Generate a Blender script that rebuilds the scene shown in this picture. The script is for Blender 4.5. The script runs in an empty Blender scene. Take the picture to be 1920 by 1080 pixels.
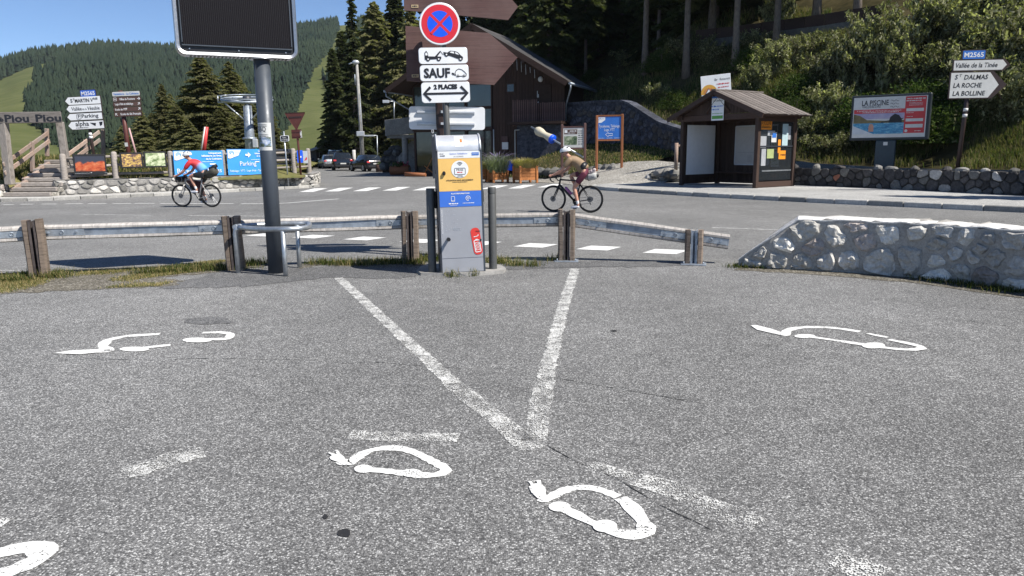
import bpy, math, random
import numpy as np
from mathutils import Vector, Matrix, Euler, noise

# ------------------------------------------------------------------ camera, sky, sun, exposure
scene = bpy.context.scene
COL = scene.collection
R = math.radians
FPX, CX, CY = 1387.0, 960.0, 540.0
CAM = Vector((0.0, 0.0, 1.55))
CROT = Euler((R(90 - 10.42), 0, 0)).to_matrix() @ Matrix.Rotation(R(-0.61), 3, 'Z')
cd = bpy.data.cameras.new('camera')
cd.sensor_width = 36.0
cd.lens = 36.0 * FPX / 1920.0
cd.clip_start = 0.05
cd.clip_end = 9000
cam = bpy.data.objects.new('camera', cd)
cam.matrix_world = Matrix.Translation(CAM) @ CROT.to_4x4()
COL.objects.link(cam)
scene.camera = cam

SUN = Vector((0.73, -0.41, 1.0)).normalized()          # towards the sun
world = bpy.data.worlds.new('World')
scene.world = world
world.use_nodes = True
wn = world.node_tree
bg = wn.nodes['Background']
sky = wn.nodes.new('ShaderNodeTexSky')
sky.sky_type = 'NISHITA'
sky.sun_disc = False
sky.sun_elevation = math.asin(SUN.z)
sky.sun_rotation = math.atan2(SUN.x, SUN.y)
sky.altitude = 2200
sky.air_density = 0.85
sky.dust_density = 0.0
sky.ozone_density = 5.0
wn.links.new(sky.outputs[0], bg.inputs[0])
bg.inputs[1].default_value = 0.082
sl = bpy.data.lights.new('sun', 'SUN')
sl.energy = 4.4
sl.angle = R(0.5)
sl.color = (1.0, 0.95, 0.87)
so = bpy.data.objects.new('sun', sl)
so.rotation_euler = (-SUN).to_track_quat('-Z', 'Y').to_euler()
so.location = (30, -15, 40)
COL.objects.link(so)
scene.view_settings.view_transform = 'Standard'
scene.view_settings.look = 'None'
scene.view_settings.exposure = 0.8
scene.view_settings.gamma = 1.0
scene.view_settings.use_curve_mapping = False
scene.cycles.max_bounces = 5
scene.cycles.diffuse_bounces = 3
scene.cycles.glossy_bounces = 2
scene.cycles.transmission_bounces = 3
scene.cycles.transparent_max_bounces = 8
scene.cycles.use_denoising = True
scene.cycles.sample_clamp_indirect = 4

# ------------------------------------------------------------------ survey helpers (pixel of the photograph -> place in the world)
def ray(px, py):
    return CROT @ Vector(((px - CX) / FPX, -(py - CY) / FPX, -1.0))
def G(px, py, z=0.0):
    d = ray(px, py); t = (z - CAM.z) / d.z
    return CAM + d * t
def P(px, py, Y):
    d = ray(px, py)
    return CAM + d * (Y / d.y)
def proj(p):
    q = CROT.transposed() @ (Vector(p) - CAM)
    return CX + FPX * q.x / -q.z, CY - FPX * q.y / -q.z

# ------------------------------------------------------------------ mesh accumulator
class MB:
    def __init__(s): s.v = []; s.f = []; s.m = []; s.sm = []
    def add(s, vs, fs, mi=0, smooth=False, M=None):
        o = len(s.v)
        if M is not None: vs = [M @ Vector(p) for p in vs]
        s.v.extend([tuple(p) for p in vs])
        for f in fs:
            s.f.append(tuple(i + o for i in f)); s.m.append(mi); s.sm.append(smooth)
    def box(s, c, d, mi=0, M=None, ch=0.0):
        cx, cy, cz = c; hx, hy, hz = d[0] / 2, d[1] / 2, d[2] / 2
        if ch <= 0:
            vs = [(cx + sx * hx, cy + sy * hy, cz + sz * hz) for sz in (-1, 1) for sy in (-1, 1) for sx in (-1, 1)]
            s.add(vs, [(0, 2, 3, 1), (4, 5, 7, 6), (0, 1, 5, 4), (2, 6, 7, 3), (0, 4, 6, 2), (1, 3, 7, 5)], mi, False, M)
            return
        ch = min(ch, hx * .9, hy * .9, hz * .9)
        vs = []; idx = {}
        for sz in (-1, 1):
            for sy in (-1, 1):
                for sx in (-1, 1):
                    for a in range(3):
                        e = [hx - ch, hy - ch, hz - ch]; e[a] += ch
                        idx[(sx, sy, sz, a)] = len(vs)
                        vs.append((cx + sx * e[0], cy + sy * e[1], cz + sz * e[2]))
        fs = []
        for a in range(3):
            b, c2 = [(1, 2), (2, 0), (0, 1)][a]
            for sg in (-1, 1):
                q = []
                for (u, w) in ((-1, -1), (1, -1), (1, 1), (-1, 1)):
                    t = [0, 0, 0]; t[a] = sg; t[b] = u; t[c2] = w
                    q.append(idx[(t[0], t[1], t[2], a)])
                fs.append(tuple(q) if sg > 0 else tuple(reversed(q)))
        for a in range(3):
            b, c2 = [(1, 2), (2, 0), (0, 1)][a]
            for u in (-1, 1):
                for w in (-1, 1):
                    t0 = [0, 0, 0]; t1 = [0, 0, 0]
                    t0[a] = -1; t1[a] = 1
                    for t in (t0, t1): t[b] = u; t[c2] = w
                    q = (idx[(*t0, b)], idx[(*t1, b)], idx[(*t1, c2)], idx[(*t0, c2)])
                    fs.append(q if u * w < 0 else tuple(reversed(q)))
        for sx in (-1, 1):
            for sy in (-1, 1):
                for sz in (-1, 1):
                    q = tuple(idx[(sx, sy, sz, a)] for a in range(3))
                    fs.append(q if sx * sy * sz > 0 else tuple(reversed(q)))
        s.add(vs, fs, mi, False, M)
    def tube(s, pts, r, n=8, mi=0, closed=False, caps=True, M=None, smooth=True):
        pts = [Vector(p) for p in pts]; k = len(pts)
        rr = r if isinstance(r, (list, tuple)) else [r] * k
        vs = []; up = None
        for i, p in enumerate(pts):
            if closed: t = pts[(i + 1) % k] - pts[i - 1]
            elif i == 0: t = pts[1] - pts[0]
            elif i == k - 1: t = pts[-1] - pts[-2]
            else: t = (pts[i + 1] - p).normalized() + (p - pts[i - 1]).normalized()
            if t.length < 1e-9: t = Vector((0, 0, 1))
            t.normalize()
            if up is None:
                up = Vector((0, 0, 1)) if abs(t.z) < .9 else Vector((1, 0, 0))
            a = t.cross(up)
            if a.length < 1e-6: a = t.orthogonal()
            a.normalize(); b = a.cross(t).normalized(); up = b
            for j in range(n):
                w = 2 * math.pi * j / n
                vs.append(p + (a * math.cos(w) + b * math.sin(w)) * rr[i])
        fs = []
        for i in range(k if closed else k - 1):
            i2 = (i + 1) % k
            for j in range(n):
                j2 = (j + 1) % n
                fs.append((i * n + j, i * n + j2, i2 * n + j2, i2 * n + j))
        s.add(vs, fs, mi, smooth, M)
        if caps and not closed:
            o = len(s.v) - len(vs)
            s.f.append(tuple(o + j for j in reversed(range(n)))); s.m.append(mi); s.sm.append(False)
            s.f.append(tuple(o + (k - 1) * n + j for j in range(n))); s.m.append(mi); s.sm.append(False)
    def prism(s, poly, y0, y1, mi=0, M=None, mside=None):
        n = len(poly)
        ar = sum(poly[i][0] * poly[(i + 1) % n][1] - poly[(i + 1) % n][0] * poly[i][1] for i in range(n))
        if ar < 0: poly = list(reversed(poly))
        vs = [(x, y0, z) for x, z in poly] + [(x, y1, z) for x, z in poly]
        s.add(vs, [tuple(range(n)), tuple(reversed(range(n, 2 * n)))], mi, False, M)
        s.add(vs, [(i, n + i, n + (i + 1) % n, (i + 1) % n) for i in range(n)], mi if mside is None else mside, False, M)
    def flat(s, poly, y=0.0, mi=0, M=None):
        s.add([(x, y, z) for x, z in poly], [tuple(range(len(poly)))], mi, False, M)
    def rect(s, x, z, w, h, y=0.0, mi=0, M=None):
        s.flat([(x - w / 2, z - h / 2), (x + w / 2, z - h / 2), (x + w / 2, z + h / 2), (x - w / 2, z + h / 2)], y, mi, M)
    def lathe(s, prof, n=16, mi=0, M=None, smooth=True):
        vs = []; fs = []
        for r, z in prof:
            for j in range(n):
                w = 2 * math.pi * j / n
                vs.append((r * math.cos(w), r * math.sin(w), z))
        for i in range(len(prof) - 1):
            for j in range(n):
                j2 = (j + 1) % n
                fs.append((i * n + j, i * n + j2, (i + 1) * n + j2, (i + 1) * n + j))
        s.add(vs, fs, mi, smooth, M)
    def torus(s, c, Rr, r, n=32, k=8, mi=0, M=None, axis='Y'):
        pts = []
        for i in range(n):
            w = 2 * math.pi * i / n
            q = (Rr * math.cos(w), 0, Rr * math.sin(w)) if axis == 'Y' else (Rr * math.cos(w), Rr * math.sin(w), 0)
            pts.append((c[0] + q[0], c[1] + q[1], c[2] + q[2]))
        s.tube(pts, r, k, mi, True, False, M)
    def ball(s, c, r, n=10, k=7, mi=0, M=None):
        rx, ry, rz = r if isinstance(r, (tuple, list)) else (r, r, r)
        vs = []; fs = []
        for i in range(k + 1):
            a = math.pi * i / k
            for j in range(n):
                w = 2 * math.pi * j / n
                vs.append((c[0] + rx * math.sin(a) * math.cos(w), c[1] + ry * math.sin(a) * math.sin(w), c[2] - rz * math.cos(a)))
        for i in range(k):
            for j in range(n):
                j2 = (j + 1) % n
                fs.append((i * n + j, i * n + j2, (i + 1) * n + j2, (i + 1) * n + j))
        s.add(vs, fs, mi, True, M)
    def mesh(s, name, mats):
        me = bpy.data.meshes.new(name)
        me.from_pydata(s.v, [], s.f)
        for m in (mats if isinstance(mats, (list, tuple)) else [mats]): me.materials.append(m)
        me.polygons.foreach_set('material_index', s.m)
        me.polygons.foreach_set('use_smooth', s.sm)
        me.update()
        return me
    def build(s, name, mats, parent=None, loc=None, rot=None):
        return link(name, s.mesh(name, mats), parent, loc, rot)

def link(name, me, parent=None, loc=None, rot=None):
    o = bpy.data.objects.new(name, me)
    COL.objects.link(o)
    if parent is not None: o.parent = parent
    if loc is not None: o.location = loc
    if rot is not None: o.rotation_euler = rot
    return o
def tag(o, label=None, cat=None, group=None, kind=None):
    if label: o['label'] = label
    if cat: o['category'] = cat
    if group: o['group'] = group
    if kind: o['kind'] = kind
    return o
def thing(name, label, cat, loc=(0, 0, 0), rotz=0.0, group=None, rot=None):
    o = bpy.data.objects.new(name, None)
    o.empty_display_size = .2
    COL.objects.link(o)
    o.location = loc
    o.rotation_euler = rot if rot is not None else (0, 0, rotz)
    return tag(o, label, cat, group)
def kids(o): return [c for c in bpy.data.objects if c.parent == o]
def dup(o, loc=None, rotz=None, label=None, parent=None, _kids=None):
    if _kids is None:
        _kids = {}
        for c in COL.objects:
            if c.parent: _kids.setdefault(c.parent.name, []).append(c)
    c = o.copy(); COL.objects.link(c)
    if parent is not None: c.parent = parent
    if loc is not None: c.location = loc
    if rotz is not None: c.rotation_euler = (0, 0, rotz)
    if label: c['label'] = label
    for k in _kids.get(o.name, []): dup(k, parent=c, _kids=_kids)
    return c
def np_mesh(name, V, F, mats, smooth=False, mi=None):
    """V (n,3) float, F (m,k) int with constant k."""
    V = np.asarray(V, np.float32); F = np.asarray(F, np.int32)
    me = bpy.data.meshes.new(name)
    k = F.shape[1]
    me.vertices.add(len(V)); me.vertices.foreach_set('co', V.ravel())
    me.loops.add(F.size); me.loops.foreach_set('vertex_index', F.ravel())
    me.polygons.add(len(F))
    me.polygons.foreach_set('loop_start', np.arange(0, F.size, k, dtype=np.int32))
    me.polygons.foreach_set('loop_total', np.full(len(F), k, np.int32))
    if smooth: me.polygons.foreach_set('use_smooth', np.ones(len(F), bool))
    for m in (mats if isinstance(mats, (list, tuple)) else [mats]): me.materials.append(m)
    if mi is not None: me.polygons.foreach_set('material_index', np.asarray(mi, np.int32))
    me.update(calc_edges=True)
    return me

# ------------------------------------------------------------------ materials
class NT:
    def __init__(s, name):
        s.mat = bpy.data.materials.new(name); s.mat.use_nodes = True
        s.t = s.mat.node_tree; s.b = s.t.nodes['Principled BSDF']; s.out = s.t.nodes['Material Output']
    def n(s, typ, **kw):
        x = s.t.nodes.new(typ)
        for k, v in kw.items(): setattr(x, k, v)
        return x
    def l(s, a, b): s.t.links.new(a, b)
    def coord(s, kind='Object'): return s.n('ShaderNodeTexCoord').outputs[kind]
    def wpos(s): return s.n('ShaderNodeNewGeometry').outputs['Position']
    def noise(s, vec, scale, detail=4, rough=.55):
        x = s.n('ShaderNodeTexNoise'); s.l(vec, x.inputs['Vector'])
        x.inputs['Scale'].default_value = scale; x.inputs['Detail'].default_value = detail; x.inputs['Roughness'].default_value = rough
        return x.outputs['Fac']
    def voro(s, vec, scale, out='Color', feature='F1'):
        x = s.n('ShaderNodeTexVoronoi'); x.feature = feature; s.l(vec, x.inputs['Vector']); x.inputs['Scale'].default_value = scale
        return x.outputs[out]
    def scale(s, vec, v):
        x = s.n('ShaderNodeMapping'); s.l(vec, x.inputs['Vector']); x.inputs['Scale'].default_value = v
        return x.outputs[0]
    def ramp(s, fac, stops, interp='LINEAR'):
        x = s.n('ShaderNodeValToRGB'); s.l(fac, x.inputs[0]); e = x.color_ramp.elements; x.color_ramp.interpolation = interp
        while len(e) < len(stops): e.new(.5)
        for i, (p, c) in enumerate(stops):
            e[i].position = p
            e[i].color = (c, c, c, 1) if isinstance(c, (int, float)) else (*c[:3], 1)
        return x.outputs[0]
    def mix(s, fac, a, b, mode='MIX'):
        x = s.n('ShaderNodeMix'); x.data_type = 'RGBA'; x.blend_type = mode
        for sock, v in ((x.inputs[0], fac), (x.inputs[6], a), (x.inputs[7], b)):
            if hasattr(v, 'links'): s.l(v, sock)
            elif isinstance(v, (int, float)): sock.default_value = v if sock.type == 'VALUE' else (v, v, v, 1)
            else: sock.default_value = (*v[:3], 1)
        return x.outputs[2]
    def math(s, op, a, b=0.0):
        x = s.n('ShaderNodeMath'); x.operation = op
        for i, v in enumerate((a, b)):
            if hasattr(v, 'links'): s.l(v, x.inputs[i])
            else: x.inputs[i].default_value = v
        return x.outputs[0]
    def bump(s, h, strength=.3, dist=.01):
        x = s.n('ShaderNodeBump'); s.l(h, x.inputs['Height']); x.inputs['Strength'].default_value = strength; x.inputs['Distance'].default_value = dist
        s.l(x.outputs[0], s.b.inputs['Normal'])
    def col(s, c):
        if hasattr(c, 'links'): s.l(c, s.b.inputs['Base Color'])
        else: s.b.inputs['Base Color'].default_value = (*c[:3], 1)
    def set(s, rough=None, metal=None, spec=None):
        if rough is not None: s.b.inputs['Roughness'].default_value = rough
        if metal is not None: s.b.inputs['Metallic'].default_value = metal
        if spec is not None: s.b.inputs['Specular IOR Level'].default_value = spec

def srgb(h):
    h = h.lstrip('#'); r = []
    for i in (0, 2, 4):
        c = int(h[i:i + 2], 16) / 255
        r.append(c / 12.92 if c <= .04045 else ((c + .055) / 1.055) ** 2.4)
    return tuple(r)

def plain(name, c, rough=.5, metal=0.0, var=.12, scale=9.0, bump=.0, spec=.5, dirt=None):
    """painted / plastic / metal surface: a base colour with a little grime and uneven gloss"""
    t = NT(name); v = t.coord()
    f = t.noise(v, scale, 5, .6)
    k = t.ramp(f, [(.3, 1 - var), (.7, 1 + var)])
    cc = t.mix(1.0, c, k, 'MULTIPLY')
    if dirt:
        cc = t.mix(t.ramp(t.noise(v, scale * .35, 6, .7), [(.5, 0), (.75, .6)]), cc, dirt)
    t.col(cc); t.set(rough, metal, spec)
    t.l(t.ramp(t.noise(v, scale * 2.3, 3), [(.2, max(0, rough - .1)), (.8, min(1, rough + .12))]), t.b.inputs['Roughness'])
    if bump: t.bump(f, bump, .01)
    return t.mat

def wood(name, c, dark=.45, grain=(2, 2, 30), rough=.8, grey=None, sc=2.0):
    t = NT(name); v = t.coord()
    info = t.n('ShaderNodeObjectInfo').outputs['Random']
    vv = t.n('ShaderNodeVectorMath'); vv.operation = 'ADD'; t.l(t.scale(v, grain), vv.inputs[0])
    cmb = t.n('ShaderNodeCombineXYZ'); t.l(t.math('MULTIPLY', info, 37.0), cmb.inputs[0]); t.l(cmb.outputs[0], vv.inputs[1])
    f = t.noise(vv.outputs[0], sc, 6, .65)
    cc = t.ramp(f, [(.25, tuple(x * dark for x in c)), (.5, c), (.8, tuple(min(1, x * 1.35) for x in c))])
    if grey: cc = t.mix(t.ramp(t.noise(v, 1.7, 4), [(.4, 0), (.65, .75)]), cc, grey)
    cc = t.mix(1.0, cc, t.ramp(info, [(0, .8), (1, 1.2)]), 'MULTIPLY')
    t.col(cc); t.set(rough, 0, .3); t.bump(f, .5, .006)
    return t.mat

def stone(name, c, c2, rough=.9, scale=6.0, bump=.6):
    t = NT(name); v = t.coord()
    info = t.n('ShaderNodeObjectInfo').outputs['Random']
    f = t.noise(v, scale, 8, .7); g = t.noise(v, scale * 5, 5, .7)
    cc = t.mix(t.ramp(f, [(.35, 0), (.65, 1)]), c, c2)
    cc = t.mix(1.0, cc, t.ramp(info, [(0, .6), (1, 1.3)]), 'MULTIPLY')
    cc = t.mix(1.0, cc, t.ramp(g, [(.3, .7), (.7, 1.2)]), 'MULTIPLY')
    t.col(cc); t.set(rough, 0, .25)
    t.bump(t.math('ADD', f, t.math('MULTIPLY', g, .5)), bump, .02)
    return t.mat

def leafmat(name, c, c2, trans=.3, sc=.7):
    t = NT(name); p = t.wpos()
    info = t.n('ShaderNodeObjectInfo').outputs['Random']
    f = t.noise(p, sc, 3, .6); g = t.noise(p, sc * 9, 2)
    cc = t.mix(t.ramp(t.math('ADD', t.math('MULTIPLY', f, .6), t.math('MULTIPLY', g, .4)), [(.38, 0), (.62, 1)]), c, c2)
    cc = t.mix(1.0, cc, t.ramp(info, [(0, .75), (1, 1.25)]), 'MULTIPLY')
    d = t.n('ShaderNodeBsdfDiffuse'); tr = t.n('ShaderNodeBsdfTranslucent'); mx = t.n('ShaderNodeMixShader')
    t.l(cc, d.inputs[0]); t.l(t.mix(1.0, cc, (1.3, 1.5, .6), 'MULTIPLY'), tr.inputs[0])
    mx.inputs[0].default_value = trans
    t.l(d.outputs[0], mx.inputs[1]); t.l(tr.outputs[0], mx.inputs[2]); t.l(mx.outputs[0], t.out.inputs[0])
    t.t.nodes.remove(t.b)
    return t.mat

def asphalt(name, dark, light, chip, scale, bump=.5):
    t = NT(name); p = t.wpos()
    cell = t.voro(p, scale, 'Color'); dist = t.voro(p, scale, 'Distance')
    sep = t.n('ShaderNodeSeparateColor'); t.l(cell, sep.inputs[0])
    base = t.ramp(sep.outputs[0], [(0, dark), (.45, light), (.78, tuple(x * 1.25 for x in light)), (.86, chip), (1, tuple(min(1, x * 1.3) for x in chip))])
    base = t.mix(t.ramp(dist, [(.35, 0), (.8, .7)]), base, tuple(x * .5 for x in dark))
    base = t.mix(1.0, base, t.ramp(t.noise(t.scale(p, (1, .35, 1)), .16, 5, .6), [(.35, .86), (.65, 1.1)]), 'MULTIPLY')
    big = t.ramp(t.noise(p, .45, 6, .62), [(.3, .82), (.7, 1.15)])
    base = t.mix(1.0, base, big, 'MULTIPLY')
    fine = t.ramp(t.noise(p, 5.0, 5, .65), [(.3, .86), (.7, 1.12)])
    base = t.mix(1.0, base, fine, 'MULTIPLY')
    t.col(base); t.set(.88, 0, .3)
    t.bump(t.math('SUBTRACT', 1.0, dist), bump, .006)
    return t.mat

def paint(name, c, wear, scale=130.0):
    """road paint lying on the chips; wear = how much is rubbed off"""
    t = NT(name); p = t.wpos()
    d = t.voro(p, scale, 'Distance')
    n1 = t.noise(p, 7, 5, .65); n2 = t.noise(p, 60, 3, .6)
    k = t.math('ADD', t.math('ADD', t.math('MULTIPLY', n1, .75), t.math('MULTIPLY', n2, .55)), t.math('MULTIPLY', t.math('SUBTRACT', .5, d), .5))
    a = t.ramp(k, [(wear, 0), (wear + .07, 1)])
    t.l(a, t.b.inputs['Alpha'])
    t.col(t.mix(1.0, c, t.ramp(n2, [(.3, .82), (.7, 1.05)]), 'MULTIPLY')); t.set(.75, 0, .3)
    t.bump(t.math('SUBTRACT', 1.0, d), .3, .004)
    return t.mat

M_ASPH = asphalt('parking_asphalt', (.078, .078, .079), (.205, .204, .201), (.45, .45, .44), 135)
M_ROAD = asphalt('road_asphalt', (.10, .10, .099), (.21, .208, .203), (.36, .36, .35), 120, .35)
M_PATCH = asphalt('fresh_asphalt', (.04, .04, .042), (.15, .15, .15), (.30, .30, .30), 130)
M_PAVE = asphalt('pavement_asphalt', (.26, .26, .25), (.42, .415, .40), (.58, .57, .55), 90, .3)
M_PAINT = paint('road_paint', (.74, .74, .72), .44)
M_PAINTW = paint('worn_road_paint', (.60, .60, .58), .645)
M_PAINTW2 = paint('nearly_gone_paint', (.62, .62, .6), .70)
M_PAINTH = paint('half_worn_paint', (.62, .62, .60), .595)
M_CRACK = plain('crack_dark', (.02, .02, .021), .95)
M_OIL = plain('oil_stain', (.022, .021, .02), .6)
M_GALV = plain('galvanised_steel', (.42, .45, .48), .42, .75, .25, 14, .05)
M_STEEL2 = plain('weathered_galvanised', (.30, .34, .39), .5, .55, .3, 8, .05, dirt=(.16, .17, .19))
M_ALU = plain('brushed_aluminium', (.46, .47, .49), .36, .85, .1, 20)
M_POLE = plain('graphite_paint', (.055, .066, .082), .45, .1, .1, 5)
M_BOLL = plain('bollard_grey', (.09, .092, .09), .5, .2, .12, 12)
M_BLACK = plain('black_plastic', (.012, .012, .014), .45)
M_RUBBER = plain('rubber', (.014, .014, .014), .8)
M_WHITE = plain('white_sign', (.78, .79, .80), .4, 0, .04, 6)
M_WHITED = plain('aged_white_sign', (.60, .60, .58), .5, 0, .08, 6)
M_GREYP = plain('kiosk_grey', (.33, .34, .37), .42, .1, .06, 4)
M_LGREY = plain('light_grey_metal', (.55, .57, .60), .38, .4, .08, 6)
M_YEL = plain('kiosk_yellow', (.80, .50, .15), .5, 0, .04, 5)
M_BLUE = plain('sign_blue', (.035, .13, .56), .45, 0, .05, 5)
M_NSBLUE = plain('no_stopping_blue', (.005, .09, .75), .4, 0, .04, 5)
M_CYAN = plain('banner_blue', (.045, .30, .76), .5, 0, .06, 2)
M_DBLUE = plain('board_blue', (.03, .16, .55), .5, 0, .08, 3)
M_RED = plain('sign_red', (.62, .02, .035), .4, 0, .05, 5)
M_RED2 = plain('poster_red', (.55, .045, .05), .5, 0, .08, 3)
M_INK = plain('black_print', (.012, .013, .018), .5)
M_DGREY = plain('dark_grey_print', (.03, .034, .045), .5)
M_BROWN = plain('brown_sign', (.10, .055, .045), .5, 0, .1, 5)
M_POSTBR = plain('maroon_brown_post', (.10, .028, .022), .5, .1, .15, 6)
M_POSTDK = plain('dark_brown_post', (.04, .024, .022), .5, .1, .15, 6)
M_WOODGREY = wood('weathered_grey_wood', (.29, .26, .235), .45, (3, 3, 26), .85)
M_RUST = plain('rusted_dark_steel', (.085, .07, .066), .7, .3, .4, 10, .1)
M_WOODPOST = wood('dark_weathered_post', (.19, .15, .12), .4, (3, 3, 26), .9)
M_WOODH = wood('weathered_grey_beam', (.40, .375, .35), .4, (14, 3, 3), .85, None, 2.5)
M_WOODBR = wood('brown_stained_boards', (.105, .055, .05), .55, (1.2, 3, 26), .6, (.15, .095, .085))
M_WOODDK = wood('dark_chalet_boards', (.05, .028, .021), .5, (20, 20, 1.5), .75)
M_WOODDKH = wood('dark_chalet_beam', (.045, .026, .02), .5, (1.5, 12, 12), .75)
M_WOODOR = wood('orange_cedar', (.42, .165, .055), .45, (3, 3, 22), .65)
M_WOODSIGN = wood('sign_post_oak', (.30, .115, .05), .5, (18, 18, 1.5), .65)
M_WOODRAIL = wood('stair_rail_wood', (.34, .24, .19), .5, (3, 14, 14), .8, (.30, .27, .25))
M_STONEL = stone('pale_limestone', (.43, .415, .385), (.56, .54, .50), .9, 5)
M_STONEG = stone('grey_limestone', (.28, .275, .265), (.45, .43, .40), .9, 6)
M_STONEP = stone('pinkish_limestone', (.36, .31, .28), (.45, .41, .38), .9, 5)
M_STONED = stone('dark_schist', (.045, .042, .042), (.10, .094, .092), .9, 6)
M_STONEM = stone('mid_fieldstone', (.12, .117, .11), (.21, .205, .19), .9, 6)
M_BRICK = stone('brick_red', (.36, .13, .08), (.45, .2, .13), .9, 8)
M_MORTAR = stone('mortar', (.21, .205, .195), (.30, .29, .28), .95, 9)
M_MORTARD = stone('dark_joint', (.035, .034, .032), (.07, .066, .06), .95, 9)
M_CONC = stone('concrete', (.34, .335, .32), (.45, .44, .42), .9, 4, .25)
M_CONCD = stone('aged_concrete', (.20, .195, .185), (.31, .30, .285), .9, 3, .25)
M_KERB = stone('kerb_concrete', (.30, .295, .28), (.42, .41, .385), .9, 5, .3)
M_GLASSDK = plain('dark_window_glass', (.012, .015, .018), .06, 0, .2, .8, spec=.9)
M_SKIN = plain('skin', (.52, .27, .19), .5, 0, .06, 12)

def text(s, size, x, z, parent, mat, align='CENTER', y=-.004, name='lettering', width=None, shear=0.0, bold=0.0, spacing=1.0, rot=0.0, flip=1):
    cu = bpy.data.curves.new(name, 'FONT')
    cu.body = s; cu.size = size; cu.align_x = align; cu.align_y = 'CENTER'; cu.resolution_u = 2; cu.shear = shear; cu.offset = bold; cu.space_character = spacing
    ob = bpy.data.objects.new(name, cu); COL.objects.link(ob)
    me = bpy.data.meshes.new_from_object(ob)
    bpy.data.objects.remove(ob); bpy.data.curves.remove(cu)
    n = len(me.vertices)
    if n == 0: return None
    a = np.empty(n * 3, np.float32); me.vertices.foreach_get('co', a); a = a.reshape(-1, 3)
    if width:
        w = a[:, 0].max() - a[:, 0].min()
        c0 = {'CENTER': (a[:, 0].max() + a[:, 0].min()) / 2, 'LEFT': a[:, 0].min(), 'RIGHT': a[:, 0].max()}[align]
        a[:, 0] = (a[:, 0] - c0) * width / max(w, 1e-6)
    a[:, 1] -= (a[:, 1].max() + a[:, 1].min()) / 2 if width else 0
    if rot:
        c, q = math.cos(rot), math.sin(rot)
        a[:, :2] = np.stack([a[:, 0] * c - a[:, 1] * q, a[:, 0] * q + a[:, 1] * c], 1)
    b = np.stack([a[:, 0] + x, np.full(n, y, np.float32), a[:, 1] + z], 1).astype(np.float32)
    me.vertices.foreach_set('co', b.ravel())
    me.materials.clear(); me.materials.append(mat); me.name = name; me.update()
    return link(name, me, parent)

def scribble(mb, x, z, w, h, y=-.003, mi=0, seed=0):
    """a line of print too small to read: uneven little marks"""
    rn = random.Random(seed + int(x * 1000) + int(z * 7000)); c = x - w / 2
    while c < x + w / 2:
        k = min(rn.uniform(.4, 2.2) * h, x + w / 2 - c)
        mb.rect(c + k / 2, z + rn.uniform(-.05, .05) * h, k, h * rn.uniform(.65, 1), y, mi)
        c += k + h * rn.uniform(.25, .6)

def rrect(x, z, w, h, r, n=5):
    pts = []
    for cx, cz, a0 in ((x + w / 2 - r, z + h / 2 - r, 0), (x - w / 2 + r, z + h / 2 - r, 90), (x - w / 2 + r, z - h / 2 + r, 180), (x + w / 2 - r, z - h / 2 + r, 270)):
        for i in range(n + 1):
            a = R(a0 + 90 * i / n); pts.append((cx + r * math.cos(a), cz + r * math.sin(a)))
    return pts
def disc(x, z, rx, rz=None, n=24, a0=0, a1=360):
    rz = rz or rx
    return [(x + rx * math.cos(R(a0 + (a1 - a0) * i / n)), z + rz * math.sin(R(a0 + (a1 - a0) * i / n))) for i in range(n if a1 - a0 >= 360 else n + 1)]
def stroke(mb, pts, w, y=-.003, mi=0, closed=False):
    """flat line of width w through (x,z) points"""
    n = len(pts); V = []
    ww = w if isinstance(w, (list, tuple)) else [w] * n
    for i in range(n):
        a = Vector(pts[i - 1] if (i or closed) else pts[0]); b = Vector(pts[(i + 1) % n] if (i < n - 1 or closed) else pts[-1])
        t = (b - a); t = t.normalized() if t.length > 1e-9 else Vector((1, 0)); q = Vector((-t.y, t.x)) * ww[i] / 2
        p = Vector(pts[i]); V += [(p.x - q.x, y, p.y - q.y), (p.x + q.x, y, p.y + q.y)]
    F = [(2 * i, 2 * ((i + 1) % n), 2 * ((i + 1) % n) + 1, 2 * i + 1) for i in range(n if closed else n - 1)]
    mb.add(V, F, mi)
# ------------------------------------------------------------------ terrain, roads, markings
rnd = random.Random(7)
def fbm(x, y, s=1.0, o=4, seed=0.0):
    v = 0; a = 1; t = 0
    for i in range(o):
        v += a * noise.noise((x * s + seed, y * s - seed, seed)); t += a; a *= .5; s *= 2
    return v / t
M_GRASSLAND = leafmat('meadow_ground', (.085, .095, .035), (.15, .135, .06), .05, .5)
M_PISTE = leafmat('ski_slope_grass', (.088, .105, .040), (.125, .135, .058), .05, .02)
M_FLOOR = leafmat('forest_floor', (.016, .022, .012), (.028, .034, .018), .05, .05)
M_HILL = leafmat('hillside_soil', (.036, .034, .018), (.095, .08, .042), .05, .35)
M_CRACKS = paint('hairline_crack', (.05, .05, .05), .50)
M_SOIL = asphalt('verge_soil', (.06, .055, .045), (.15, .135, .105), (.30, .28, .24), 60, .6)
M_GRAVEL = asphalt('gravel', (.20, .19, .17), (.36, .34, .30), (.52, .50, .46), 22, .5)

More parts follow.
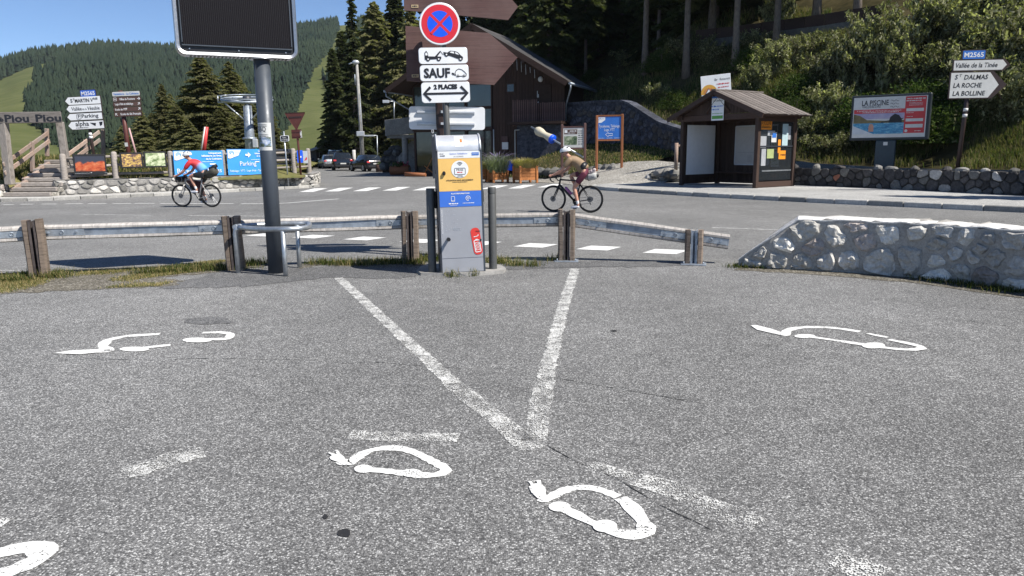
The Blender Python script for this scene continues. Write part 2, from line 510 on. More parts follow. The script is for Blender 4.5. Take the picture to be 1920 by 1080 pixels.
def structure(name, mb_or_me, mat=None, parent=None, kind='structure'):
    o = mb_or_me.build(name, mat, parent) if isinstance(mb_or_me, MB) else link(name, mb_or_me, parent)
    if parent is None: o['kind'] = kind
    return o
def sheet(poly, z):
    m = MB(); m.add([(p[0], p[1], z) for p in poly], [tuple(range(len(poly)))]); return m
def loft(rows):
    m = MB(); n = len(rows[0]); V = [p for r in rows for p in r]
    m.add(V, [(i * n + j, i * n + j + 1, (i + 1) * n + j + 1, (i + 1) * n + j) for i in range(len(rows) - 1) for j in range(n - 1)], 0, True)
    return m
def subdiv(pts, step):
    out = []
    for a, b in zip(pts[:-1], pts[1:]):
        a = Vector(a); b = Vector(b); k = max(1, int(math.ceil((b - a).length / step)))
        out += [a.lerp(b, i / k) for i in range(k)]
    return out + [Vector(pts[-1])]

ground = structure('ground', sheet([(-3100, -290), (3100, -290), (3100, 2590), (-3100, 2590)], -.06), M_GRASSLAND)
road = structure('road', sheet([(-70, -40), (40, -40), (40, 60), (30, 150), (-70, 150)], 0), M_ROAD)
edge = [G(x, y) for x, y in ((-400, 560), (0, 532), (300, 516), (430, 506), (560, 498), (760, 494), (940, 492), (1080, 490), (1320, 492), (1420, 492), (1600, 500), (1900, 540))]
lot = [(p.x, p.y) for p in edge] + [(9, 4), (12, -8), (-14, -8), (-14, 6)]
parking = structure('parking_lot', sheet(lot, .006), M_ASPH)

def paint_strip(name, parent, pix, w, mat, z, step=.12, jit=.0, taper=None):
    pts = subdiv([G(*p) for p in pix], step); n = len(pts); V = []
    for i, p in enumerate(pts):
        t = (pts[min(i + 1, n - 1)] - pts[max(i - 1, 0)]); t.z = 0; t.normalize(); q = Vector((-t.y, t.x, 0))
        ww = (w if not isinstance(w, (list, tuple)) else np.interp(i / (n - 1), np.linspace(0, 1, len(w)), w)) / 2
        V.append((p.x - q.x * (ww + rnd.uniform(-jit, jit)), p.y - q.y * (ww + rnd.uniform(-jit, jit)), z))
        V.append((p.x + q.x * (ww + rnd.uniform(-jit, jit)), p.y + q.y * (ww + rnd.uniform(-jit, jit)), z))
    m = MB(); m.add(V, [(2 * i, 2 * i + 2, 2 * i + 3, 2 * i + 1) for i in range(n - 1)])
    return m.build(name, mat, parent)
def paint_poly(name, parent, pix, mat, z, world=False):
    pts = [Vector(p) for p in pix] if world else [G(*p) for p in pix]
    return sheet([(p.x, p.y) for p in pts], z).build(name, mat, parent)

# bay lines of the parking lot
ZP = .010
paint_strip('parking_line', parking, [(635, 522), (760, 638), (850, 722)], .118, M_PAINTH, ZP, step=.03, jit=.012)
paint_strip('parking_line', parking, [(850, 722), (930, 788), (1000, 845)], .14, M_PAINTW, ZP, jit=.01)
paint_strip('parking_line', parking, [(1078, 505), (1052, 590), (1022, 715)], .118, M_PAINTH, ZP, step=.03, jit=.012)
paint_strip('parking_line', parking, [(1022, 715), (1014, 752)], .14, M_PAINTW, ZP, jit=.01)
paint_strip('parking_line', parking, [(1014, 752), (1003, 830)], .14, M_PAINTW, ZP, jit=.01)
paint_strip('parking_line', parking, [(655, 818), (860, 824)], .13, M_PAINTW, ZP, jit=.012)
paint_strip('parking_line', parking, [(232, 892), (310, 868), (385, 850)], .15, M_PAINTW, ZP, step=.03, jit=.02)
paint_strip('parking_line', parking, [(318, 852), (345, 868)], .13, M_PAINTW, ZP + .003, jit=.012)
paint_strip('parking_line', parking, [(1105, 874), (1190, 898)], .09, M_PAINTW, ZP, jit=.015)
paint_strip('parking_line', parking, [(1190, 900), (1250, 917), (1302, 938)], .15, M_PAINTW, ZP, jit=.012)
paint_strip('parking_line', parking, [(1302, 942), (1420, 990)], .16, M_PAINTW2, ZP, jit=.012)
paint_strip('parking_line', parking, [(1565, 1052), (1600, 1063), (1650, 1085)], .17, M_PAINTW, ZP, jit=.012)
paint_strip('parking_line', parking, [(-30, 984), (16, 982)], .09, M_PAINTH, ZP, jit=.012)

# electric-car symbols: a plug, a cable that becomes the roof of a car, two wheels and the sill
def ev_symbol(strokes, blobs, plug):
    m = MB()
    def add_pts(pix, w):
        pts = subdiv([G(*p) for p in pix], .035); n = len(pts); V = []
        for _ in range(2):
            pts = [pts[0]] + [(pts[i - 1] + pts[i] * 2 + pts[i + 1]) / 4 for i in range(1, n - 1)] + [pts[-1]]
        for i, p in enumerate(pts):
            t = (pts[min(i + 1, n - 1)] - pts[max(i - 1, 0)]); t.z = 0; t.normalize(); q = Vector((-t.y, t.x, 0)); ww = w / 2 + rnd.uniform(-.006, .006) + .006 * noise.noise((p.x * 9, p.y * 9, 1))
            V += [(p.x - q.x * ww, p.y - q.y * ww, ZP + m.zz), (p.x + q.x * ww, p.y + q.y * ww, ZP + m.zz)]
        m.add(V, [(2 * i, 2 * i + 2, 2 * i + 3, 2 * i + 1) for i in range(n - 1)]); m.zz += .0006
    m.zz = 0.0
    for pix, w in strokes: add_pts(pix, w)
    for px, py, rx, ry in blobs:
        a = [G(px + rx * math.cos(2 * math.pi * k / 18), py + ry * math.sin(2 * math.pi * k / 18)) for k in range(18)]
        m.add([(p.x, p.y, ZP + m.zz) for p in a], [tuple(range(18))]); m.zz += .0006
    for poly in plug:
        a = [G(*p) for p in poly]; m.add([(p.x, p.y, ZP + m.zz) for p in a], [tuple(range(len(a)))]); m.zz += .0006
    return m.build('electric_car_symbol', M_PAINT, parking)
def zpx(k, ox, oy, L): return [(ox + p[0] / k, oy + p[1] / k) + tuple(q / k for q in p[2:]) for p in L]
z3 = lambda L: zpx(2.526, 580, 780, L)
ev_symbol([(z3([(150, 220), (180, 238), (205, 224), (235, 195), (290, 168), (370, 158), (440, 161), (500, 180), (560, 210), (620, 241), (652, 258), (645, 275), (610, 287), (560, 291), (500, 286)]), .060), (z3([(240, 262), (330, 265), (400, 274), (490, 284)]), .050)],
          z3([(258, 260, 46, 19), (485, 280, 50, 20)]), [z3([(96, 206), (115, 190), (150, 190), (178, 218), (190, 242), (165, 243), (130, 226), (102, 216)]), z3([(88, 184), (112, 198), (122, 190), (98, 183)]), z3([(122, 172), (132, 194), (148, 190), (136, 172)])])
ev_symbol([(z3([(1085, 400), (1120, 408), (1150, 390), (1200, 362), (1260, 346), (1330, 346), (1400, 365), (1462, 392)]), .055), (z3([(1474, 398), (1520, 432), (1560, 482), (1598, 532), (1598, 560), (1560, 574), (1500, 574), (1440, 560), (1395, 537)]), .068), (z3([(1185, 440), (1260, 475), (1340, 518), (1395, 535)]), .055)],
          z3([(1185, 440, 52, 24), (1400, 533, 58, 30)]), [z3([(1040, 346), (1060, 332), (1090, 330), (1118, 350), (1120, 380), (1130, 405), (1105, 412), (1080, 400), (1052, 374)]), z3([(1036, 320), (1052, 344), (1066, 338), (1050, 320)]), z3([(1074, 316), (1082, 336), (1100, 336), (1096, 316)])])
z2 = lambda L: zpx(4.571, 1360, 580, L)
ev_symbol([(z2([(480, 232), (530, 225), (515, 196), (590, 170), (700, 161), (850, 161), (1000, 176), (1150, 200)]), .072), (z2([(1220, 216), (1300, 234), (1390, 250)]), .05), (z2([(1400, 270), (1560, 300), (1680, 330), (1690, 346), (1600, 358), (1450, 350), (1350, 336), (1200, 315), (1000, 285), (800, 255), (680, 240)]), .068)],
          z2([(680, 240, 90, 17), (1270, 322, 100, 26)]), [z2([(218, 150), (262, 145), (400, 180), (500, 214), (560, 230), (490, 236), (380, 212), (270, 186)])])
ev_symbol([([(120, 664), (170, 662), (208, 660), (192, 652), (200, 640), (235, 632), (300, 628)], .085), ([(240, 657), (320, 649)], .07), ([(350, 642), (395, 638), (428, 638), (434, 628), (415, 625), (380, 626)], .075)],
          [(252, 657, 28, 4.5), (370, 640, 28, 4.5)], [[(100, 665), (130, 660), (190, 657), (200, 662), (150, 667)]])
ev_symbol([([(-90, 1100), (-60, 1050), (-20, 1046), (20, 1035), (60, 1028), (84, 1034), (80, 1048), (50, 1064), (10, 1078), (-40, 1095)], .095)], [(-60, 1085, 40, 14)], [])
# cracks, stains and darker repairs
for pix in ([(95, 678), (180, 676), (300, 678), (365, 674), (430, 675), (500, 677), (600, 676)], [(640, 682), (720, 683), (800, 690), (870, 693)], [(1000, 704), (1075, 716), (1190, 738), (1330, 760)],
            [(1580, 562), (1680, 566), (1800, 577), (1960, 590)], [(1700, 592), (1820, 603), (1960, 622)], [(1028, 838), (1080, 868), (1150, 900), (1240, 950), (1340, 1000)]):
    j = [(x + rnd.uniform(-6, 6), y + rnd.uniform(-1.5, 1.5)) for x, y in pix]
    paint_strip('crack', parking, j, .0055, M_CRACKS, .0095, step=.05, jit=.004)
def blot(px, py, rx, ry, name, mat, z, seed, par=None):
    r2 = random.Random(seed); k = 26
    rr = [1 + .35 * noise.noise((math.cos(6.283 * i / k) * 1.6 + seed, math.sin(6.283 * i / k) * 1.6, seed)) for i in range(k)]
    return paint_poly(name, par or parking, [(px + rx * rr[i] * math.cos(6.283 * i / k), py + ry * rr[i] * math.sin(6.283 * i / k)) for i in range(k)], mat, z)
def rough_patch(pix, amp=5, k=6):
    out = []; n = len(pix)
    for i in range(n):
        a, b = pix[i], pix[(i + 1) % n]
        for j in range(k): t = j / k; x, y = a[0] + (b[0] - a[0]) * t, a[1] + (b[1] - a[1]) * t; out.append((x + amp * 1.6 * noise.noise((x * .09, y * .3, 1)), y + amp * .35 * noise.noise((x * .07, y * .3, 5))))
    return out
blot(392, 603, 48, 7, 'oil_stain', M_PATCH, .0094, 3)
blot(646, 1003, 14, 7, 'oil_stain', M_OIL, .0094, 4)
blot(610, 972, 5, 4, 'oil_stain', M_OIL, .0094, 5)
blot(1151, 622, 6, 1.4, 'oil_stain', M_OIL, .0094, 6)
paint_poly('asphalt_repair', parking, rough_patch([(380, 520), (400, 512), (430, 508), (520, 504), (640, 500), (770, 503), (785, 520), (700, 524), (620, 521), (560, 528), (470, 538), (400, 541), (330, 542), (300, 540)], 12), M_PATCH, .0096)
paint_poly('asphalt_repair', parking, rough_patch([(930, 504), (960, 494), (1040, 491), (1180, 492), (1320, 494), (1300, 500), (1180, 501), (1060, 503), (960, 507)], 8), M_PATCH, .0096)

paint_poly('verge_soil', parking, rough_patch([(-120, 566), (0, 553), (110, 548), (210, 542), (320, 538), (345, 528), (300, 522), (400, 512), (470, 505), (500, 498), (480, 488), (330, 498), (200, 503), (60, 510), (-120, 520)], 10), M_SOIL, .0098)
paint_poly('verge_soil', parking, rough_patch([(560, 505), (600, 498), (680, 503), (760, 503), (800, 498), (800, 486), (700, 490), (600, 491), (560, 492)], 6), M_SOIL, .0101)
paint_poly('verge_soil', parking, rough_patch([(1375, 508), (1500, 514), (1700, 530), (1925, 562), (1925, 545), (1700, 518), (1500, 505), (1390, 500)], 5), M_SOIL, .0098)
# markings of the road
ZR = .005
for pts in ([(967, 464), (1024, 464), (1044, 458.5), (990, 456)],):
    pass
def dash(a, b, w, mat=None):
    return paint_strip('road_marking', road, [a, b], w, mat or M_PAINT, ZR, step=5)
for x, y in ((398, 437.5), (500, 440.5), (588, 444), (684, 447.5), (790, 452), (900, 456), (1005, 460.5), (1123, 465.5), (1248, 472)):
    c = G(x, y)
    t = (G(x + 100, y + 4.2) - c).normalized(); q = Vector((.55, .83, 0))
    s_ = .26
    paint_poly('yield_mark', road, [c - t * s_ - q * s_, c + t * s_ - q * s_, c + t * s_ + q * s_, c - t * s_ + q * s_], M_PAINT, ZR, True)
for xb, yb in ((574, 360), (622, 359), (675, 358.5), (730, 357.5), (786, 357), (850, 356), (913, 354.5), (965, 353.5), (1020, 351.5)):
    c = G(xb, yb); d = (G(xb + 28, yb - 6.8) - c); q = Vector((.30, 0, 0))
    paint_poly('crossing_stripe', road, [c - q, c + q, c + d + q, c + d - q], M_PAINT, ZR, True)
for x0, x1, y in ((-40, -15, 384.5), (5, 26, 384), (38, 62, 383.2), (78, 106, 382.8), (122, 155, 382.3), (165, 200, 382), (211, 246, 381.8), (252, 290, 381.6), (300, 345, 382), (352, 438, 382), (452, 495, 382.3)):
    dash((x0, y), (x1, y - .2), .14)
paint_strip('road_marking', road, [(505, 382.2), (540, 380.8), (585, 377), (635, 373)], .13, M_PAINT, ZR, .8)
paint_strip('road_marking', road, [(150, 402.5), (220, 403), (285, 404)], .09, M_PAINTH, ZR, .5)
paint_strip('road_marking', road, [(352, 404), (440, 405), (600, 407)], .09, M_PAINTH, ZR, .5)
paint_strip('road_marking', road, [(1335, 427), (1400, 429), (1470, 432), (1560, 436)], .10, M_PAINTH, ZR, .5)
paint_strip('road_marking', road, [(-20, 508), (120, 507), (180, 505), (330, 500)], .12, M_PAINTW, ZR, .3, .02)
paint_strip('road_marking', road, [(1360, 392), (1450, 396), (1560, 400)], .07, M_PAINTW2, ZR, .5)

# pavements with kerb stones
def kerb_run(name, line, parent, h=.14, w=.16, step=1.0, seed=1, mat=M_KERB):
    pts = subdiv(line, step); r2 = random.Random(seed)
    for a, b in zip(pts[:-1], pts[1:]):
        d = b - a; L = d.length; ang = math.atan2(d.y, d.x)
        m = MB(); m.box((L / 2, w / 2, h / 2 - .05), (L - .018, w, h + .1), ch=.018)
        m.build(name, mat, parent, (a.x, a.y, r2.uniform(-.006, .006)), (0, 0, ang))
KR = [Vector(p) for p in ((3.55, 32.1, 0), (3.35, 31.0, 0), (3.75, 29.7, 0), (5.0, 27.3, 0), (6.55, 24.7, 0), (9.2, 21.15, 0), (12.25, 17.55, 0), (16.5, 12.2, 0), (20, 7, 0))]
def offset(line, d):
    out = []; n = len(line)
    for i, p in enumerate(line):
        t = (line[min(i + 1, n - 1)] - line[max(i - 1, 0)]); t.z = 0; t.normalize(); out.append(p + Vector((-t.y, t.x, 0)) * d)
    return out
back = [Vector(p) for p in ((5.2, 34.2), (7.5, 34.6), (10, 33.5), (12.4, 29.6), (13.4, 26.8), (15.3, 21.9), (18.4, 15.0), (23, 6))]
pav = structure('pavement', sheet([(p.x, p.y) for p in offset(KR, .15)] + [(p.x, p.y) for p in reversed(back)], .135), M_PAVE)
kerb_run('kerb_stone', KR, pav, seed=3)
KL = [G(x, y) for x, y in ((-330, 392), (-150, 385), (0, 379), (100, 376), (200, 372), (330, 366), (450, 359.5), (560, 353.5), (600, 350.5))]
pavl = structure('roadside_pavement', sheet([(p.x, p.y) for p in offset(KL, .15)] + [(p.x - .6, p.y + 2.6) for p in reversed(KL)], .115), M_CONC)
kerb_run('kerb_stone', KL, pavl, .12, seed=4)
gravel = structure('gravel_path', loft([[(0.8, 39.5, .02), (2.4, 36.2, .02), (3.6, 33.0, .02), (3.9, 31.8, .03), (6.4, 32.3, .10)],
                                         [(2.6, 41.5, .12), (4.2, 39.3, .35), (5.2, 36.6, .40), (6.2, 34.6, .35), (7.6, 34.4, .30)],
                                         [(5.0, 42.2, .7), (6.3, 39.6, 1.0), (7.3, 37.4, 1.05), (8.2, 35.8, .95), (9.4, 34.4, .6)]]), M_GRAVEL)

# right hillside: lofted uphill from its foot line
HS = [(-34, 215, 0, .6, .8), (-24, 120, 0, .7, .7), (-11, 84, 0, .78, .62), (-1, 67, .2, .8, .6), (7.5, 57, 3.2, .82, .57), (9.0, 54.5, 4.0, .86, .5), (4.4, 47.9, 4.35, .88, .47),
      (5.5, 45.9, 4.35, .88, .46), (6.9, 43.9, 4.15, .88, .46), (8.2, 40.9, 2.85, .89, .46), (9.1, 37.4, 2.3, .9, .44), (10.6, 34.9, 1.45, .9, .43), (12.7, 31.2, .95, .91, .42),
      (13.9, 26.9, .84, .91, .41), (15.8, 22.0, .84, .92, .4), (18.9, 15.1, .84, .93, .37), (23.3, 6, .84, .95, .3), (27, -8, .84, .97, .2)]
def hill_rows():
    P0 = []
    for a, b in zip(HS[:-1], HS[1:]):
        L = math.hypot(b[0] - a[0], b[1] - a[1]); k = max(1, int(L / 1.2)) if L < 12 else int(L / 5)
        for i in range(k): P0.append([a[q] + (b[q] - a[q]) * i / k for q in range(5)])
    P0.append(list(HS[-1]))
    S = [0, .4, .8, 1.3, 1.9, 2.6, 3.4, 4.3, 5.3, 6.4, 7.6, 9, 10.5, 12, 14, 16, 18.5, 21, 24, 28, 33, 40, 50, 65, 85, 115]
    return [[(p[0] + p[3] * s, p[1] + p[4] * s, hill_z(p, s)) for p in P0] for s in S]
def hill_z(p, s):
    x, y = p[0] + p[3] * s, p[1] + p[4] * s
    near = min(1, s / 3.0)
    z = p[2] + .40 * s * near + .58 * max(0, s - 2.0) * .42 + (.55 * fbm(x, y, .16, 3, 3.1) + .14 * fbm(x, y, .9, 2, 8)) * near
    return z
hill = structure('hillside', loft(hill_rows()), M_HILL)
_hv = np.empty(len(hill.data.vertices) * 3, np.float32); hill.data.vertices.foreach_get('co', _hv); _hv = _hv.reshape(-1, 3)
from mathutils.bvhtree import BVHTree
HBVH = BVHTree.FromPolygons([tuple(v) for v in _hv], [tuple(p.vertices) for p in hill.data.polygons])
def hill_at(x, y):
    h = HBVH.ray_cast(Vector((x, y, 300)), Vector((0, 0, -1)))
    return h[0].z if h[0] is not None else 0.0
def hill_px(px, py):
    h = HBVH.ray_cast(CAM, ray(px, py).normalized())
    return h[0]

# grassy bank below the blue-grey retaining wall
bank_rows = [[(-.2, 46.2, .0), (1.6, 43.6, .02), (3.0, 42.4, .2), (4.6, 41.7, .65), (6.0, 40.0, .95), (7.2, 37.6, 1.0)],
             [(.6, 46.6, .5), (2.2, 44.6, .6), (3.8, 43.4, .9), (5.3, 42.6, 1.15), (6.6, 40.6, 1.3), (7.8, 38.0, 1.15)],
             [(2.0, 47.1, 1.3), (3.1, 46.0, 1.5), (4.7, 44.9, 1.75), (6.0, 43.5, 1.8), (7.3, 41.0, 1.65), (8.4, 38.0, 1.3)],
             [(3.2, 47.7, 1.9), (3.9, 47.4, 2.0), (5.3, 45.8, 2.0), (6.7, 43.8, 1.95), (8.0, 40.8, 1.75), (9.0, 37.3, 1.35)]]
def refine(rows, k=3):
    A = np.array(rows, float)
    def up(A, ax):
        n = A.shape[ax]; t = np.linspace(0, n - 1, (n - 1) * k + 1); i = np.minimum(t.astype(int), n - 2); f = t - i
        a = np.take(A, i, ax); b = np.take(A, i + 1, ax); sh = [1, 1, 1]; sh[ax] = len(t)
        return a + (b - a) * f.reshape(sh)
    A = up(up(A, 0), 1)
    A[1:-1, :, 2] += np.array([[.06 * noise.noise((p[0] * 1.3, p[1] * 1.3, 0)) for p in r] for r in A[1:-1]])
    return [[tuple(p) for p in r] for r in A]
bank_rows = refine(bank_rows)
bank = structure('grass_bank', loft(bank_rows), M_HILL)
# meadow behind the low wall on the left
mw = [Vector(p) for p in ((-60, -4), (-40, 12), (-27, 19.5), (-19.6, 26.6), (-18.9, 27.5), (-17.0, 28.5), (-13.8, 30.9), (-11.4, 32.6), (-9.6, 34.0), (-9.6, 36), (-13, 45), (-16, 60), (-30, 120))]
def meadow_q(x, y):
    best = None
    for a, b in zip(mw[:-1], mw[1:]):
        d = b - a; t = max(0, min(1, ((x - a.x) * d.x + (y - a.y) * d.y) / (d.x ** 2 + d.y ** 2))); qx, qy = a.x + d.x * t, a.y + d.y * t; e = math.hypot(x - qx, y - qy)
        if best is None or e < best[0]: best = (e, qx, qy)
    return best[1], best[2]
def meadow_z(x, y):
    best = 1e9; sg = 1
    for a, b in zip(mw[:-1], mw[1:]):
        d = b - a; t = max(0, min(1, ((x - a.x) * d.x + (y - a.y) * d.y) / (d.x ** 2 + d.y ** 2))); qx, qy = a.x + d.x * t, a.y + d.y * t; e = math.hypot(x - qx, y - qy)
        if e < best: best = e; sg = 1 if d.x * (y - a.y) - d.y * (x - a.x) > 0 else -1
    s = best * sg
    if s < -1.25: return None
    if s < 0: x, y = meadow_q(x, y)
    z = float(np.interp(s, [-.4, 0, .6, 1.5, 3, 5, 9, 16, 30, 60, 120], [.5, .60, .72, .95, 1.2, 1.38, 1.48, 1.5, 1.5, 1.2, .6])) + .08 * noise.noise((x * .7, y * .7, 2)) * min(1, max(0, s))
    if x < -18.9: z = min(z, .25 + max(0, y - 27.2) * .42 + max(0, -19 - x) * .1)
    if -18.95 < x < -16.85 and y < 31.2: z = min(z, .115 + .165 * max(0, (y - 27.9) / .38) - .10)
    return x, y, z
def grid_mesh(xs, ys, zf):
    m = MB(); idx = {}
    for i, x in enumerate(xs):
        for j, y in enumerate(ys):
            z = zf(x, y)
            if z is not None: idx[(i, j)] = len(m.v); m.v.append(z)
    for i in range(len(xs) - 1):
        for j in range(len(ys) - 1):
            q = [(i, j), (i + 1, j), (i + 1, j + 1), (i, j + 1)]
            if all(k in idx for k in q): m.f.append(tuple(idx[k] for k in q)); m.m.append(0); m.sm.append(True)
    return m
meadow = structure('meadow', grid_mesh(list(np.arange(-60, -26, 1.5)) + list(np.arange(-26, -9, .2)) + [-9], list(np.arange(14, 26, 1.0)) + list(np.arange(26, 37, .2)) + list(np.arange(37, 60, 1.2)) + list(np.arange(60, 125, 6)), meadow_z), M_GRASSLAND)
# the mountain
crest = [(-900, 190), (-400, 175), (-200, 155), (0, 131), (60, 112), (130, 103), (185, 94), (250, 98), (330, 101), (450, 82), (560, 60), (640, 47), (700, 44), (800, 60), (1000, 85), (1300, 130), (1700, 160)]
RC, R0 = 1000.0, 200.0
cpx = [c[0] for c in crest]
def crest_el(px):
    d = ray(px, float(np.interp(px, cpx, [c[1] for c in crest]))); return d.z / math.hypot(d.x, d.y), math.atan2(d.x, d.y)
tab = sorted([(crest_el(p)[1], crest_el(p)[0]) for p in range(-900, 1700, 20)])
taz, tel = [t[0] for t in tab], [t[1] for t in tab]
def mount_z(az, r):
    zc = 1.55 + float(np.interp(az, taz, tel)) * RC
    t = (r - R0) / (RC - R0)
    if t <= 1:
        t = max(t, 0)
        z = zc * (t ** 1.25) * .995 + .5
        z += 7 * fbm(az * 14, r * .006, 1, 3, 5.3) * math.sin(math.pi * min(1, t)) 
        return z
    return zc - (r - RC) * .12
azs = np.arange(-.95, .5, .005); rs = [160] + list(np.arange(200, 1010, 16)) + [1040, 1150, 1500, 2100]
mount = structure('mountain', loft([[(r * math.sin(a), r * math.cos(a), mount_z(a, r) if r > 160 else -.5) for a in azs] for r in rs]), [M_PISTE, M_FLOOR])
PISTE = [[(-300, 170), (-40, 162), (0, 150), (60, 124), (106, 115), (104, 138), (74, 150), (50, 182), (47, 212), (85, 258), (132, 300), (60, 318), (-300, 318)],
         [(585, 135), (572, 170), (548, 225), (516, 285), (500, 300), (700, 300), (640, 215), (604, 150), (640, 100), (672, 52), (668, 43), (638, 43), (622, 88)]]
def in_poly(x, y, P_):
    c = False; n = len(P_)
    for i in range(n):
        x0, y0 = P_[i]; x1, y1 = P_[i - 1]
        if (y0 > y) != (y1 > y) and x < (x1 - x0) * (y - y0) / (y1 - y0) + x0: c = not c
    return c
for p in mount.data.polygons:
    c = p.center
    if c.y > 0 and 205 < c.length < 1010 and not any(in_poly(*proj(c), q) for q in PISTE): p.material_index = 1
# ------------------------------------------------------------------ vegetation
rng = np.random.default_rng(5)
M_FAR = leafmat('far_fir_needles', (.017, .027, .020), (.030, .042, .026), .1, .01)
M_FIR = leafmat('fir_needles', (.044, .056, .029), (.092, .102, .05), .4, .5)
M_LARCH = leafmat('larch_needles', (.115, .115, .056), (.19, .182, .094), .45, .5)
M_BARK = wood('conifer_bark', (.13, .10, .08), .4, (6, 6, 2), .9)
M_BARKP = wood('pale_bark', (.17, .14, .115), .4, (6, 6, 2), .9)
M_BUSH = leafmat('bush_leaves', (.088, .094, .048), (.18, .178, .10), .4, .8)
M_BUSHPALE = leafmat('pale_bush_leaves', (.27, .27, .17), (.44, .43, .30), .45, .8)
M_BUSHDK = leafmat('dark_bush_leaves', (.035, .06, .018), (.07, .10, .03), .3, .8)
M_GRASS = leafmat('green_grass', (.055, .082, .024), (.105, .125, .045), .35, 1.2)
M_DRY = leafmat('dry_grass', (.26, .21, .10), (.36, .30, .16), .35, 1.2)

M_SLOPE = leafmat('straw_grass', (.13, .115, .06), (.21, .185, .10), .35, 1.2)
def far_conifer(seed):
    r = np.random.default_rng(seed); V = []; F = []
    nt = 5; k = 7
    for i in range(nt):
        zb = .06 + .80 * i / nt; zt = min(1.0, zb + .36 + .05 * r.random()); rad = .20 * (1 - zb) ** .75 + .012
        o = len(V); ph = r.random() * 6.28
        for j in range(k):
            a = ph + 6.283 * j / k; q = rad * (1 if j % 2 else .55) * (.7 + .6 * r.random())
            V.append((q * math.cos(a), q * math.sin(a), zb - .05 * r.random()))
        V.append((.01 * r.normal(), .01 * r.normal(), zt))
        for j in range(k): F.append((o + j, o + (j + 1) % k, o + k))
    return np.array(V, np.float32), np.array(F, np.int32)
def far_forest():
    var = [far_conifer(i) for i in range(6)]
    VV = []; FF = []; o = 0; n = 0
    for _ in range(30000):
        az = rng.uniform(-.80, .02); u = rng.random(); r = 225 + 805 * u ** .78
        x, y, z = r * math.sin(az), r * math.cos(az), mount_z(az, r)
        h = rng.uniform(9, 18) * min(1, max(.42, r / 700)) * (1 if r < 960 else .85)
        px, py = proj((x, y, z))
        if any(in_poly(px, py, q) for q in PISTE): continue
        px2, py2 = proj((x, y, z + h * .55))
        if any(in_poly(px2, py2, q) for q in PISTE) and rng.random() < .85: continue
        V, F = var[n % 6]; a = rng.random() * 6.28; c, s = math.cos(a), math.sin(a); w = rng.uniform(.8, 1.25)
        q = np.stack([(V[:, 0] * c - V[:, 1] * s) * h * w + x, (V[:, 0] * s + V[:, 1] * c) * h * w + y, V[:, 2] * h + z - .3], 1)
        VV.append(q); FF.append(F + o); o += len(V); n += 1
    o_ = link('distant_forest', np_mesh('distant_forest', np.concatenate(VV), np.concatenate(FF), M_FAR))
    tag(o_, 'dark fir forest covering the distant mountain', 'forest', kind='stuff')
far_forest()

def quads(C, A, B):
    """quads centred on C with half axes A, B -> V,F"""
    n = len(C)
    V = np.empty((n, 4, 3), np.float32)
    V[:, 0] = C - A - B; V[:, 1] = C + A - B; V[:, 2] = C + A + B; V[:, 3] = C - A + B
    return V.reshape(-1, 3), np.arange(4 * n, dtype=np.int32).reshape(-1, 4)
def unit(v): return v / np.maximum(np.linalg.norm(v, axis=1, keepdims=True), 1e-6)

def conifer_crown(h, rad, seed, nbr=110, per=42, droop=.35, base=.10, size=.17, ragged=.35, mat=None):
    r = np.random.default_rng(seed); C = []; A = []; B = []; L = MB()
    for i in range(nbr):
        t = base + (1 - base) * ((i + r.random()) / nbr) ** .9
        z0 = t * h; ln = rad * (1 - t) ** .8 * (1 - ragged + 2 * ragged * r.random()) + .12
        a = r.random() * 6.283; d = np.array([math.cos(a), math.sin(a), 0])
        lift = .35 * (t - .35)
        s = r.random(max(6, int(per * (ln / rad + .12)))) ** .7
        p = d[None] * (s * ln)[:, None]
        p[:, 2] = z0 + ln * (lift * s - droop * s * s)
        side = np.array([-d[1], d[0], 0]); w = .34 * ln * (1 - .75 * s) + .08
        off = r.uniform(-1, 1, len(s))
        p += side[None] * (off * w)[:, None]; p[:, 2] -= np.abs(off) * w * .35 + r.random(len(s)) * .1
        ax = unit(d[None] * (.8) + side[None] * off[:, None] * .9 + r.normal(0, .25, (len(s), 3)) + np.array([[0, 0, -.45]]))
        nb = unit(np.cross(ax, r.normal(0, 1, (len(s), 3))))
        sz = size * r.uniform(.7, 1.5, len(s))
        C.append(p); A.append(ax * (sz * 1.5)[:, None]); B.append(nb * (sz * .42)[:, None])
        if i % 3 == 0 and ln > .5: L.tube([(0, 0, z0), tuple(d * ln * .5 + np.array([0, 0, z0 + ln * (lift * .5 - droop * .25)])), tuple(d * ln * .9 + np.array([0, 0, z0 + ln * (lift * .9 - droop * .81)]))], [.035, .022, .01], 3, caps=False)
    V, F = quads(np.concatenate(C), np.concatenate(A), np.concatenate(B))
    o = len(V)
    bv = np.array(L.v, np.float32).reshape(-1, 3); bf = np.array(L.f, np.int32).reshape(-1, 4) + o
    V = np.concatenate([V, bv]); FA = np.concatenate([F, bf])
    mi = np.concatenate([np.zeros(len(F), np.int32), np.ones(len(bf), np.int32)])
    return np_mesh('crown', V, FA, [mat, M_BARK], mi=mi)
def trunk_mesh(h, r0, seed, mat):
    r = random.Random(seed); m = MB(); pts = []; rr = []
    for i in range(9):
        t = i / 8; pts.append((r.uniform(-.06, .06) * t * 2, r.uniform(-.06, .06) * t * 2, -.4 + t * (h * .97 + .4))); rr.append(r0 * (1 - t) ** .8 + .015)
    rr[0] *= 1.35
    m.tube(pts, rr, 9); return m.mesh('trunk', mat)
CONI = {}
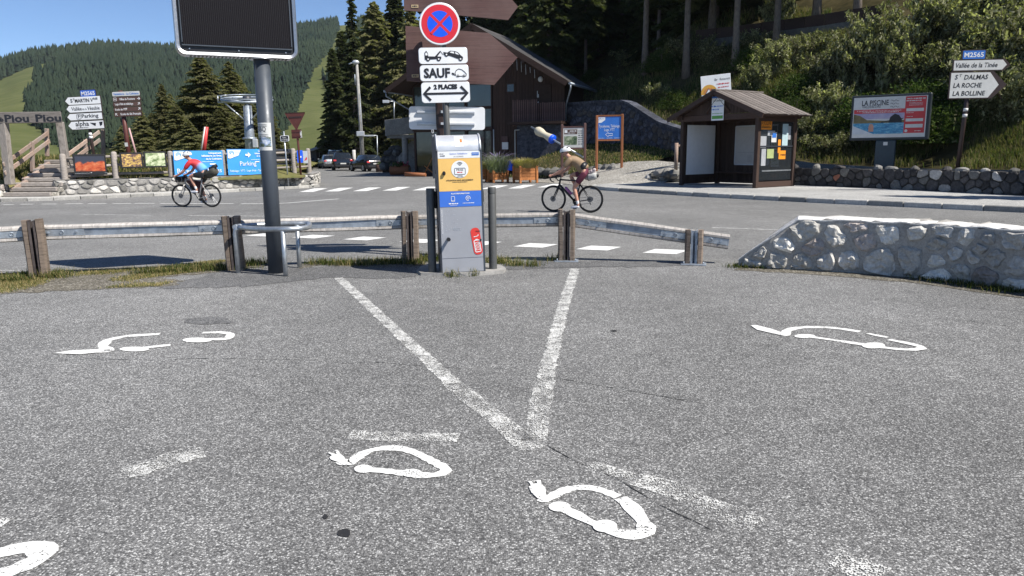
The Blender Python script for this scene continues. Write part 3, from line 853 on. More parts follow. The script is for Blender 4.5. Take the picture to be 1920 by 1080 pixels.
for k, (h, rad, nbr, per, droop, base, size, rag, mat, seed) in {
    'fir_a': (17, 2.6, 250, 110, .30, .05, .15, .25, M_FIR, 1), 'fir_b': (20, 2.5, 270, 104, .36, .06, .15, .28, M_FIR, 2), 'fir_c': (14, 2.5, 220, 100, .28, .04, .15, .25, M_FIR, 3),
    'larch_a': (14, 4.3, 260, 120, .20, .03, .14, .38, M_LARCH, 4), 'larch_b': (17, 4.0, 270, 110, .26, .05, .14, .42, M_LARCH, 5), 'spire': (21, 1.7, 150, 44, .45, .06, .16, .45, M_FIR, 6),
    'high_fir': (19, 3.2, 170, 78, .30, .30, .20, .35, M_FIR, 7), 'high_larch': (18, 3.1, 150, 66, .25, .34, .19, .4, M_LARCH, 8)}.items():
    CONI[k] = (conifer_crown(h, rad, seed, nbr, per, droop, base, size, rag, mat), trunk_mesh(h, .17 + h * (.009 if 'high' not in k else .002), seed, M_BARK if 'high' not in k else M_BARKP), h)
def conifer(kind, name, label, x, y, z, h, rz, group=None, wide=1.0):
    t = thing(name, label, 'tree', (x, y, z), rz, group)
    s = h / CONI[kind][2]
    link('crown', CONI[kind][0], t); link('trunk', CONI[kind][1], t)
    t.scale = (s * wide, s * wide, s)
    return t
def conifer_px(kind, name, label, px, ytop, Y, zbase, group=None, wide=1.0):
    top = P(px, ytop, Y)
    return conifer(kind, name, label, top.x, top.y, zbase, top.z - zbase, rnd.random() * 6.28, group, wide)
# trees beyond the meadow on the left
for kind, lab, px, yt, Y, w in (
    ('larch_a', 'small olive larch between the brown sign and the banners', 262, 205, 58, 1.0),
    ('larch_b', 'slim olive larch beside the brown tourist sign', 302, 158, 64, 1.0),
    ('larch_a', 'low bushy larch at the left of the tall one', 330, 196, 55, 1.2),
    ('larch_a', 'tallest olive conifer just left of the screen pole', 374, 106, 60, 1.25),
    ('larch_b', 'olive larch filling the gap right of the tallest one', 398, 150, 63, 1.2),
    ('larch_a', 'broad low larch above the Parking banner', 452, 214, 56, 1.4),
    ('larch_a', 'broad low larch above the left banner', 352, 226, 52, 1.4),
    ('larch_b', 'larch left of the chairlift wheel, set farther back', 446, 140, 74, 1.2),
    ('larch_b', 'feathery larch behind the chairlift wheel', 428, 116, 68, 1.25),
    ('larch_a', 'bushy larch below the chairlift wheel', 408, 205, 54, 1.3),
    ('larch_b', 'larch right behind the big screen pole', 492, 165, 72, 1.1),
    ('fir_c', 'small dark conifer left of the brown triangle sign', 536, 258, 75, 1.2),
    ('fir_c', 'small dark fir at the foot of the grassy ski run', 604, 248, 92, 1.3),
    ('larch_a', 'young larch low behind the photo panels', 228, 236, 62, 1.2),
    ('larch_a', 'olive larch just right of the tourist plates', 284, 212, 66, 1.2), ('larch_b', 'taller larch rising between the two photo panels', 318, 176, 72, 1.2),
    ('larch_a', 'larch under the cable wheel, nearest the screen pole', 472, 196, 60, 1.2), ('larch_a', 'low larch right of the screen pole', 512, 228, 66, 1.3)):
    conifer_px(kind, 'larch_tree' if 'larch' in kind else 'fir_tree', lab, px, yt, Y, 1.2 if px < 520 else .3, 'conifers beyond the meadow', w * 1.1)
# the dark stand behind the concrete pole
for kind, lab, px, yt, Y, w in (
    ('spire', 'narrow spire-topped fir rising highest behind the concrete pole', 657, -8, 84, 1.25),
    ('fir_b', 'dark fir at the left edge of the tall stand, beside the ski run', 622, 92, 88, 1.35),
    ('fir_a', 'fir with drooping boughs left of the concrete pole', 640, 60, 92, 1.35),
    ('larch_b', 'tall loose larch right of the concrete pole', 700, 5, 94, 1.35),
    ('fir_b', 'tall larch-green fir beside the chalet roof', 738, -30, 96, 1.35),
    ('larch_b', 'olive larch with hanging twigs behind the terrace', 722, 70, 92, 1.2),
    ('fir_b', 'dark fir directly behind the concrete pole', 682, 60, 100, 1.4),
    ('fir_a', 'lower fir between the pole and the terrace', 700, 150, 100, 1.5),
    ('larch_b', 'larch close to the left end of the chalet roof', 768, 15, 90, 1.2),
    ('fir_b', 'tall fir above the wooden arrow boards', 806, -60, 92, 1.35),
    ('fir_a', 'low dark fir above the parked cars', 655, 170, 94, 1.5)):
    conifer_px(kind, 'larch_tree' if 'larch' in kind else 'fir_tree', lab, px, yt, Y, hill_at(P(px, 200, Y).x, Y) - .1, 'tall conifers behind the car park', w)
# wood on the hillside to the right: trunks in clear view first, then two trees added to shade the slope
for kind, lab, px, py, h in (
    ('high_larch', 'straight bare trunk on the dark slope, leftmost of three above the retaining wall', 1209, 138, 17),
    ('high_fir', 'straight bare trunk on the slope left of the restaurant board', 1286, 143, 18),
    ('high_larch', 'grey trunk on the slope behind the restaurant board', 1378, 132, 17),
    ('high_fir', 'thick trunk in front of the upper stone wall', 1454, 98, 17),
    ('high_larch', 'stout trunk beyond the upper stone wall', 1606, 40, 17),
    ('high_larch', 'tree added for shade above the upper wall, between the two thickest trunks', 1530, 44, 19),
    ('high_fir', 'tree added for shade above the upper wall, over the restaurant board', 1335, 62, 19)):
    p = hill_px(px, py)
    conifer(kind, 'slope_tree', lab, p.x, p.y, p.z - .1, h, rnd.random() * 6.28, 'trees of the hillside wood')
HB = []
rr_ = random.Random(21)
tries = 0
while len(HB) < 190 and tries < 16000:
    tries += 1
    x = rr_.uniform(-8, 75); y = rr_.uniform(26, 112)
    z = hill_at(x, y)
    if z < 4.0: continue
    px, py = proj((x, y, z))
    if px < 760 or px > 2250: continue
    if z < 9.0 and 1050 < px: continue
    if px > 1600 and y < 60: continue
    if any((x - a) ** 2 + (y - b) ** 2 < 7.5 for a, b in HB): continue
    if px > 1050 and y < 60 and (x - 19) ** 2 + (y - 38) ** 2 < 6: continue
    HB.append((x, y))
    kind = rr_.choice(['high_fir', 'high_larch', 'fir_a', 'fir_b', 'high_fir'])
    far_ = y > 55
    conifer(kind, 'hillside_conifer', 'dark conifer standing in the shaded wood on the hillside', x, y, z - .2, rr_.uniform(14, 21), rr_.random() * 6.28, 'conifers of the shaded hillside wood', 1.1)
# trees up the bank on the right, outside the picture, that shade the pavement and the slope
for x, y, h in ((21.5, 16.5, 12), (23, 11, 13), (25.5, 5, 13)):
    conifer('high_larch' if h != 13 else 'high_fir', 'bank_tree', 'larch on the bank beside the road, past the right edge of the picture', x, y, hill_at(x, y) - .2, h, rr_.random() * 6.28, 'trees at the roadside bank')

def bush_mesh(seed, rx, ry, rz, n, leaf, pale=.0, hang=0.0, mats=None, arch=0):
    r = np.random.default_rng(seed)
    if arch:          # long arching shoots with leaves hanging from them
        P_ = []
        for i in range(arch):
            a = r.random() * 6.283; ln = r.uniform(.55, 1.15); k = max(6, n // arch); t = r.random(k) ** .7; bow = r.uniform(.5, 1.0)
            q0 = np.array([r.normal(0, .22) * rx, r.normal(0, .22) * ry])
            p = np.stack([q0[0] + math.cos(a) * rx * bow * ln * t ** 1.5, q0[1] + math.sin(a) * ry * bow * ln * t ** 1.5, rz * ln * (1.55 * t - .75 * t * t * bow)], 1)
            P_.append(p + r.normal(0, .07, (k, 3)))
        p = np.concatenate(P_); n = len(p)
    else:
        nc = max(8, n // 45); cc = unit(r.normal(0, 1, (nc, 3))) * (r.random((nc, 1)) ** .4); cc[:, 2] = np.abs(cc[:, 2])
        cc *= np.array([rx, ry, rz]); ci = r.integers(0, nc, n)
        p = cc[ci] + r.normal(0, 1, (n, 3)) * np.array([rx, ry, rz]) * .17
    p[:, 2] = np.maximum(p[:, 2], .02)
    ax = unit(r.normal(0, 1, (n, 3)) + np.array([[0, 0, -hang * 2]]))
    nb = unit(np.cross(ax, r.normal(0, 1, (n, 3))))
    sz = leaf * r.uniform(.6, 1.6, n)
    V, F = quads(p.astype(np.float32), ax * sz[:, None], nb * (sz * .34)[:, None])
    mi = (r.random(n) < pale).astype(np.int32)
    return np_mesh('foliage', V, F, mats or [M_BUSH, M_BUSHPALE], mi=mi)
def twig_mesh(seed, rx, ry, rz, k=12):
    m = MB(); r = random.Random(seed)
    for i in range(k):
        a = r.random() * 6.28; q = r.uniform(.3, .85)
        m.tube([(r.uniform(-.1, .1), r.uniform(-.1, .1), -.2), (rx * q * .5 * math.cos(a), ry * q * .5 * math.sin(a), rz * .5), (rx * q * math.cos(a), ry * q * math.sin(a), rz * r.uniform(.7, 1))], [.03, .02, .008], 4, caps=False)
    return m.mesh('stems', M_BARK)
BUSH = [(bush_mesh(1, 1.6, 1.4, 1.9, 9500, .062, .40, .7, None, 70), twig_mesh(1, 1.6, 1.4, 1.9)), (bush_mesh(2, 1.9, 1.5, 1.6, 9000, .06, .28, .5, None, 90), twig_mesh(2, 1.9, 1.5, 1.6)),
        (bush_mesh(3, 1.3, 1.2, 2.3, 8800, .068, .5, 1.1, None, 55), twig_mesh(3, 1.3, 1.2, 2.3)), (bush_mesh(4, 1.5, 1.3, 1.3, 7600, .055, .1, .2, [M_BUSHDK, M_BUSH]), twig_mesh(4, 1.5, 1.3, 1.3))]
def bush(i, label, p, s, group='bushes on the roadside slope', rz=None):
    t = thing('bush', label, 'bush', (p[0], p[1], p[2] - .15), rnd.random() * 6.28 if rz is None else rz, group)
    link('foliage', BUSH[i][0], t); link('stems', BUSH[i][1], t); t.scale = (s, s, s)
    return t
for i, px, py, s, lab in (
    (2, 1590, 168, 1.0, 'pale drooping bush at the left end of the thicket above the billboard'), (0, 1640, 130, 1.15, 'pale leafy bush above the left half of the billboard'),
    (2, 1665, 165, 1.1, 'drooping pale bush straight above the billboard'), (0, 1700, 120, 1.2, 'sunlit bush high above the right edge of the billboard'),
    (1, 1745, 165, 1.0, 'green bush between the billboard and the arrow signpost'), (2, 1760, 100, 1.1, 'tall pale bush above the blue road-number plate'),
    (0, 1820, 95, 1.2, 'wide pale bush behind the blue road-number plate'), (1, 1880, 110, 1.2, 'green bush behind the tip of the arrow sign'),
    (2, 1900, 60, 1.1, 'pale bush at the top right corner of the slope'), (0, 1850, 200, 1.0, 'bush just below the big arrow sign'),
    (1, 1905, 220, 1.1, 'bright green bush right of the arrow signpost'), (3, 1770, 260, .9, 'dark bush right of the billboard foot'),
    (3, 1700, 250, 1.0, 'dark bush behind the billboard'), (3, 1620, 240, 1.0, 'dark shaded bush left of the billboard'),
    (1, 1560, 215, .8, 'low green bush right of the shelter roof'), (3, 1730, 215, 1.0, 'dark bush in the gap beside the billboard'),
    (0, 1960, 150, 1.3, 'large bush cut by the right edge of the picture'), (1, 1845, 150, 1.0, 'green bush in the middle of the slope right of the signs'),
    (2, 1455, 55, .9, 'small round-headed shrub growing around the thick trunk'), (3, 1265, 200, .7, 'low shrub above the retaining wall, left of the shelter roof'),
    (1, 1230, 190, .6, 'sunlit shrub on top of the retaining wall')):
    p = hill_px(px, py)
    if p is not None: bush(i, lab, p, s)

for i, (px, py, sc) in enumerate(((1110, 150, .8), (1150, 170, .7), (1180, 120, .9), (1240, 130, .8), (1300, 110, .8), (1330, 120, .7), (1410, 125, .8), (1430, 160, .7), (1470, 130, .9), (1500, 180, .8), (1520, 110, .8), (1090, 110, .9), (1200, 80, .9), (1420, 95, .7), (1545, 150, .8), (1490, 220, .7), (1525, 260, .7), (1560, 290, .6))):
    p = hill_px(px, py)
    if p is not None: t = bush(1 if i % 3 else 3, 'low bush of the undergrowth on the slope between the chalet and the billboard', p, sc, 'undergrowth of the slope')
def blades(name, pts, hmin, hmax, mats, label=None, cat='grass', w=.012, lean=.5, parent=None, mixp=.3, seed=3):
    r = np.random.default_rng(seed); n = len(pts); B = np.asarray(pts, np.float32)
    a = r.random(n) * 6.283; h = r.uniform(hmin, hmax, n)
    d = np.stack([np.cos(a), np.sin(a), np.zeros(n)], 1); sd = np.stack([-d[:, 1], d[:, 0], d[:, 2]], 1)
    ln = r.random(n) * lean
    m = B + d * (h * ln * .35)[:, None]; m[:, 2] += h * .6
    t = B + d * (h * ln)[:, None]; t[:, 2] += h * (1 - .3 * ln)
    V = np.stack([B - sd * w, B + sd * w, m + sd * w * .8, m - sd * w * .8, t + sd * w * .15, t - sd * w * .15], 1).reshape(-1, 3)
    i = np.arange(n)[:, None] * 6
    F = np.concatenate([i + np.array([[0, 1, 2, 3]]), i + np.array([[3, 2, 4, 5]])], 0)
    mi = (r.random(n) < mixp).astype(np.int32)
    o = link(name, np_mesh(name, V, F, mats, mi=np.concatenate([mi, mi])), parent)
    return tag(o, label, cat, kind='stuff')
def scatter_poly(poly, n, zf, seed, clump=0.0, cs=1.0):
    r = random.Random(seed); xs = [p[0] for p in poly]; ys = [p[1] for p in poly]; out = []; k = 0
    while len(out) < n and k < n * 40:
        k += 1
        x, y = r.uniform(min(xs), max(xs)), r.uniform(min(ys), max(ys))
        if not in_poly(x, y, poly): continue
        if clump and noise.noise((x * cs, y * cs, seed)) < clump * (r.random() - .3): continue
        out.append((x, y, zf(x, y)))
    return out
# verge grass along the guard rail and at the foot of the walls
vg = [G(x, y) for x, y in ((-120, 560), (0, 552), (100, 547), (190, 542), (300, 538), (330, 530), (240, 528), (330, 516), (400, 508), (470, 498), (500, 488), (400, 490), (300, 502), (150, 510), (0, 516), (-120, 520))]
blades('verge_grass', scatter_poly([(p.x, p.y) for p in vg], 26000, lambda x, y: 0.0, 2, .25, 1.2), .012, .05, [M_GRASS, M_DRY], 'half dry grass along the guard rail at the left', w=.0035, mixp=.68, lean=1.5)
def tufts(name, spots, label, hm=.22, mixp=.25, seed=9, n=110, sp=.14):
    r = random.Random(seed); pts = []
    for px, py, k in spots:
        c = G(px, py)
        for _ in range(int(n * k)): pts.append((c.x + r.gauss(0, sp * k), c.y + r.gauss(0, .06), 0))
    return blades(name, pts, hm * .35, hm, [M_GRASS, M_DRY], label, w=.0035, mixp=mixp, lean=1.3, seed=seed)
tufts('post_grass', [(60, 520, 1.2), (95, 522, 1.0), (110, 516, .8), (30, 528, 1), (420, 506, 1.4), (450, 500, 1), (475, 496, 1.2), (395, 508, 1), (745, 494, 1.2), (790, 490, 1.4), (800, 486, 1), (775, 496, .8), (600, 496, 1), (640, 497, 1.1), (680, 498, 1.3), (715, 496, 1.2), (925, 493, .9), (940, 495, 1), (1045, 489, .7), (890, 517, .25), (848, 520, .3), (970, 499, .6), (1000, 500, .5), (330, 512, 1.2), (280, 514, 1.2), (360, 508, 1.2)], 'green tufts around the guard rail posts and the charger base', .15, .35, 9, 230)
tufts('wall_foot_grass', [(1400 + 26 * i, 502 + (0 if i < 9 else (i - 9) * 3.6) + .4 * i, .9) for i in range(21)], 'green weeds along the foot of the pale stone wall', .10, .2, 11, 260, .17)
# grass of the slopes
def slope_grass(name, label, seed, n, region, hm, w, mats, mixp, clump=.8):
    r = random.Random(seed); out = []; k = 0
    while len(out) < n and k < n * 12:
        k += 1
        px, py = r.uniform(region[0], region[2]), r.uniform(region[1], region[3])
        p = hill_px(px, py)
        if p is None or p.y > 75: continue
        if noise.noise((p.x * .5, p.y * .5, seed)) < clump * (r.random() - .45): continue
        out.append(tuple(p))
    return blades(name, out, hm * .4, hm, mats, label, w=w, mixp=mixp, lean=.8, seed=seed)
slope_grass('slope_grass', 'long grass on the lit roadside slope', 4, 42000, (1440, 60, 1960, 335), .42, .011, [M_GRASS, M_SLOPE], .55)
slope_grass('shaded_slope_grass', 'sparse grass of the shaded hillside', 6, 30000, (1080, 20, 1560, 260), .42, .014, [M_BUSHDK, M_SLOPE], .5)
_b = np.empty(len(bank.data.vertices) * 3, np.float32); bank.data.vertices.foreach_get('co', _b); _b = _b.reshape(-1, 3)
pts = []
polys = [tuple(p.vertices) for p in bank.data.polygons]
for _ in range(7000):
    f = rnd.choice(polys); u, v = rnd.random(), rnd.random()
    q = (_b[f[0]] * (1 - u) + _b[f[1]] * u) * (1 - v) + (_b[f[3]] * (1 - u) + _b[f[2]] * u) * v
    pts.append(tuple(q))
blades('bank_grass', pts, .05, .16, [M_BUSHDK, M_DRY], 'short grass on the bank below the blue-grey wall', w=.014, mixp=.3, seed=12)  # dark blades: the shade on the bank is put into their colour
pts = []
MBVH = BVHTree.FromPolygons([tuple(v.co) for v in meadow.data.vertices], [tuple(p.vertices) for p in meadow.data.polygons])
while len(pts) < 14000:
    px, py = rnd.uniform(-60, 600), rnd.uniform(284, 338)
    h = MBVH.ray_cast(CAM, ray(px, py).normalized())
    if h[0] is None or h[0].y > 60: continue
    if h[0].x > -14.5 and h[0].z < 1.12: continue
    pts.append(tuple(h[0]))
blades('meadow_grass', pts, .08, .28, [M_GRASS, M_DRY], 'tall yellow-green grass behind the low stone wall', w=.016, mixp=.45, seed=13)
# ------------------------------------------------------------------ foreground objects
RZ90 = Matrix.Rotation(R(90), 4, 'Z')
RX90 = Matrix.Rotation(R(90), 4, 'X')
def cylY(mb, x, z, r, y0, y1, n=14, mi=0):     # short cylinder along y (bolts, knobs)
    mb.prism(disc(x, z, r, n=n), y0, y1, mi)

# --- stones set in a wall face
def clip_poly(poly, a, b):
    """keep the part of poly nearer to a than to b"""
    m = ((a[0] + b[0]) / 2, (a[1] + b[1]) / 2); n = (b[0] - a[0], b[1] - a[1]); out = []
    for i in range(len(poly)):
        p, q = poly[i], poly[(i + 1) % len(poly)]
        dp = (p[0] - m[0]) * n[0] + (p[1] - m[1]) * n[1]; dq = (q[0] - m[0]) * n[0] + (q[1] - m[1]) * n[1]
        if dp <= 0: out.append(p)
        if (dp < 0) != (dq < 0) and dp != dq:
            t = dp / (dp - dq); out.append((p[0] + (q[0] - p[0]) * t, p[1] + (q[1] - p[1]) * t))
    return out
def cells(bound, n, seed, aspect=1.4, relax=2):
    r = random.Random(seed); xs = [p[0] for p in bound]; ys = [p[1] for p in bound]
    S = []
    while len(S) < n:
        p = (r.uniform(min(xs), max(xs)), r.uniform(min(ys), max(ys)))
        if in_poly(p[0], p[1], bound): S.append(p)
    sc = lambda p: (p[0], p[1] * aspect)
    for it in range(relax + 1):
        out = []
        B_ = [sc(p) for p in bound]; Q = [sc(p) for p in S]
        for i, a in enumerate(Q):
            c = B_
            for j in sorted(range(len(Q)), key=lambda j: (Q[j][0] - a[0]) ** 2 + (Q[j][1] - a[1]) ** 2)[1:22]:
                c = clip_poly(c, a, Q[j])
                if len(c) < 3: break
            out.append([(p[0], p[1] / aspect) for p in c])
        if it < relax:
            S = [(sum(p[0] for p in c) / len(c), sum(p[1] for p in c) / len(c)) if len(c) > 2 else S[i] for i, c in enumerate(out)]
            S = [(x + r.uniform(-.03, .03), y + r.uniform(-.02, .02)) for x, y in S]
    return [c for c in out if len(c) > 2]
def path_map(path, side):
    L = [0]
    for a, b in zip(path[:-1], path[1:]): L.append(L[-1] + (b - a).length)
    def f(s, h, d):
        s = min(max(s, 0), L[-1] - 1e-4); i = max(k for k in range(len(L) - 1) if L[k] <= s)
        a, b = path[i], path[i + 1]; t = (b - a).normalized(); u = (s - L[i]) / (L[i + 1] - L[i])
        n0 = Vector((t.y, -t.x, 0)) * side
        # blend normals at the joints
        if u < .5 and i > 0:
            t2 = (path[i] - path[i - 1]).normalized(); n0 = n0.lerp(Vector((t2.y, -t2.x, 0)) * side, .5 - u)
        elif u >= .5 and i < len(path) - 2:
            t2 = (path[i + 2] - path[i + 1]).normalized(); n0 = n0.lerp(Vector((t2.y, -t2.x, 0)) * side, u - .5)
        p = a + t * (s - L[i]) + n0.normalized() * d
        return Vector((p.x, p.y, a.z + (b.z - a.z) * u + h))
    return f, L[-1]
def stone_face(parent, f, bound, n, seed, gap, bulge, mats, weights, aspect=1.4, rough=.0, rings=None, cut=True, sizej=.0, name='stone', dense=False, relax=2):
    r = random.Random(seed)
    for c in cells(bound, n, seed, aspect, relax):
        cx = sum(p[0] for p in c) / len(c); cy = sum(p[1] for p in c) / len(c)
        if cut:    # round off the corners
            q = []
            for i in range(len(c)):
                a, b = c[i], c[(i + 1) % len(c)]
                q += [(a[0] * .78 + b[0] * .22, a[1] * .78 + b[1] * .22), (a[0] * .22 + b[0] * .78, a[1] * .22 + b[1] * .78)]
            c = q
        if dense: c = [p for i in range(len(c)) for p in (c[i], ((c[i][0] + c[(i + 1) % len(c)][0]) / 2, (c[i][1] + c[(i + 1) % len(c)][1]) / 2))]
        rad = sum(math.hypot(p[0] - cx, p[1] - cy) for p in c) / len(c)
        if rad < .02: continue
        k0 = max(.3, 1 - gap / rad) * (1 - r.random() * sizej); b = bulge * r.uniform(.6, 1.25)
        jit = [1 + r.uniform(-.06, .06) for _ in c]
        V = []; RG = rings or [(1.0, -.03), (1.0, .45), (.86, .9), (.5, 1.0)]
        for sc_, dd in RG:
            for (x, y), j in zip(c, jit):
                xx, yy = cx + (x - cx) * k0 * sc_ * j, cy + (y - cy) * k0 * sc_ * j
                d = b * dd
                if rough and dd > 0: d += rough * (noise.noise((xx * 9 + seed, yy * 9, dd)) + .6 * noise.noise((xx * 22, yy * 22, seed))) ; xx += rough * .6 * noise.noise((xx * 15, yy * 15, seed + 5)); yy += rough * .6 * noise.noise((xx * 15, yy * 15, seed + 9))
                V.append(f(xx, yy, d))
        m_ = len(c); F = []
        for k in range(len(RG) - 1):
            for i in range(m_): F.append((k * m_ + i, k * m_ + (i + 1) % m_, (k + 1) * m_ + (i + 1) % m_, (k + 1) * m_ + i))
        V.append(f(cx, cy, b * 1.04 + (rough * noise.noise((cx * 9, cy * 9, seed)) if rough else 0))); o = (len(RG) - 1) * m_
        F += [(o + i, o + (i + 1) % m_, len(V) - 1) for i in range(m_)]
        ctr = f(cx, cy, 0)
        mb = MB(); mb.add([v - ctr for v in V], F, 0, False)
        if parent.location.length: ctr = ctr - parent.location
        mb.build(name, r.choices(mats, weights)[0], parent, ctr)
def wall_core(parent, f, L, prof, thick, mat, name='core', step=.35, topj=.012, top=None):
    """prof(s) -> height; a body behind the stones"""
    m = MB(); n = max(3, int(L / step)); V = []; r = random.Random(3)
    for i in range(n + 1):
        s = L * i / n; h = prof(s) + r.uniform(-topj, topj)
        V += [f(s, -.05, 0), f(s, h, 0), f(s, h + r.uniform(-topj, topj), -thick), f(s, -.05, -thick)]
    for i in range(n):
        for j in range(4): m.add([], [(i * 4 + j, i * 4 + (j + 1) % 4, (i + 1) * 4 + (j + 1) % 4, (i + 1) * 4 + j)]) if False else m.f.append((i * 4 + j, i * 4 + (j + 1) % 4, (i + 1) * 4 + (j + 1) % 4, (i + 1) * 4 + j))
    m.f += [(0, 1, 2, 3), (n * 4 + 3, n * 4 + 2, n * 4 + 1, n * 4)]
    m.v = [tuple(v - parent.location) for v in V]; m.m = [0] * len(m.f); m.sm = [False] * len(m.f)
    return m.build(name, mat, parent)

# pale stone wall at the right edge of the parking lot
wp = [G(x, y) for x, y in ((1384, 501), (1440, 505), (1500, 507.5), (1600, 513), (1700, 521), (1810, 533), (1925, 549))] + [Vector((6.05, 6.9, 0)), Vector((6.5, 5.4, 0)), Vector((6.8, 3.6, 0))]
fw, LW = path_map(wp, 1)
sw = thing('stone_wall', 'low pale limestone wall with sloping end at the edge of the parking lot', 'wall', tuple(wp[0]))
HW = .66
slope_len = .72
prof = lambda s: .10 + (HW - .10) * min(1, s / slope_len) + .015 * noise.noise((s * 2, 1, 0))
M_STONEW = stone('whitewashed_limestone', (.50, .48, .44), (.62, .60, .55), .9, 5)
M_LIME = stone('lime_mortar', (.30, .285, .26), (.42, .40, .37), .95, 8, .8)
wall_core(sw, fw, LW, prof, .46, M_LIME, 'mortar', .08, .02)
stone_face(sw, fw, [(.02, .0), (LW, .0), (LW, HW + .005), (slope_len + .02, HW + .005), (.04, .11)], 70, 5, .016, .038, [M_STONEW, M_STONEL, M_STONEP], [5, 3, 2], 1.1, .045,
           [(1.0, -.10), (1.0, .25), (.93, .75), (.75, 1.0), (.5, 1.05), (.25, 1.1)], True, .22, dense=True, relax=1)
# its rough plastered top
cop = MB(); V = []; n = 70
n = 150
for i in range(n + 1):
    s = .0 + LW * i / n; h = prof(s) + .016 * noise.noise((s * 4.5, 0, 3))
    for d, dz in ((.004, -.012), (.010, .004), (-.03, .018), (-.12, .024), (-.34, .022), (-.465, .008), (-.475, -.06)):
        v = fw(s, h + dz + .012 * noise.noise((s * 6, d * 9, 2)), d + .018 * noise.noise((s * 7, d * 5, 7)))
        V.append(v - sw.location)
cop.add(V, [(i * 7 + j, i * 7 + j + 1, (i + 1) * 7 + j + 1, (i + 1) * 7 + j) for i in range(n) for j in range(6)], 0, False)
cop.add(V[:7], [tuple(range(7))])
cop.build('coping', stone('lime_mortar_cap', (.50, .49, .47), (.62, .61, .59), .9, 7, .7), sw)

# --- guard rail
gp = [(-130, 536, .735, .17), (75, 521, .765, .575), (443, 507, .75, .575), (770, 494, .755, .58), (1062, 490, .74, .58), (1300, 496, .49, .36)]
gpt = [G(x, y) for x, y, _, _ in gp]
gr = thing('guard_rail', 'wood and steel guard rail on short posts, its right end bent down', 'guardrail', tuple(gpt[2]))
zc = [.565, .575, .575, .58, .585, .36]
for i in range(1, 6):
    p = gpt[i]; q = gpt[i + 1] if i < 5 else gpt[i] * 2 - gpt[i - 1]; a = math.atan2((q - gpt[i - 1]).y, (q - gpt[i - 1]).x); H = gp[i][2]
    r2 = random.Random(40 + i)
    pt = bpy.data.objects.new('post', None); COL.objects.link(pt); pt.parent = gr; pt.location = p - gr.location; pt.rotation_euler = (r2.uniform(-.02, .02), r2.uniform(-.02, .02), a)
    for sx in (-1, 1):
        m = MB()
        prof_ = [(sx * (.052 + .068 * k), yy) for k, yy in ((0, -.075), (.7, -.07), (1, -.03), (1, .04), (.6, .075), (0, .075))]
        for zz0, zz1 in ((-.1, H + r2.uniform(-.012, .008)),):
            vs = [(x + r2.uniform(-.006, .006), y, z) for z in (zz0, H * .33, H * .66, zz1) for x, y in prof_]
            nn = len(prof_)
            m.add(vs, [(k * nn + j, k * nn + (j + 1) % nn, (k + 1) * nn + (j + 1) % nn, (k + 1) * nn + j) for k in range(3) for j in range(nn)] + [tuple(range(3 * nn, 4 * nn))])
        if not (i == 5 and sx == 1): m.build('half_log', M_WOODPOST, pt)
        else: m.build('half_log', M_WOODPOST, pt)
    m = MB()
    m.box((-.038, 0, H / 2 - .06), (.012, .12, H + .1)); m.box((.038, 0, H / 2 - .06), (.012, .12, H + .1)); m.box((0, .054, H / 2 - .07), (.064, .012, H + .08))
    m.box((-.024, -.056, H / 2 - .062), (.018, .008, H + .09)); m.box((.024, -.056, H / 2 - .062), (.018, .008, H + .09))
    m.build('steel_channel', M_RUST if i != 5 else M_STEEL2, pt)
    if i in (4, 5):
        m = MB(); m.box((0, -.02, .012), (.34, .24, .02), ch=.004)
        for sx in (-1, 1): cylZ = m.tube([(sx * .13, -.09, .02), (sx * .13, -.09, .05)], .012, 6)
        m.build('base_plate', M_STEEL2, pt)
beam_prof = [(-.062, .048), (-.062, .075), (-.03, .098), (.045, .10), (.09, .06), (.095, -.05), (.05, -.098), (-.04, -.096), (-.062, -.078), (-.062, -.05), (-.034, -.05), (-.034, .048)]
ends = [gpt[0], gpt[1], gpt[2], gpt[3], gpt[4], gpt[5]]
tail = gpt[5] + (gpt[5] - gpt[4]) * .265
segs = [(ends[i], ends[i + 1], zc[i], zc[i + 1]) for i in range(5)] + [(gpt[5], tail, zc[5], zc[5] - .058)]
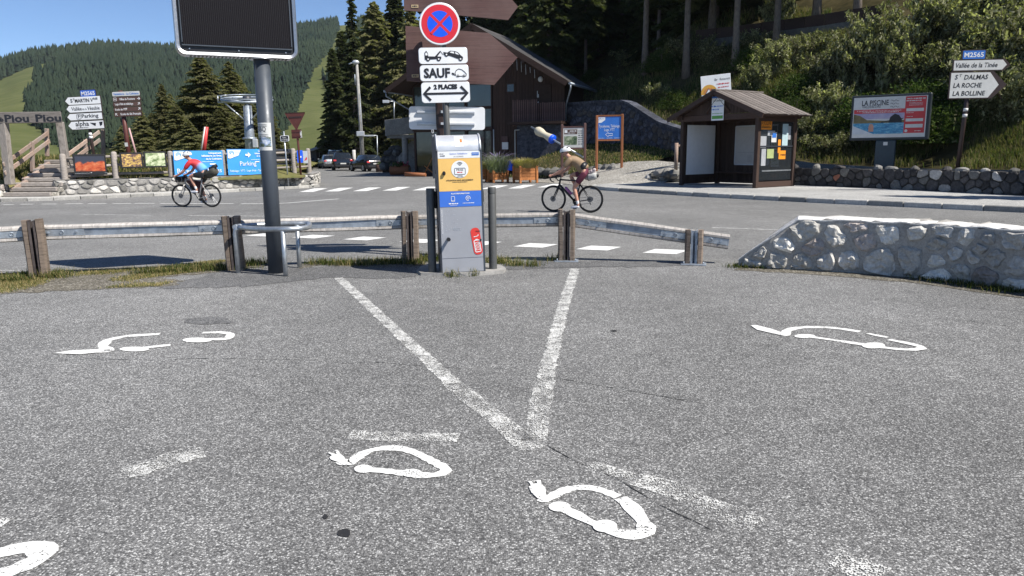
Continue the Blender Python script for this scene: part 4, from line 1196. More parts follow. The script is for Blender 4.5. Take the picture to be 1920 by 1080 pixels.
for i, (a, b, za, zb) in enumerate(segs):
    A = Vector((a.x, a.y, za)); Bv = Vector((b.x, b.y, zb)); d = Bv - A; L = d.length
    ang = math.atan2(d.y, d.x); pit = -math.atan2(d.z, math.hypot(d.x, d.y))
    o = bpy.data.objects.new('beam', None); COL.objects.link(o); o.parent = gr
    off = Vector((-math.sin(ang), math.cos(ang), 0)) * .145
    o.location = A + off - gr.location; o.rotation_euler = (0, pit, ang)
    m = MB(); r2 = random.Random(60 + i); n = 14; nn = len(beam_prof); vs = []
    for k in range(n + 1):
        t = k / n
        for (y, z) in beam_prof:
            jz = .010 * noise.noise((t * L * 1.3 + i * 7, y * 20, z * 20)); vs.append((.006 + t * (L - .012), y + jz * .6, z + jz * (1.6 if z > .1 else .8)))
    m.add(vs, [(k * nn + j, k * nn + (j + 1) % nn, (k + 1) * nn + (j + 1) % nn, (k + 1) * nn + j) for k in range(n) for j in range(nn)] + [tuple(range(nn)), tuple(range(n * nn, n * nn + nn))])
    m.build('wood_log', M_WOODH, o)
    m = MB(); m.box((L / 2, -.040, 0), (L - .02, .010, .092)); m.build('steel_strip', M_STEEL2, o)
    for x0, x1 in (((.04, .56), (L - .46, L - .04)) if i < 5 else ((.02, L - .03),)):
        pl = MB(); bo = MB()
        pl.box(((x0 + x1) / 2, -.050, 0), (x1 - x0, .009, .086), ch=.003); po = pl.build('splice_plate', M_GALV, o)
        for k in range(3 if i < 5 else 3):
            xx = x0 + (x1 - x0) * (.16 + .32 * k)
            bo = MB()
            if k == 1: bo.torus((xx, -.06, .004), .022, .007, 12, 6); bo.prism(disc(xx, .004, .012, n=8), -.066, -.05)
            else: bo.prism(disc(xx, .0, .021, n=6), -.064, -.05); bo.prism(disc(xx, .0, .010, n=8), -.076, -.06)
            bo.build('bolt', M_STEEL2, o)

# --- big electronic screen on a graphite pole
b0 = G(518, 512.5)
led = thing('display_sign', 'large black electronic screen in a silver frame on a thick graphite pole', 'screen', tuple(b0), R(25))
zb = P(500, 110, 9.66).z
m = MB(); m.tube([(0, 0, -.1), (0, 0, zb + .05)], .100, 28); pole_o = m.build('pole', M_POLE, led)
m = MB(); m.tube([(0, 0, zb - .012), (0, 0, zb + .001)], .15, 24); m.build('flange', M_ALU, led)
X0, X1, HH, TH = -.98, .44, 1.45, .20
cxm, wd = (X0 + X1) / 2, X1 - X0
m = MB()
outer = rrect(cxm, zb + HH / 2, wd, HH, .11, 6); inner = rrect(cxm, zb + HH / 2, wd - .085, HH - .085, .075, 6)
no = len(outer)
vs = [(x, -TH / 2 - .0, z) for x, z in outer] + [(x, -TH / 2, z) for x, z in inner] + [(x, TH / 2, z) for x, z in outer] + [(x, -TH / 2 + .03, z) for x, z in inner]
vs += [(x + (cxm - x) * .012, -TH / 2 - .014, z + (zb + HH / 2 - z) * .012) for x, z in outer]
m.add(vs, [(4 * no + i, 4 * no + (i + 1) % no, no + (i + 1) % no, no + i) for i in range(no)] + [(i, (i + 1) % no, 4 * no + (i + 1) % no, 4 * no + i) for i in range(no)] +
      [(no + i, no + (i + 1) % no, 3 * no + (i + 1) % no, 3 * no + i) for i in range(no)])
m.add(vs, [(i, 2 * no + i, 2 * no + (i + 1) % no, (i + 1) % no) for i in range(no)], 0, True)
m.build('frame', M_ALU, led)
m = MB(); m.flat(rrect(cxm, zb + HH / 2, wd - .01, HH - .01, .10, 6), TH / 2 - .004); m.build('rear_cover', M_POLE, led)
t = NT('led_matrix'); v = t.coord(); sx = t.n('ShaderNodeSeparateXYZ'); t.l(v, sx.inputs[0])
cells_ = t.voro(t.scale(v, (70, 1, 60)), 1.0, 'Distance')
t.col(t.mix(t.ramp(cells_, [(.12, 0), (.3, 1)]), (.014, .014, .017), (.006, .005, .007))); t.set(.6, 0, .2)
w_ = t.n('ShaderNodeTexWave'); w_.bands_direction = 'X'; w_.inputs['Scale'].default_value = 14; t.l(v, w_.inputs['Vector']); t.bump(w_.outputs['Fac'], .5, .006)
m = MB(); m.rect(cxm, zb + HH / 2 + .03, wd - .16, HH - .20, -TH / 2 + .012); m.build('led_panel', t.mat, led)
m = MB(); m.flat(rrect(cxm, zb + HH / 2, wd - .088, HH - .088, .07, 5), -TH / 2 + .026); m.build('backing', M_BLACK, led)
m = MB()
m.box((cxm, -TH / 2 + .012, zb + .118), (wd - .14, .02, .014)); m.box((X0 + .075, -TH / 2 + .012, zb + HH / 2 + .05), (.012, .02, HH - .2)); m.box((X1 - .075, -TH / 2 + .012, zb + HH / 2 + .05), (.012, .02, HH - .2))
m.build('bezel', M_POLE, led)
m = MB()
for x in (X0 + .15, cxm, X1 - .15): m.prism(disc(x, zb + .078, .008, n=8), -TH / 2 + .016, -TH / 2 + .026)
m.build('screws', M_ALU, led)
m = MB()
for k in range(26): m.box((X0 + .16 + k * (wd - .3) / 25, 0, zb - .002), (.022, TH * .6, .004))
m.build('vent_slots', M_BLACK, led)
# poster stuck round the pole
def wrap(name, z0, z1, a0, a1, mat, r=.1015):
    m = MB(); V = []
    for i in range(13):
        a = R(a0 + (a1 - a0) * i / 12); V += [(r * math.sin(a), -r * math.cos(a), z0), (r * math.sin(a), -r * math.cos(a), z1)]
    m.add(V, [(2 * i, 2 * i + 2, 2 * i + 3, 2 * i + 1) for i in range(12)], 0, True); return m.build(name, mat, led)
zp0, zp1 = P(502, 282, 9.6).z, P(502, 230, 9.6).z
ps = wrap('poster', zp0, zp1, -118, 28, M_WHITED)
t = NT('poster_photo'); v = t.coord()
t.col(t.ramp(t.noise(v, 16, 4), [(.35, (.02, .03, .02)), (.47, (.10, .13, .07)), (.55, (.25, .33, .5)), (.66, (.6, .65, .7))])); t.set(.5)
pp = wrap('poster_picture', zp0 + .045, zp0 + .165, -108, 20, t.mat, .1025)
def bend(o, r):
    for vtx in o.data.vertices:
        a = vtx.co.x / .1 ; vtx.co = Vector((r * math.sin(a), -r * math.cos(a), vtx.co.z))
tx = text('BBQ', .085, R(-45) * .1, zp1 - .085, led, M_INK, width=.12, name='poster_title')
bend(tx, .1026)
mb = MB()
for k in range(3): scribble(mb, R(-45) * .1, zp1 - .15 - .02 * k, .17, .010, seed=k)
for k in range(2): scribble(mb, R(-45) * .1, zp1 - .025 - .018 * k, .15, .009, seed=k + 7)
oo = mb.build('poster_print', M_DGREY, led); bend(oo, .1026)

# --- bent galvanised hoop round the pole
a_, b_, c_ = G(447, 513), G(536, 519), G(562, 503)
hp = thing('hoop_barrier', 'bent galvanised tube hoop guarding the foot of the screen pole', 'barrier', tuple(a_))
zt = .615
A0 = Vector((0, 0, 0)); Bq = b_ - a_; Cq = c_ - a_
m = MB()
for q in (A0, Bq, Cq):
    if q is A0: m.tube([(0, 0, -.05), (0, 0, zt - .09), (.015, -.004, zt - .03), (.06, -.012, zt)], .032, 12)
    else: m.tube([(q.x, q.y, -.05), (q.x, q.y, zt - .02)], .030, 12)
    m.build('leg', M_GALV, hp); m = MB()
e = Bq + Vector((.26, .02, 0)); 
ring = [Vector((.06, -.012, zt)), Bq * .5 + Vector((0, 0, zt - .012)), Bq + Vector((0, 0, zt)), Bq + Vector((.16, .03, zt)), Bq + Vector((.235, .12, zt)), Bq + Vector((.25, .28, zt)), Cq + Vector((.16, .0, zt)), Cq + Vector((0, .03, zt)), Cq + Vector((-.35, -.02, zt)), Vector((.12, .24, zt)), Vector((.0, .12, zt)), Vector((-.01, .03, zt))]
def smooth_path(pts, k=4, closed=False):
    out = []; n = len(pts)
    for i in range(n if closed else n - 1):
        p0, p1, p2, p3 = (pts[(i - 1) % n], pts[i], pts[(i + 1) % n], pts[(i + 2) % n]) if closed else (pts[max(i - 1, 0)], pts[i], pts[i + 1], pts[min(i + 2, n - 1)])
        for j in range(k):
            t = j / k; out.append(.5 * ((2 * p1) + (-p0 + p2) * t + (2 * p0 - 5 * p1 + 4 * p2 - p3) * t * t + (-p0 + 3 * p1 - 3 * p2 + p3) * t ** 3))
    if not closed: out.append(pts[-1])
    return out
m = MB(); m.tube(smooth_path(ring, 4), .034, 12); m.build('top_rail', M_GALV, hp)

# --- concrete base, charger, bollards
pad = thing('charger_plinth', 'rough concrete slab under the charging terminal', 'slab', tuple(G(860, 510)))
pp_ = [G(x, y) - pad.location for x, y in ((780, 512), (790, 504), (802, 500), (905, 498), (940, 502), (950, 509), (944, 514), (900, 518), (842, 519), (788, 518))]
m = MB(); k = len(pp_); m.add([(p.x, p.y, -.03) for p in pp_] + [(p.x * .985, p.y * .97 + .004, .045 + .008 * noise.noise((p.x * 5, p.y * 5, 0))) for p in pp_], [(i, (i + 1) % k, k + (i + 1) % k, k + i) for i in range(k)] + [tuple(range(k, 2 * k))])
m.build('slab', M_CONCD, pad)
kb = G(866, 505.5, .045)
ki = thing('charging_terminal', 'grey, yellow and blue electric-car charging terminal with a rounded top', 'charger', (kb.x, kb.y, .045), 0, None, (0, R(-.9), R(9)))
W, D = .575, .40
side = [(-D / 2, 0), (D / 2, 0), (D / 2, 1.70)] + [(D / 2 - (D * .5) * (1 - math.cos(R(90 * i / 8))) * 1.0 - .0, 1.70) for i in range(0)] 
arc = [(D / 2 - .02, 1.70)] + [(-D / 2 + .20 - .20 * math.sin(R(90 * i / 8)), 1.53 + .19 * math.cos(R(90 * i / 8))) for i in range(9)]
prof_side = [(-D / 2, 0), (D / 2, 0), (D / 2, 1.66)] + arc
MK = Matrix.Rotation(R(90), 4, 'Z')       # profile x -> local y, extrude -> local x
m = MB(); m.prism([(y, z) for y, z in prof_side], -W / 2 + .022, W / 2 - .022, 0, MK); m.build('cabinet', M_GREYP, ki)
for sx in (-1, 1):
    m = MB(); big = [(y * 1.03, z + (.012 if z > 1.5 else 0)) for y, z in prof_side]
    m.prism(big, -sx * W / 2, -sx * (W / 2 - .020), 0, MK); m.build('side_panel', M_DGREY if sx < 0 else M_POLE, ki)
    m = MB(); rim = [(-D / 2 + .20 - .208 * math.sin(R(90 * i / 10)), 1.53 + .20 * math.cos(R(90 * i / 10))) for i in range(11)]
    m.tube([(sx * (W / 2 - .018), y, z) for y, z in rim], .012, 6, smooth=True); m.build('edge_trim', M_LGREY, ki)
capm = MB(); arcp = [(-D / 2 + .20 - .203 * math.sin(R(90 * i / 8)), 1.53 + .193 * math.cos(R(90 * i / 8))) for i in range(9)]
capm.add([(sx * (W / 2 - .03), y, z) for y, z in arcp for sx in (-1, 1)], [(2 * i, 2 * i + 1, 2 * i + 3, 2 * i + 2) for i in range(8)], 0, True); capm.build('hood', M_LGREY, ki)
FY = -D / 2 - .004
def kband(z0, z1, mat, name, y=FY):
    m = MB(); m.box((0, y, (z0 + z1) / 2), (W - .05, .006, z1 - z0 - .003)); return m.build(name, mat, ki)
kband(1.435, 1.525, M_WHITE, 'title_band'); yb = kband(1.03, 1.435, M_YEL, 'yellow_panel'); kband(.835, 1.03, M_NSBLUE if False else plain('terminal_blue', (.045, .16, .60), .45, 0, .04, 5), 'blue_panel')
kband(.185, .832, M_GREYP, 'lower_door'); kband(.005, .180, M_GREYP, 'plinth_panel')
y0 = FY - .006
m = MB(); m.flat(disc(.005, 1.30, .108, n=36), y0); m.build('white_disc', M_WHITE, ki)
m = MB(); stroke(m, rrect(.005, 1.275, .135, .078, .012, 3), .006, y0 - .002, 0, True)
for k_, rr2 in enumerate((.014, .030, .046)): stroke(m, [(.005 + rr2 * math.sin(R(a)), 1.338 + rr2 * math.cos(R(a))) for a in range(-45, 46, 15)], .008, y0 - .002)
for k_ in range(2): scribble(m, .005, 1.222 - k_ * .016, .06 + .02 * k_, .008, y0 - .002, seed=k_)
m.build('terminal_icon', M_DGREY, ki)
text('PRISE', .034, .005, 1.292, ki, M_INK, y=y0 - .002, width=.085)
m = MB(); scribble(m, .005, 1.262, .07, .012, y0 - .002, seed=5); m.build('small_print', M_RED, ki)
m = MB(); m.prism(disc(-.195, 1.255, .020, .027, 16), y0 - .02, y0); m.prism(disc(-.195, 1.255, .012, .016, 12), y0 - .028, y0 - .02); m.build('lock', M_BLACK, ki)
text('UTILISATION SANS ABONNEMENT', .022, .0, 1.165, ki, M_INK, y=y0, width=.34, bold=.0008)
m = MB(); scribble(m, 0, 1.143, .19, .008, y0, seed=3); scribble(m, 0, 1.045, .05, .007, y0, seed=4); scribble(m, -.205, 1.468, .06, .012, y0, seed=8)
m.build('small_print', M_DGREY, ki)
text('PRISE', .022, -.215, 1.492, ki, M_INK, y=y0, width=.05); text('Station Valdeblore', .030, -.005, 1.493, ki, M_BLUE, y=y0, width=.22); text('LA COLMIANE', .018, -.005, 1.458, ki, M_INK, y=y0, width=.12)
m = MB(); m.rect(.205, 1.485, .09, .034, y0); m.build('badge', M_DBLUE, ki); text('METROPOLE', .018, .205, 1.485, ki, M_WHITE, y=y0 - .002, width=.08)
text("PLUS D'INFORMATIONS", .022, 0, 1.000, ki, M_WHITE, y=y0, width=.23, bold=.0008)
m = MB(); stroke(m, rrect(-.095, .935, .042, .062, .006, 2), .005, y0, 0, True); m.rect(-.095, .914, .036, .004, y0)
stroke(m, [(.095 + .028 * math.cos(R(a)), .938 + .028 * math.sin(R(a))) for a in range(-20, 300, 16)], .006, y0); stroke(m, disc(.095, .938, .012, n=12), .005, y0, 0, True)
m.build('contact_icons', M_WHITE, ki)
m = MB(); scribble(m, -.09, .876, .12, .014, y0, seed=11); scribble(m, .1, .878, .15, .009, y0, seed=12); scribble(m, -.09, .857, .09, .006, y0, seed=13); m.build('small_print', M_WHITE, ki)
o = text('RECHARGE ACCÉLÉRÉE', .024, -.245, .655, ki, M_WHITE, y=y0, width=.30, rot=R(90))
m = MB()
r9 = random.Random(9)
for k_ in range(46): m.rect(r9.uniform(-.2, -.03), r9.uniform(.52, .8), r9.uniform(.002, .012), r9.uniform(.002, .010), y0)
for k_ in range(3): scribble(m, -.05, .545 + .012 * k_, .08, .006, y0, seed=k_)
m.build('worn_print', M_LGREY, ki)
m = MB(); m.prism(disc(-.175, .435, .020, n=16), y0 - .065, y0); m.prism(disc(-.175, .435, .024, n=16), y0 - .085, y0 - .06); m.build('handle', M_BLACK, ki)
# red card with a battery
a = R(-8); M8 = Matrix.Translation((.185, y0, .39)) @ Matrix.Rotation(-R(-8) * -1, 4, 'Y')
m = MB(); m.flat(rrect(0, 0, .115, .345, .05, 6), -.001, 0, M8); m.build('red_card', plain('card_red', (.66, .045, .035), .45, 0, .05, 5), ki)
m = MB(); stroke(m, rrect(0, -.055, .072, .165, .012, 3), .011, -.003, 0, True, ) if False else None
def strokeM(mb, pts, w, y, closed, M):
    o = len(mb.v); stroke(mb, pts, w, y, 0, closed); mb.v[o:] = [tuple(M @ Vector(p)) for p in mb.v[o:]]
strokeM(m, rrect(0, -.062, .070, .150, .012, 3), .010, -.003, True, M8); m.rect(0, .022, .03, .012, -.003, 0, M8)
for zz in (-.10, -.063, -.026): strokeM(m, rrect(0, zz, .048, .022, .004, 2), .006, -.0032, True, M8)
strokeM(m, [(-.03, .062), (.01, .062), (.032, .07), (.03, .085)], .008, -.003, False, M8)
m.build('battery_icon', M_WHITE, ki)
text('PRISE', .030, .205, .515, ki, M_INK, y=y0 - .003, width=.06, shear=.15)
m = MB(); m.prism(disc(.235, .405, .011, .016, 10), y0 - .012, y0); m.build('latch', M_BLACK, ki)
m = MB()
for k_ in range(7): m.box((-W / 2 - .003, -.02, .55 + k_ * .12), (.006, .12, .05))
m.build('side_vents', M_BLACK, ki)
m = MB(); m.box((-W / 2 - .02, .02, .92), (.035, .2, .22), ch=.02); m.build('socket_cover', M_BLACK, ki)
m = MB(); m.box((W / 2 + .012, .02, .95), (.022, .2, .16), ch=.01); m.build('socket_cover', M_BLACK, ki)
# sticker on the hood
m = MB(); a0, a1 = 18, 50
st = [(-D / 2 + .20 - .2055 * math.sin(R(a)), 1.53 + .1955 * math.cos(R(a))) for a in range(28, 84, 8)]
m.add([(x, y, z) for y, z in st for x in (-.045, .065)], [(2 * i, 2 * i + 1, 2 * i + 3, 2 * i + 2) for i in range(len(st) - 1)]); m.build('sticker', M_WHITE, ki)
st = [(-D / 2 + .20 - .2075 * math.sin(R(a)), 1.53 + .1975 * math.cos(R(a))) for a in (44, 52, 60)]
m = MB(); m.add([(x, y, z) for y, z in st for x in (.02, .05)], [(2 * i, 2 * i + 1, 2 * i + 3, 2 * i + 2) for i in range(2)]); m.build('sticker_mark', plain('orange_mark', (.7, .18, .04), .5), ki)
for px, py, lab in ((811, 511, 'grey steel bollard at the left side of the charging terminal'), (924.5, 506, 'grey steel bollard at the right side of the charging terminal')):
    p = G(px, py, .03); b = thing('bollard', lab, 'bollard', (p.x, p.y, .03), 0, 'bollards beside the charger')
    m = MB(); m.lathe([(.0525, 0), (.0525, .985), (.049, .992), (.049, 1.0)], 20); m.build('tube', M_BOLL, b)
    m = MB(); m.lathe([(.0525, 1.0), (.0525, 1.068), (.048, 1.078), (0, 1.08)], 20); m.build('cap', M_BOLL, b)

# --- no-stopping sign with its three plates
Ys = 10.9
s0 = P(843, 230, Ys); sb = (s0.x + .005, Ys, 0)
ns = thing('no_stopping_sign', 'round red and blue no-stopping sign over three white plates on a grey pole', 'road sign', sb, 0, None, (0, R(-1.4), R(9)))
def sz(py): return P(842, py, Ys).z
m = MB(); m.tube([(0, 0, 0), (0, 0, sz(14))], .045, 18); m.build('pole', M_BOLL, ns)
yf = -.065
def sign_plate(parent, name, poly, thick=.028, y=yf, face=M_WHITE, edge=M_LGREY, rimw=.012):
    m = MB(); m.prism(poly, y + .004, y + thick, 1); cx = sum(p[0] for p in poly) / len(poly); cz = sum(p[1] for p in poly) / len(poly)
    m.flat([(cx + (x - cx) * .985, cz + (z - cz) * .97) for x, z in poly], y, 0)
    m.v  # face sits proud of the folded edge
    n = len(poly); ip = [(cx + (x - cx) * .985, cz + (z - cz) * .97) for x, z in poly]
    m.add([(x, y + .004, z) for x, z in poly] + [(x, y, z) for x, z in ip], [(i, (i + 1) % n, n + (i + 1) % n, n + i) for i in range(n)], 1)
    return m.build(name, [face, edge], parent)
zc_ = (sz(6) + sz(86)) / 2; rd = (sz(6) - sz(86)) / 2
sign_plate(ns, 'round_sign', disc(-.03, zc_, rd, n=48))
for nm, rr3, mt, dy in (('red_disc', rd * .90, M_RED, .002), ('blue_disc', rd * .615, M_NSBLUE, .004)):
    m = MB(); m.flat(disc(-.03, zc_, rr3, n=48), yf - dy); m.build(nm, mt, ns)
m = MB(); q = rd * .64; w = rd * .13
for sg in (1, -1): stroke(m, [(-.03 - q * .7071, zc_ - sg * q * .7071), (-.03 + q * .7071, zc_ + sg * q * .7071)], w, yf - .006 - .001 * sg)
m.build('red_cross', M_RED, ns)
def rows_(y0, y1): return (sz(y0) + sz(y1)) / 2, sz(y0) - sz(y1)
(z1, h1), (z2, h2), (z3, h3) = rows_(90, 120.5), rows_(122.5, 152.5), rows_(154.5, 193)
PW = .69
sign_plate(ns, 'plate', rrect(-.005, z1, PW, h1, .045)); sign_plate(ns, 'plate', rrect(.0, z2, PW, h2, .045)); sign_plate(ns, 'plate', rrect(.005, z3, PW, h3, .045))
k5 = PW / 363
def L1(X, Y): return ((X - 251) * k5 - .005, z1 + (437 - Y) * k5 * .97)
yi = yf - .004
m = MB()
for poly in ([(114, 412), (138, 412), (141, 441), (236, 444), (236, 460), (114, 466)], [(186, 446), (226, 404), (234, 408), (205, 446)], [(253, 410), (282, 416), (304, 402), (340, 406), (360, 414), (380, 436), (397, 450), (394, 470), (352, 460), (300, 440), (256, 432)]):
    m.flat([L1(*p) for p in poly], yi)
stroke(m, [L1(230, 402), L1(250, 430)], .007, yi); m.flat([L1(*p) for p in [(122, 402), (132, 402), (132, 409), (122, 409)]], yi)
for X, Y in ((138, 462), (216, 462), (275, 430), (378, 464)): m.flat(disc(*L1(X, Y), 15 * k5, n=16), yi - .001)
m.build('tow_pictogram', M_INK, ns)
m = MB()
for poly in ([(119, 416), (134, 416), (136, 434), (119, 434)], [(308, 408), (330, 410), (334, 424), (300, 416)], [(340, 412), (357, 420), (368, 434), (342, 426)]): m.flat([L1(*p) for p in poly], yi - .002)
for X, Y in ((138, 462), (216, 462), (275, 430), (378, 464)): m.flat(disc(*L1(X, Y), 6 * k5, n=10), yi - .003)
m.build('pictogram_cutouts', M_WHITE, ns)
text('SAUF', .175, -.105, z2, ns, M_INK, y=yi, width=.37, bold=.007)
def L2(X, Y): return ((X - 255) * k5, z2 + (571 - Y) * k5)
m = MB(); stroke(m, [L2(*p) for p in ((338, 590), (334, 575), (342, 556), (362, 544), (385, 550), (405, 566), (418, 582), (416, 596), (344, 597))], .009, yi)
stroke(m, [L2(*p) for p in ((308, 576), (322, 580), (330, 588), (340, 592))], .009, yi); m.flat([L2(*p) for p in ((310, 570), (326, 574), (330, 586), (320, 588), (312, 582))], yi - .001)
for X in (354, 399): stroke(m, disc(*L2(X, 595), 8 * k5, n=12), .007, yi - .002, 0, True)
m.build('electric_car_icon', M_INK, ns)
text('2 PLACES', .082, .005, z3 + h3 * .27, ns, M_INK, y=yi, width=.335, bold=.006)
m = MB(); za = z3 - .015; stroke(m, [(-.30, za), (.31, za)], .030, yi)
for sg in (-1, 1):
    stroke(m, [(.005 + sg * .215, za + .092), (.005 + sg * .308, za), (.005 + sg * .215, za - .092)], .036, yi - .001)
m.build('double_arrow', M_INK, ns)
m = MB()
for zz in (z1, z2, z3, zc_ + .1, zc_ - .1): m.box((0, -.0, zz), (.12, .10, .03))
m.build('clamps', M_LGREY, ns)

# --- brown post with two wooden arrow boards and a plate seen from behind
Yb = 11.22
pb = P(831, 235, Yb)
wb = thing('wooden_arrow_signpost', 'brown post with two big wooden arrow boards and a white plate seen from behind', 'signpost', (pb.x, Yb, 0), 0, None, (0, R(-1.2), 0))
def lz(py): return P(850, py, Yb).z
m = MB(); m.box((0, 0, lz(-20) / 2), (.115, .10, lz(-20)), ch=.015); m.build('post', M_POSTDK, wb)
def board(pix, yaw, name='arrow_board', y=-.09):
    xs = [(P(px, py, Yb).x - pb.x, P(px, py, Yb).z) for px, py in pix]
    o = bpy.data.objects.new(name, None); COL.objects.link(o); o.parent = wb; o.rotation_euler = (0, 0, yaw)
    zs = [z for _, z in xs]; z0, z1 = min(zs), max(zs); 
    m = MB(); m.prism(xs, y, y + .045); ob = m.build(name, M_WOODBR, wb, (0, 0, 0), (0, 0, yaw)); bpy.data.objects.remove(o)
    return ob
b2 = board([(770, 50), (925, 64), (978, 110), (933, 161), (770, 152)], R(7))
b1 = board([(768, -40), (940, -34), (981, 14), (962, 39), (768, 21)], R(7))
for px, py, ob in ((788, 14, b1), (786, 143, b2)):
    q = P(px, py, Yb); m = MB(); m.box((q.x - pb.x, -.093, q.z), (.10, .006, .042)); scribble(m, q.x - pb.x, q.z, .07, .02, -.098, 1)
    m.build('maker_tag', [plain('tag_beige', (.5, .38, .22), .6), M_INK], ob)
m = MB(); cx_ = (P(764, 215, Yb).x + P(903, 222, Yb).x) / 2 - pb.x; zz = P(834, 221, Yb).z
m.prism(rrect(cx_, zz, 1.13, .335, .045), .100, .118)
pk = m.build('plate_back', M_WHITE, wb, None, (0, R(2.2), R(4)))
m = MB()
for dz in (.085, -.085):
    m.box((cx_ - .02, .082, zz + dz), (.86, .030, .028), ch=.004); m.box((cx_ - .02, .094, zz + dz - .020), (.86, .010, .014)); m.box((0, .0, zz + dz), (.135, .15, .035))
m.build('mounting_rails', M_LGREY, wb, None, (0, R(2.2), R(4)))
# ------------------------------------------------------------------ left side: wall, fence, banners, signs, stairs, lift
def face(pl, pr, yt, yb, Yl, Yr):
    """upright panel from its left and right edges in the photograph: base-left point, turn, width, height"""
    ym = (yt + yb) / 2
    a, b = P(pl, ym, Yl), P(pr, ym, Yr); d = b - a; d.z = 0
    c = (a + b) / 2; px = (pl + pr) / 2; Y = (Yl + Yr) / 2
    zb, zt = P(px, yb, Y).z, P(px, yt, Y).z
    return Vector((c.x, c.y, zb)), math.atan2(d.y, d.x), d.length, zt - zb
wl = [G(x, y, .115) for x, y in ((104, 366.5), (200, 363), (330, 358.3), (450, 353), (540, 349))]
wl += [Vector((p.x, p.y, .05)) for p in (G(572, 350, .05), G(588, 349.5, .05), G(597, 346, .05), G(600, 341, .05))]
fl, LL = path_map(wl, 1)
lw = thing('low_stone_wall', 'long low wall of grey limestone along the left kerb, below the banners', 'wall', tuple(wl[0]))
HL = .56
wall_core(lw, fl, LL, lambda s: HL + .03 * noise.noise((s, 0, 4)), .45, M_MORTAR, 'mortar', .4)
stone_face(lw, fl, [(0, .0), (LL, .0), (LL, HL), (0, HL)], 175, 15, .022, .05, [M_STONEG, M_STONEL, M_STONEM], [5, 4, 2], 1.5, .012, [(1.0, -.03), (1.0, .5), (.75, 1.0)], True, .12)
m = MB(); n = 60; V = []
for i in range(n + 1):
    s = LL * i / n
    for d in (.03, -.2, -.46): V.append(fl(s, HL + .02 + .03 * noise.noise((s * 1.7, d * 4, 6)), d) - lw.location)
m.add(V, [(i * 3 + j, i * 3 + j + 1, (i + 1) * 3 + j + 1, (i + 1) * 3 + j) for i in range(n) for j in range(2)]); m.build('coping', M_STONEG, lw)
def wallY(px, back=.30):       # depth of the line just behind the wall top
    best = None
    for i in range(120):
        q = fl(LL * .93 * i / 119, .5, -back); x = proj(q)[0]
        if best is None or abs(x - px) < best[0]: best = (abs(x - px), q.y)
    return best[1]
fe = thing('wooden_fence', 'weathered grey post and rail fence standing on the low stone wall', 'fence', (wl[1].x, wl[1].y, .6))
FP = [(122, 288, 339), (218, 284, 337), (322, 283, 334), (422, 281, 331), (552, 278, 325), (580, 278, 323)]
fpos = []
for i, (px, t_, b_) in enumerate(FP):
    Y = wallY(px); q = P(px, b_, Y); zt = P(px, t_, Y).z; fpos.append(Vector((q.x, q.y, zt)))
    r2 = random.Random(i); m = MB()
    m.lathe([(.115, 0), (.118, .5), (.108, zt - q.z - .06), (.085, zt - q.z - .02), (.04, zt - q.z), (0, zt - q.z)], 10)
    m.build('post', M_WOODGREY, fe, (q.x - fe.location.x, q.y - fe.location.y, q.z - .6), (r2.uniform(-.03, .03), r2.uniform(-.03, .03), r2.random() * 6))
for i, (a, b) in enumerate(zip(fpos[:-1], fpos[1:])):
    for k, dz in enumerate((.18, .52, .86)):
        if i == 2 and k == 0: continue
        d = b - a; L = math.hypot(d.x, d.y)
        m = MB(); m.tube([(0, 0, 0), (L * .5, 0, rnd.uniform(-.02, .02)), (L, 0, b.z - a.z)], [.055, .05, .055], 7)
        m.build('rail', M_WOODGREY, fe, (a.x - fe.location.x, a.y - fe.location.y + .06, a.z - dz - .6), (0, 0, math.atan2(d.y, d.x)))
# photo panels
def photo_mat(name, stops, sc, stretch=(1, 1, 1.6), sky_=None, h=1.0):
    t = NT(name); v = t.coord(); f = t.noise(t.scale(v, stretch), sc, 6, .7)
    c = t.ramp(f, stops)
    if sky_:
        sx = t.n('ShaderNodeSeparateXYZ'); t.l(v, sx.inputs[0])
        k = t.math('ADD', t.math('DIVIDE', sx.outputs[2], h), t.math('MULTIPLY', t.math('SUBTRACT', t.noise(v, 3.5, 4), .5), .55))
        c = t.mix(t.ramp(k, [(.52, 0), (.60, 1)]), c, sky_)
        c = t.mix(t.ramp(k, [(.10, 1), (.22, 0)]), c, (.012, .010, .012))
    t.col(c); t.set(.4, 0, .5); return t.mat
MP = [photo_mat('autumn_slope_picture', [(.3, (.05, .01, .006)), (.45, (.38, .06, .02)), (.58, (.48, .13, .05)), (.72, (.6, .34, .2))], 4.5, (1, 1, 1.4), (.035, .04, .06), .85),
      photo_mat('yellow_leaves_picture', [(.32, (.02, .02, .035)), (.46, (.14, .08, .08)), (.55, (.50, .33, .08)), (.66, (.75, .55, .25)), (.8, (.75, .7, .65))], 9),
      photo_mat('pale_bicycle_picture', [(.30, (.03, .04, .02)), (.44, (.12, .18, .06)), (.53, (.50, .55, .35)), (.7, (.72, .72, .58))], 3.2)]
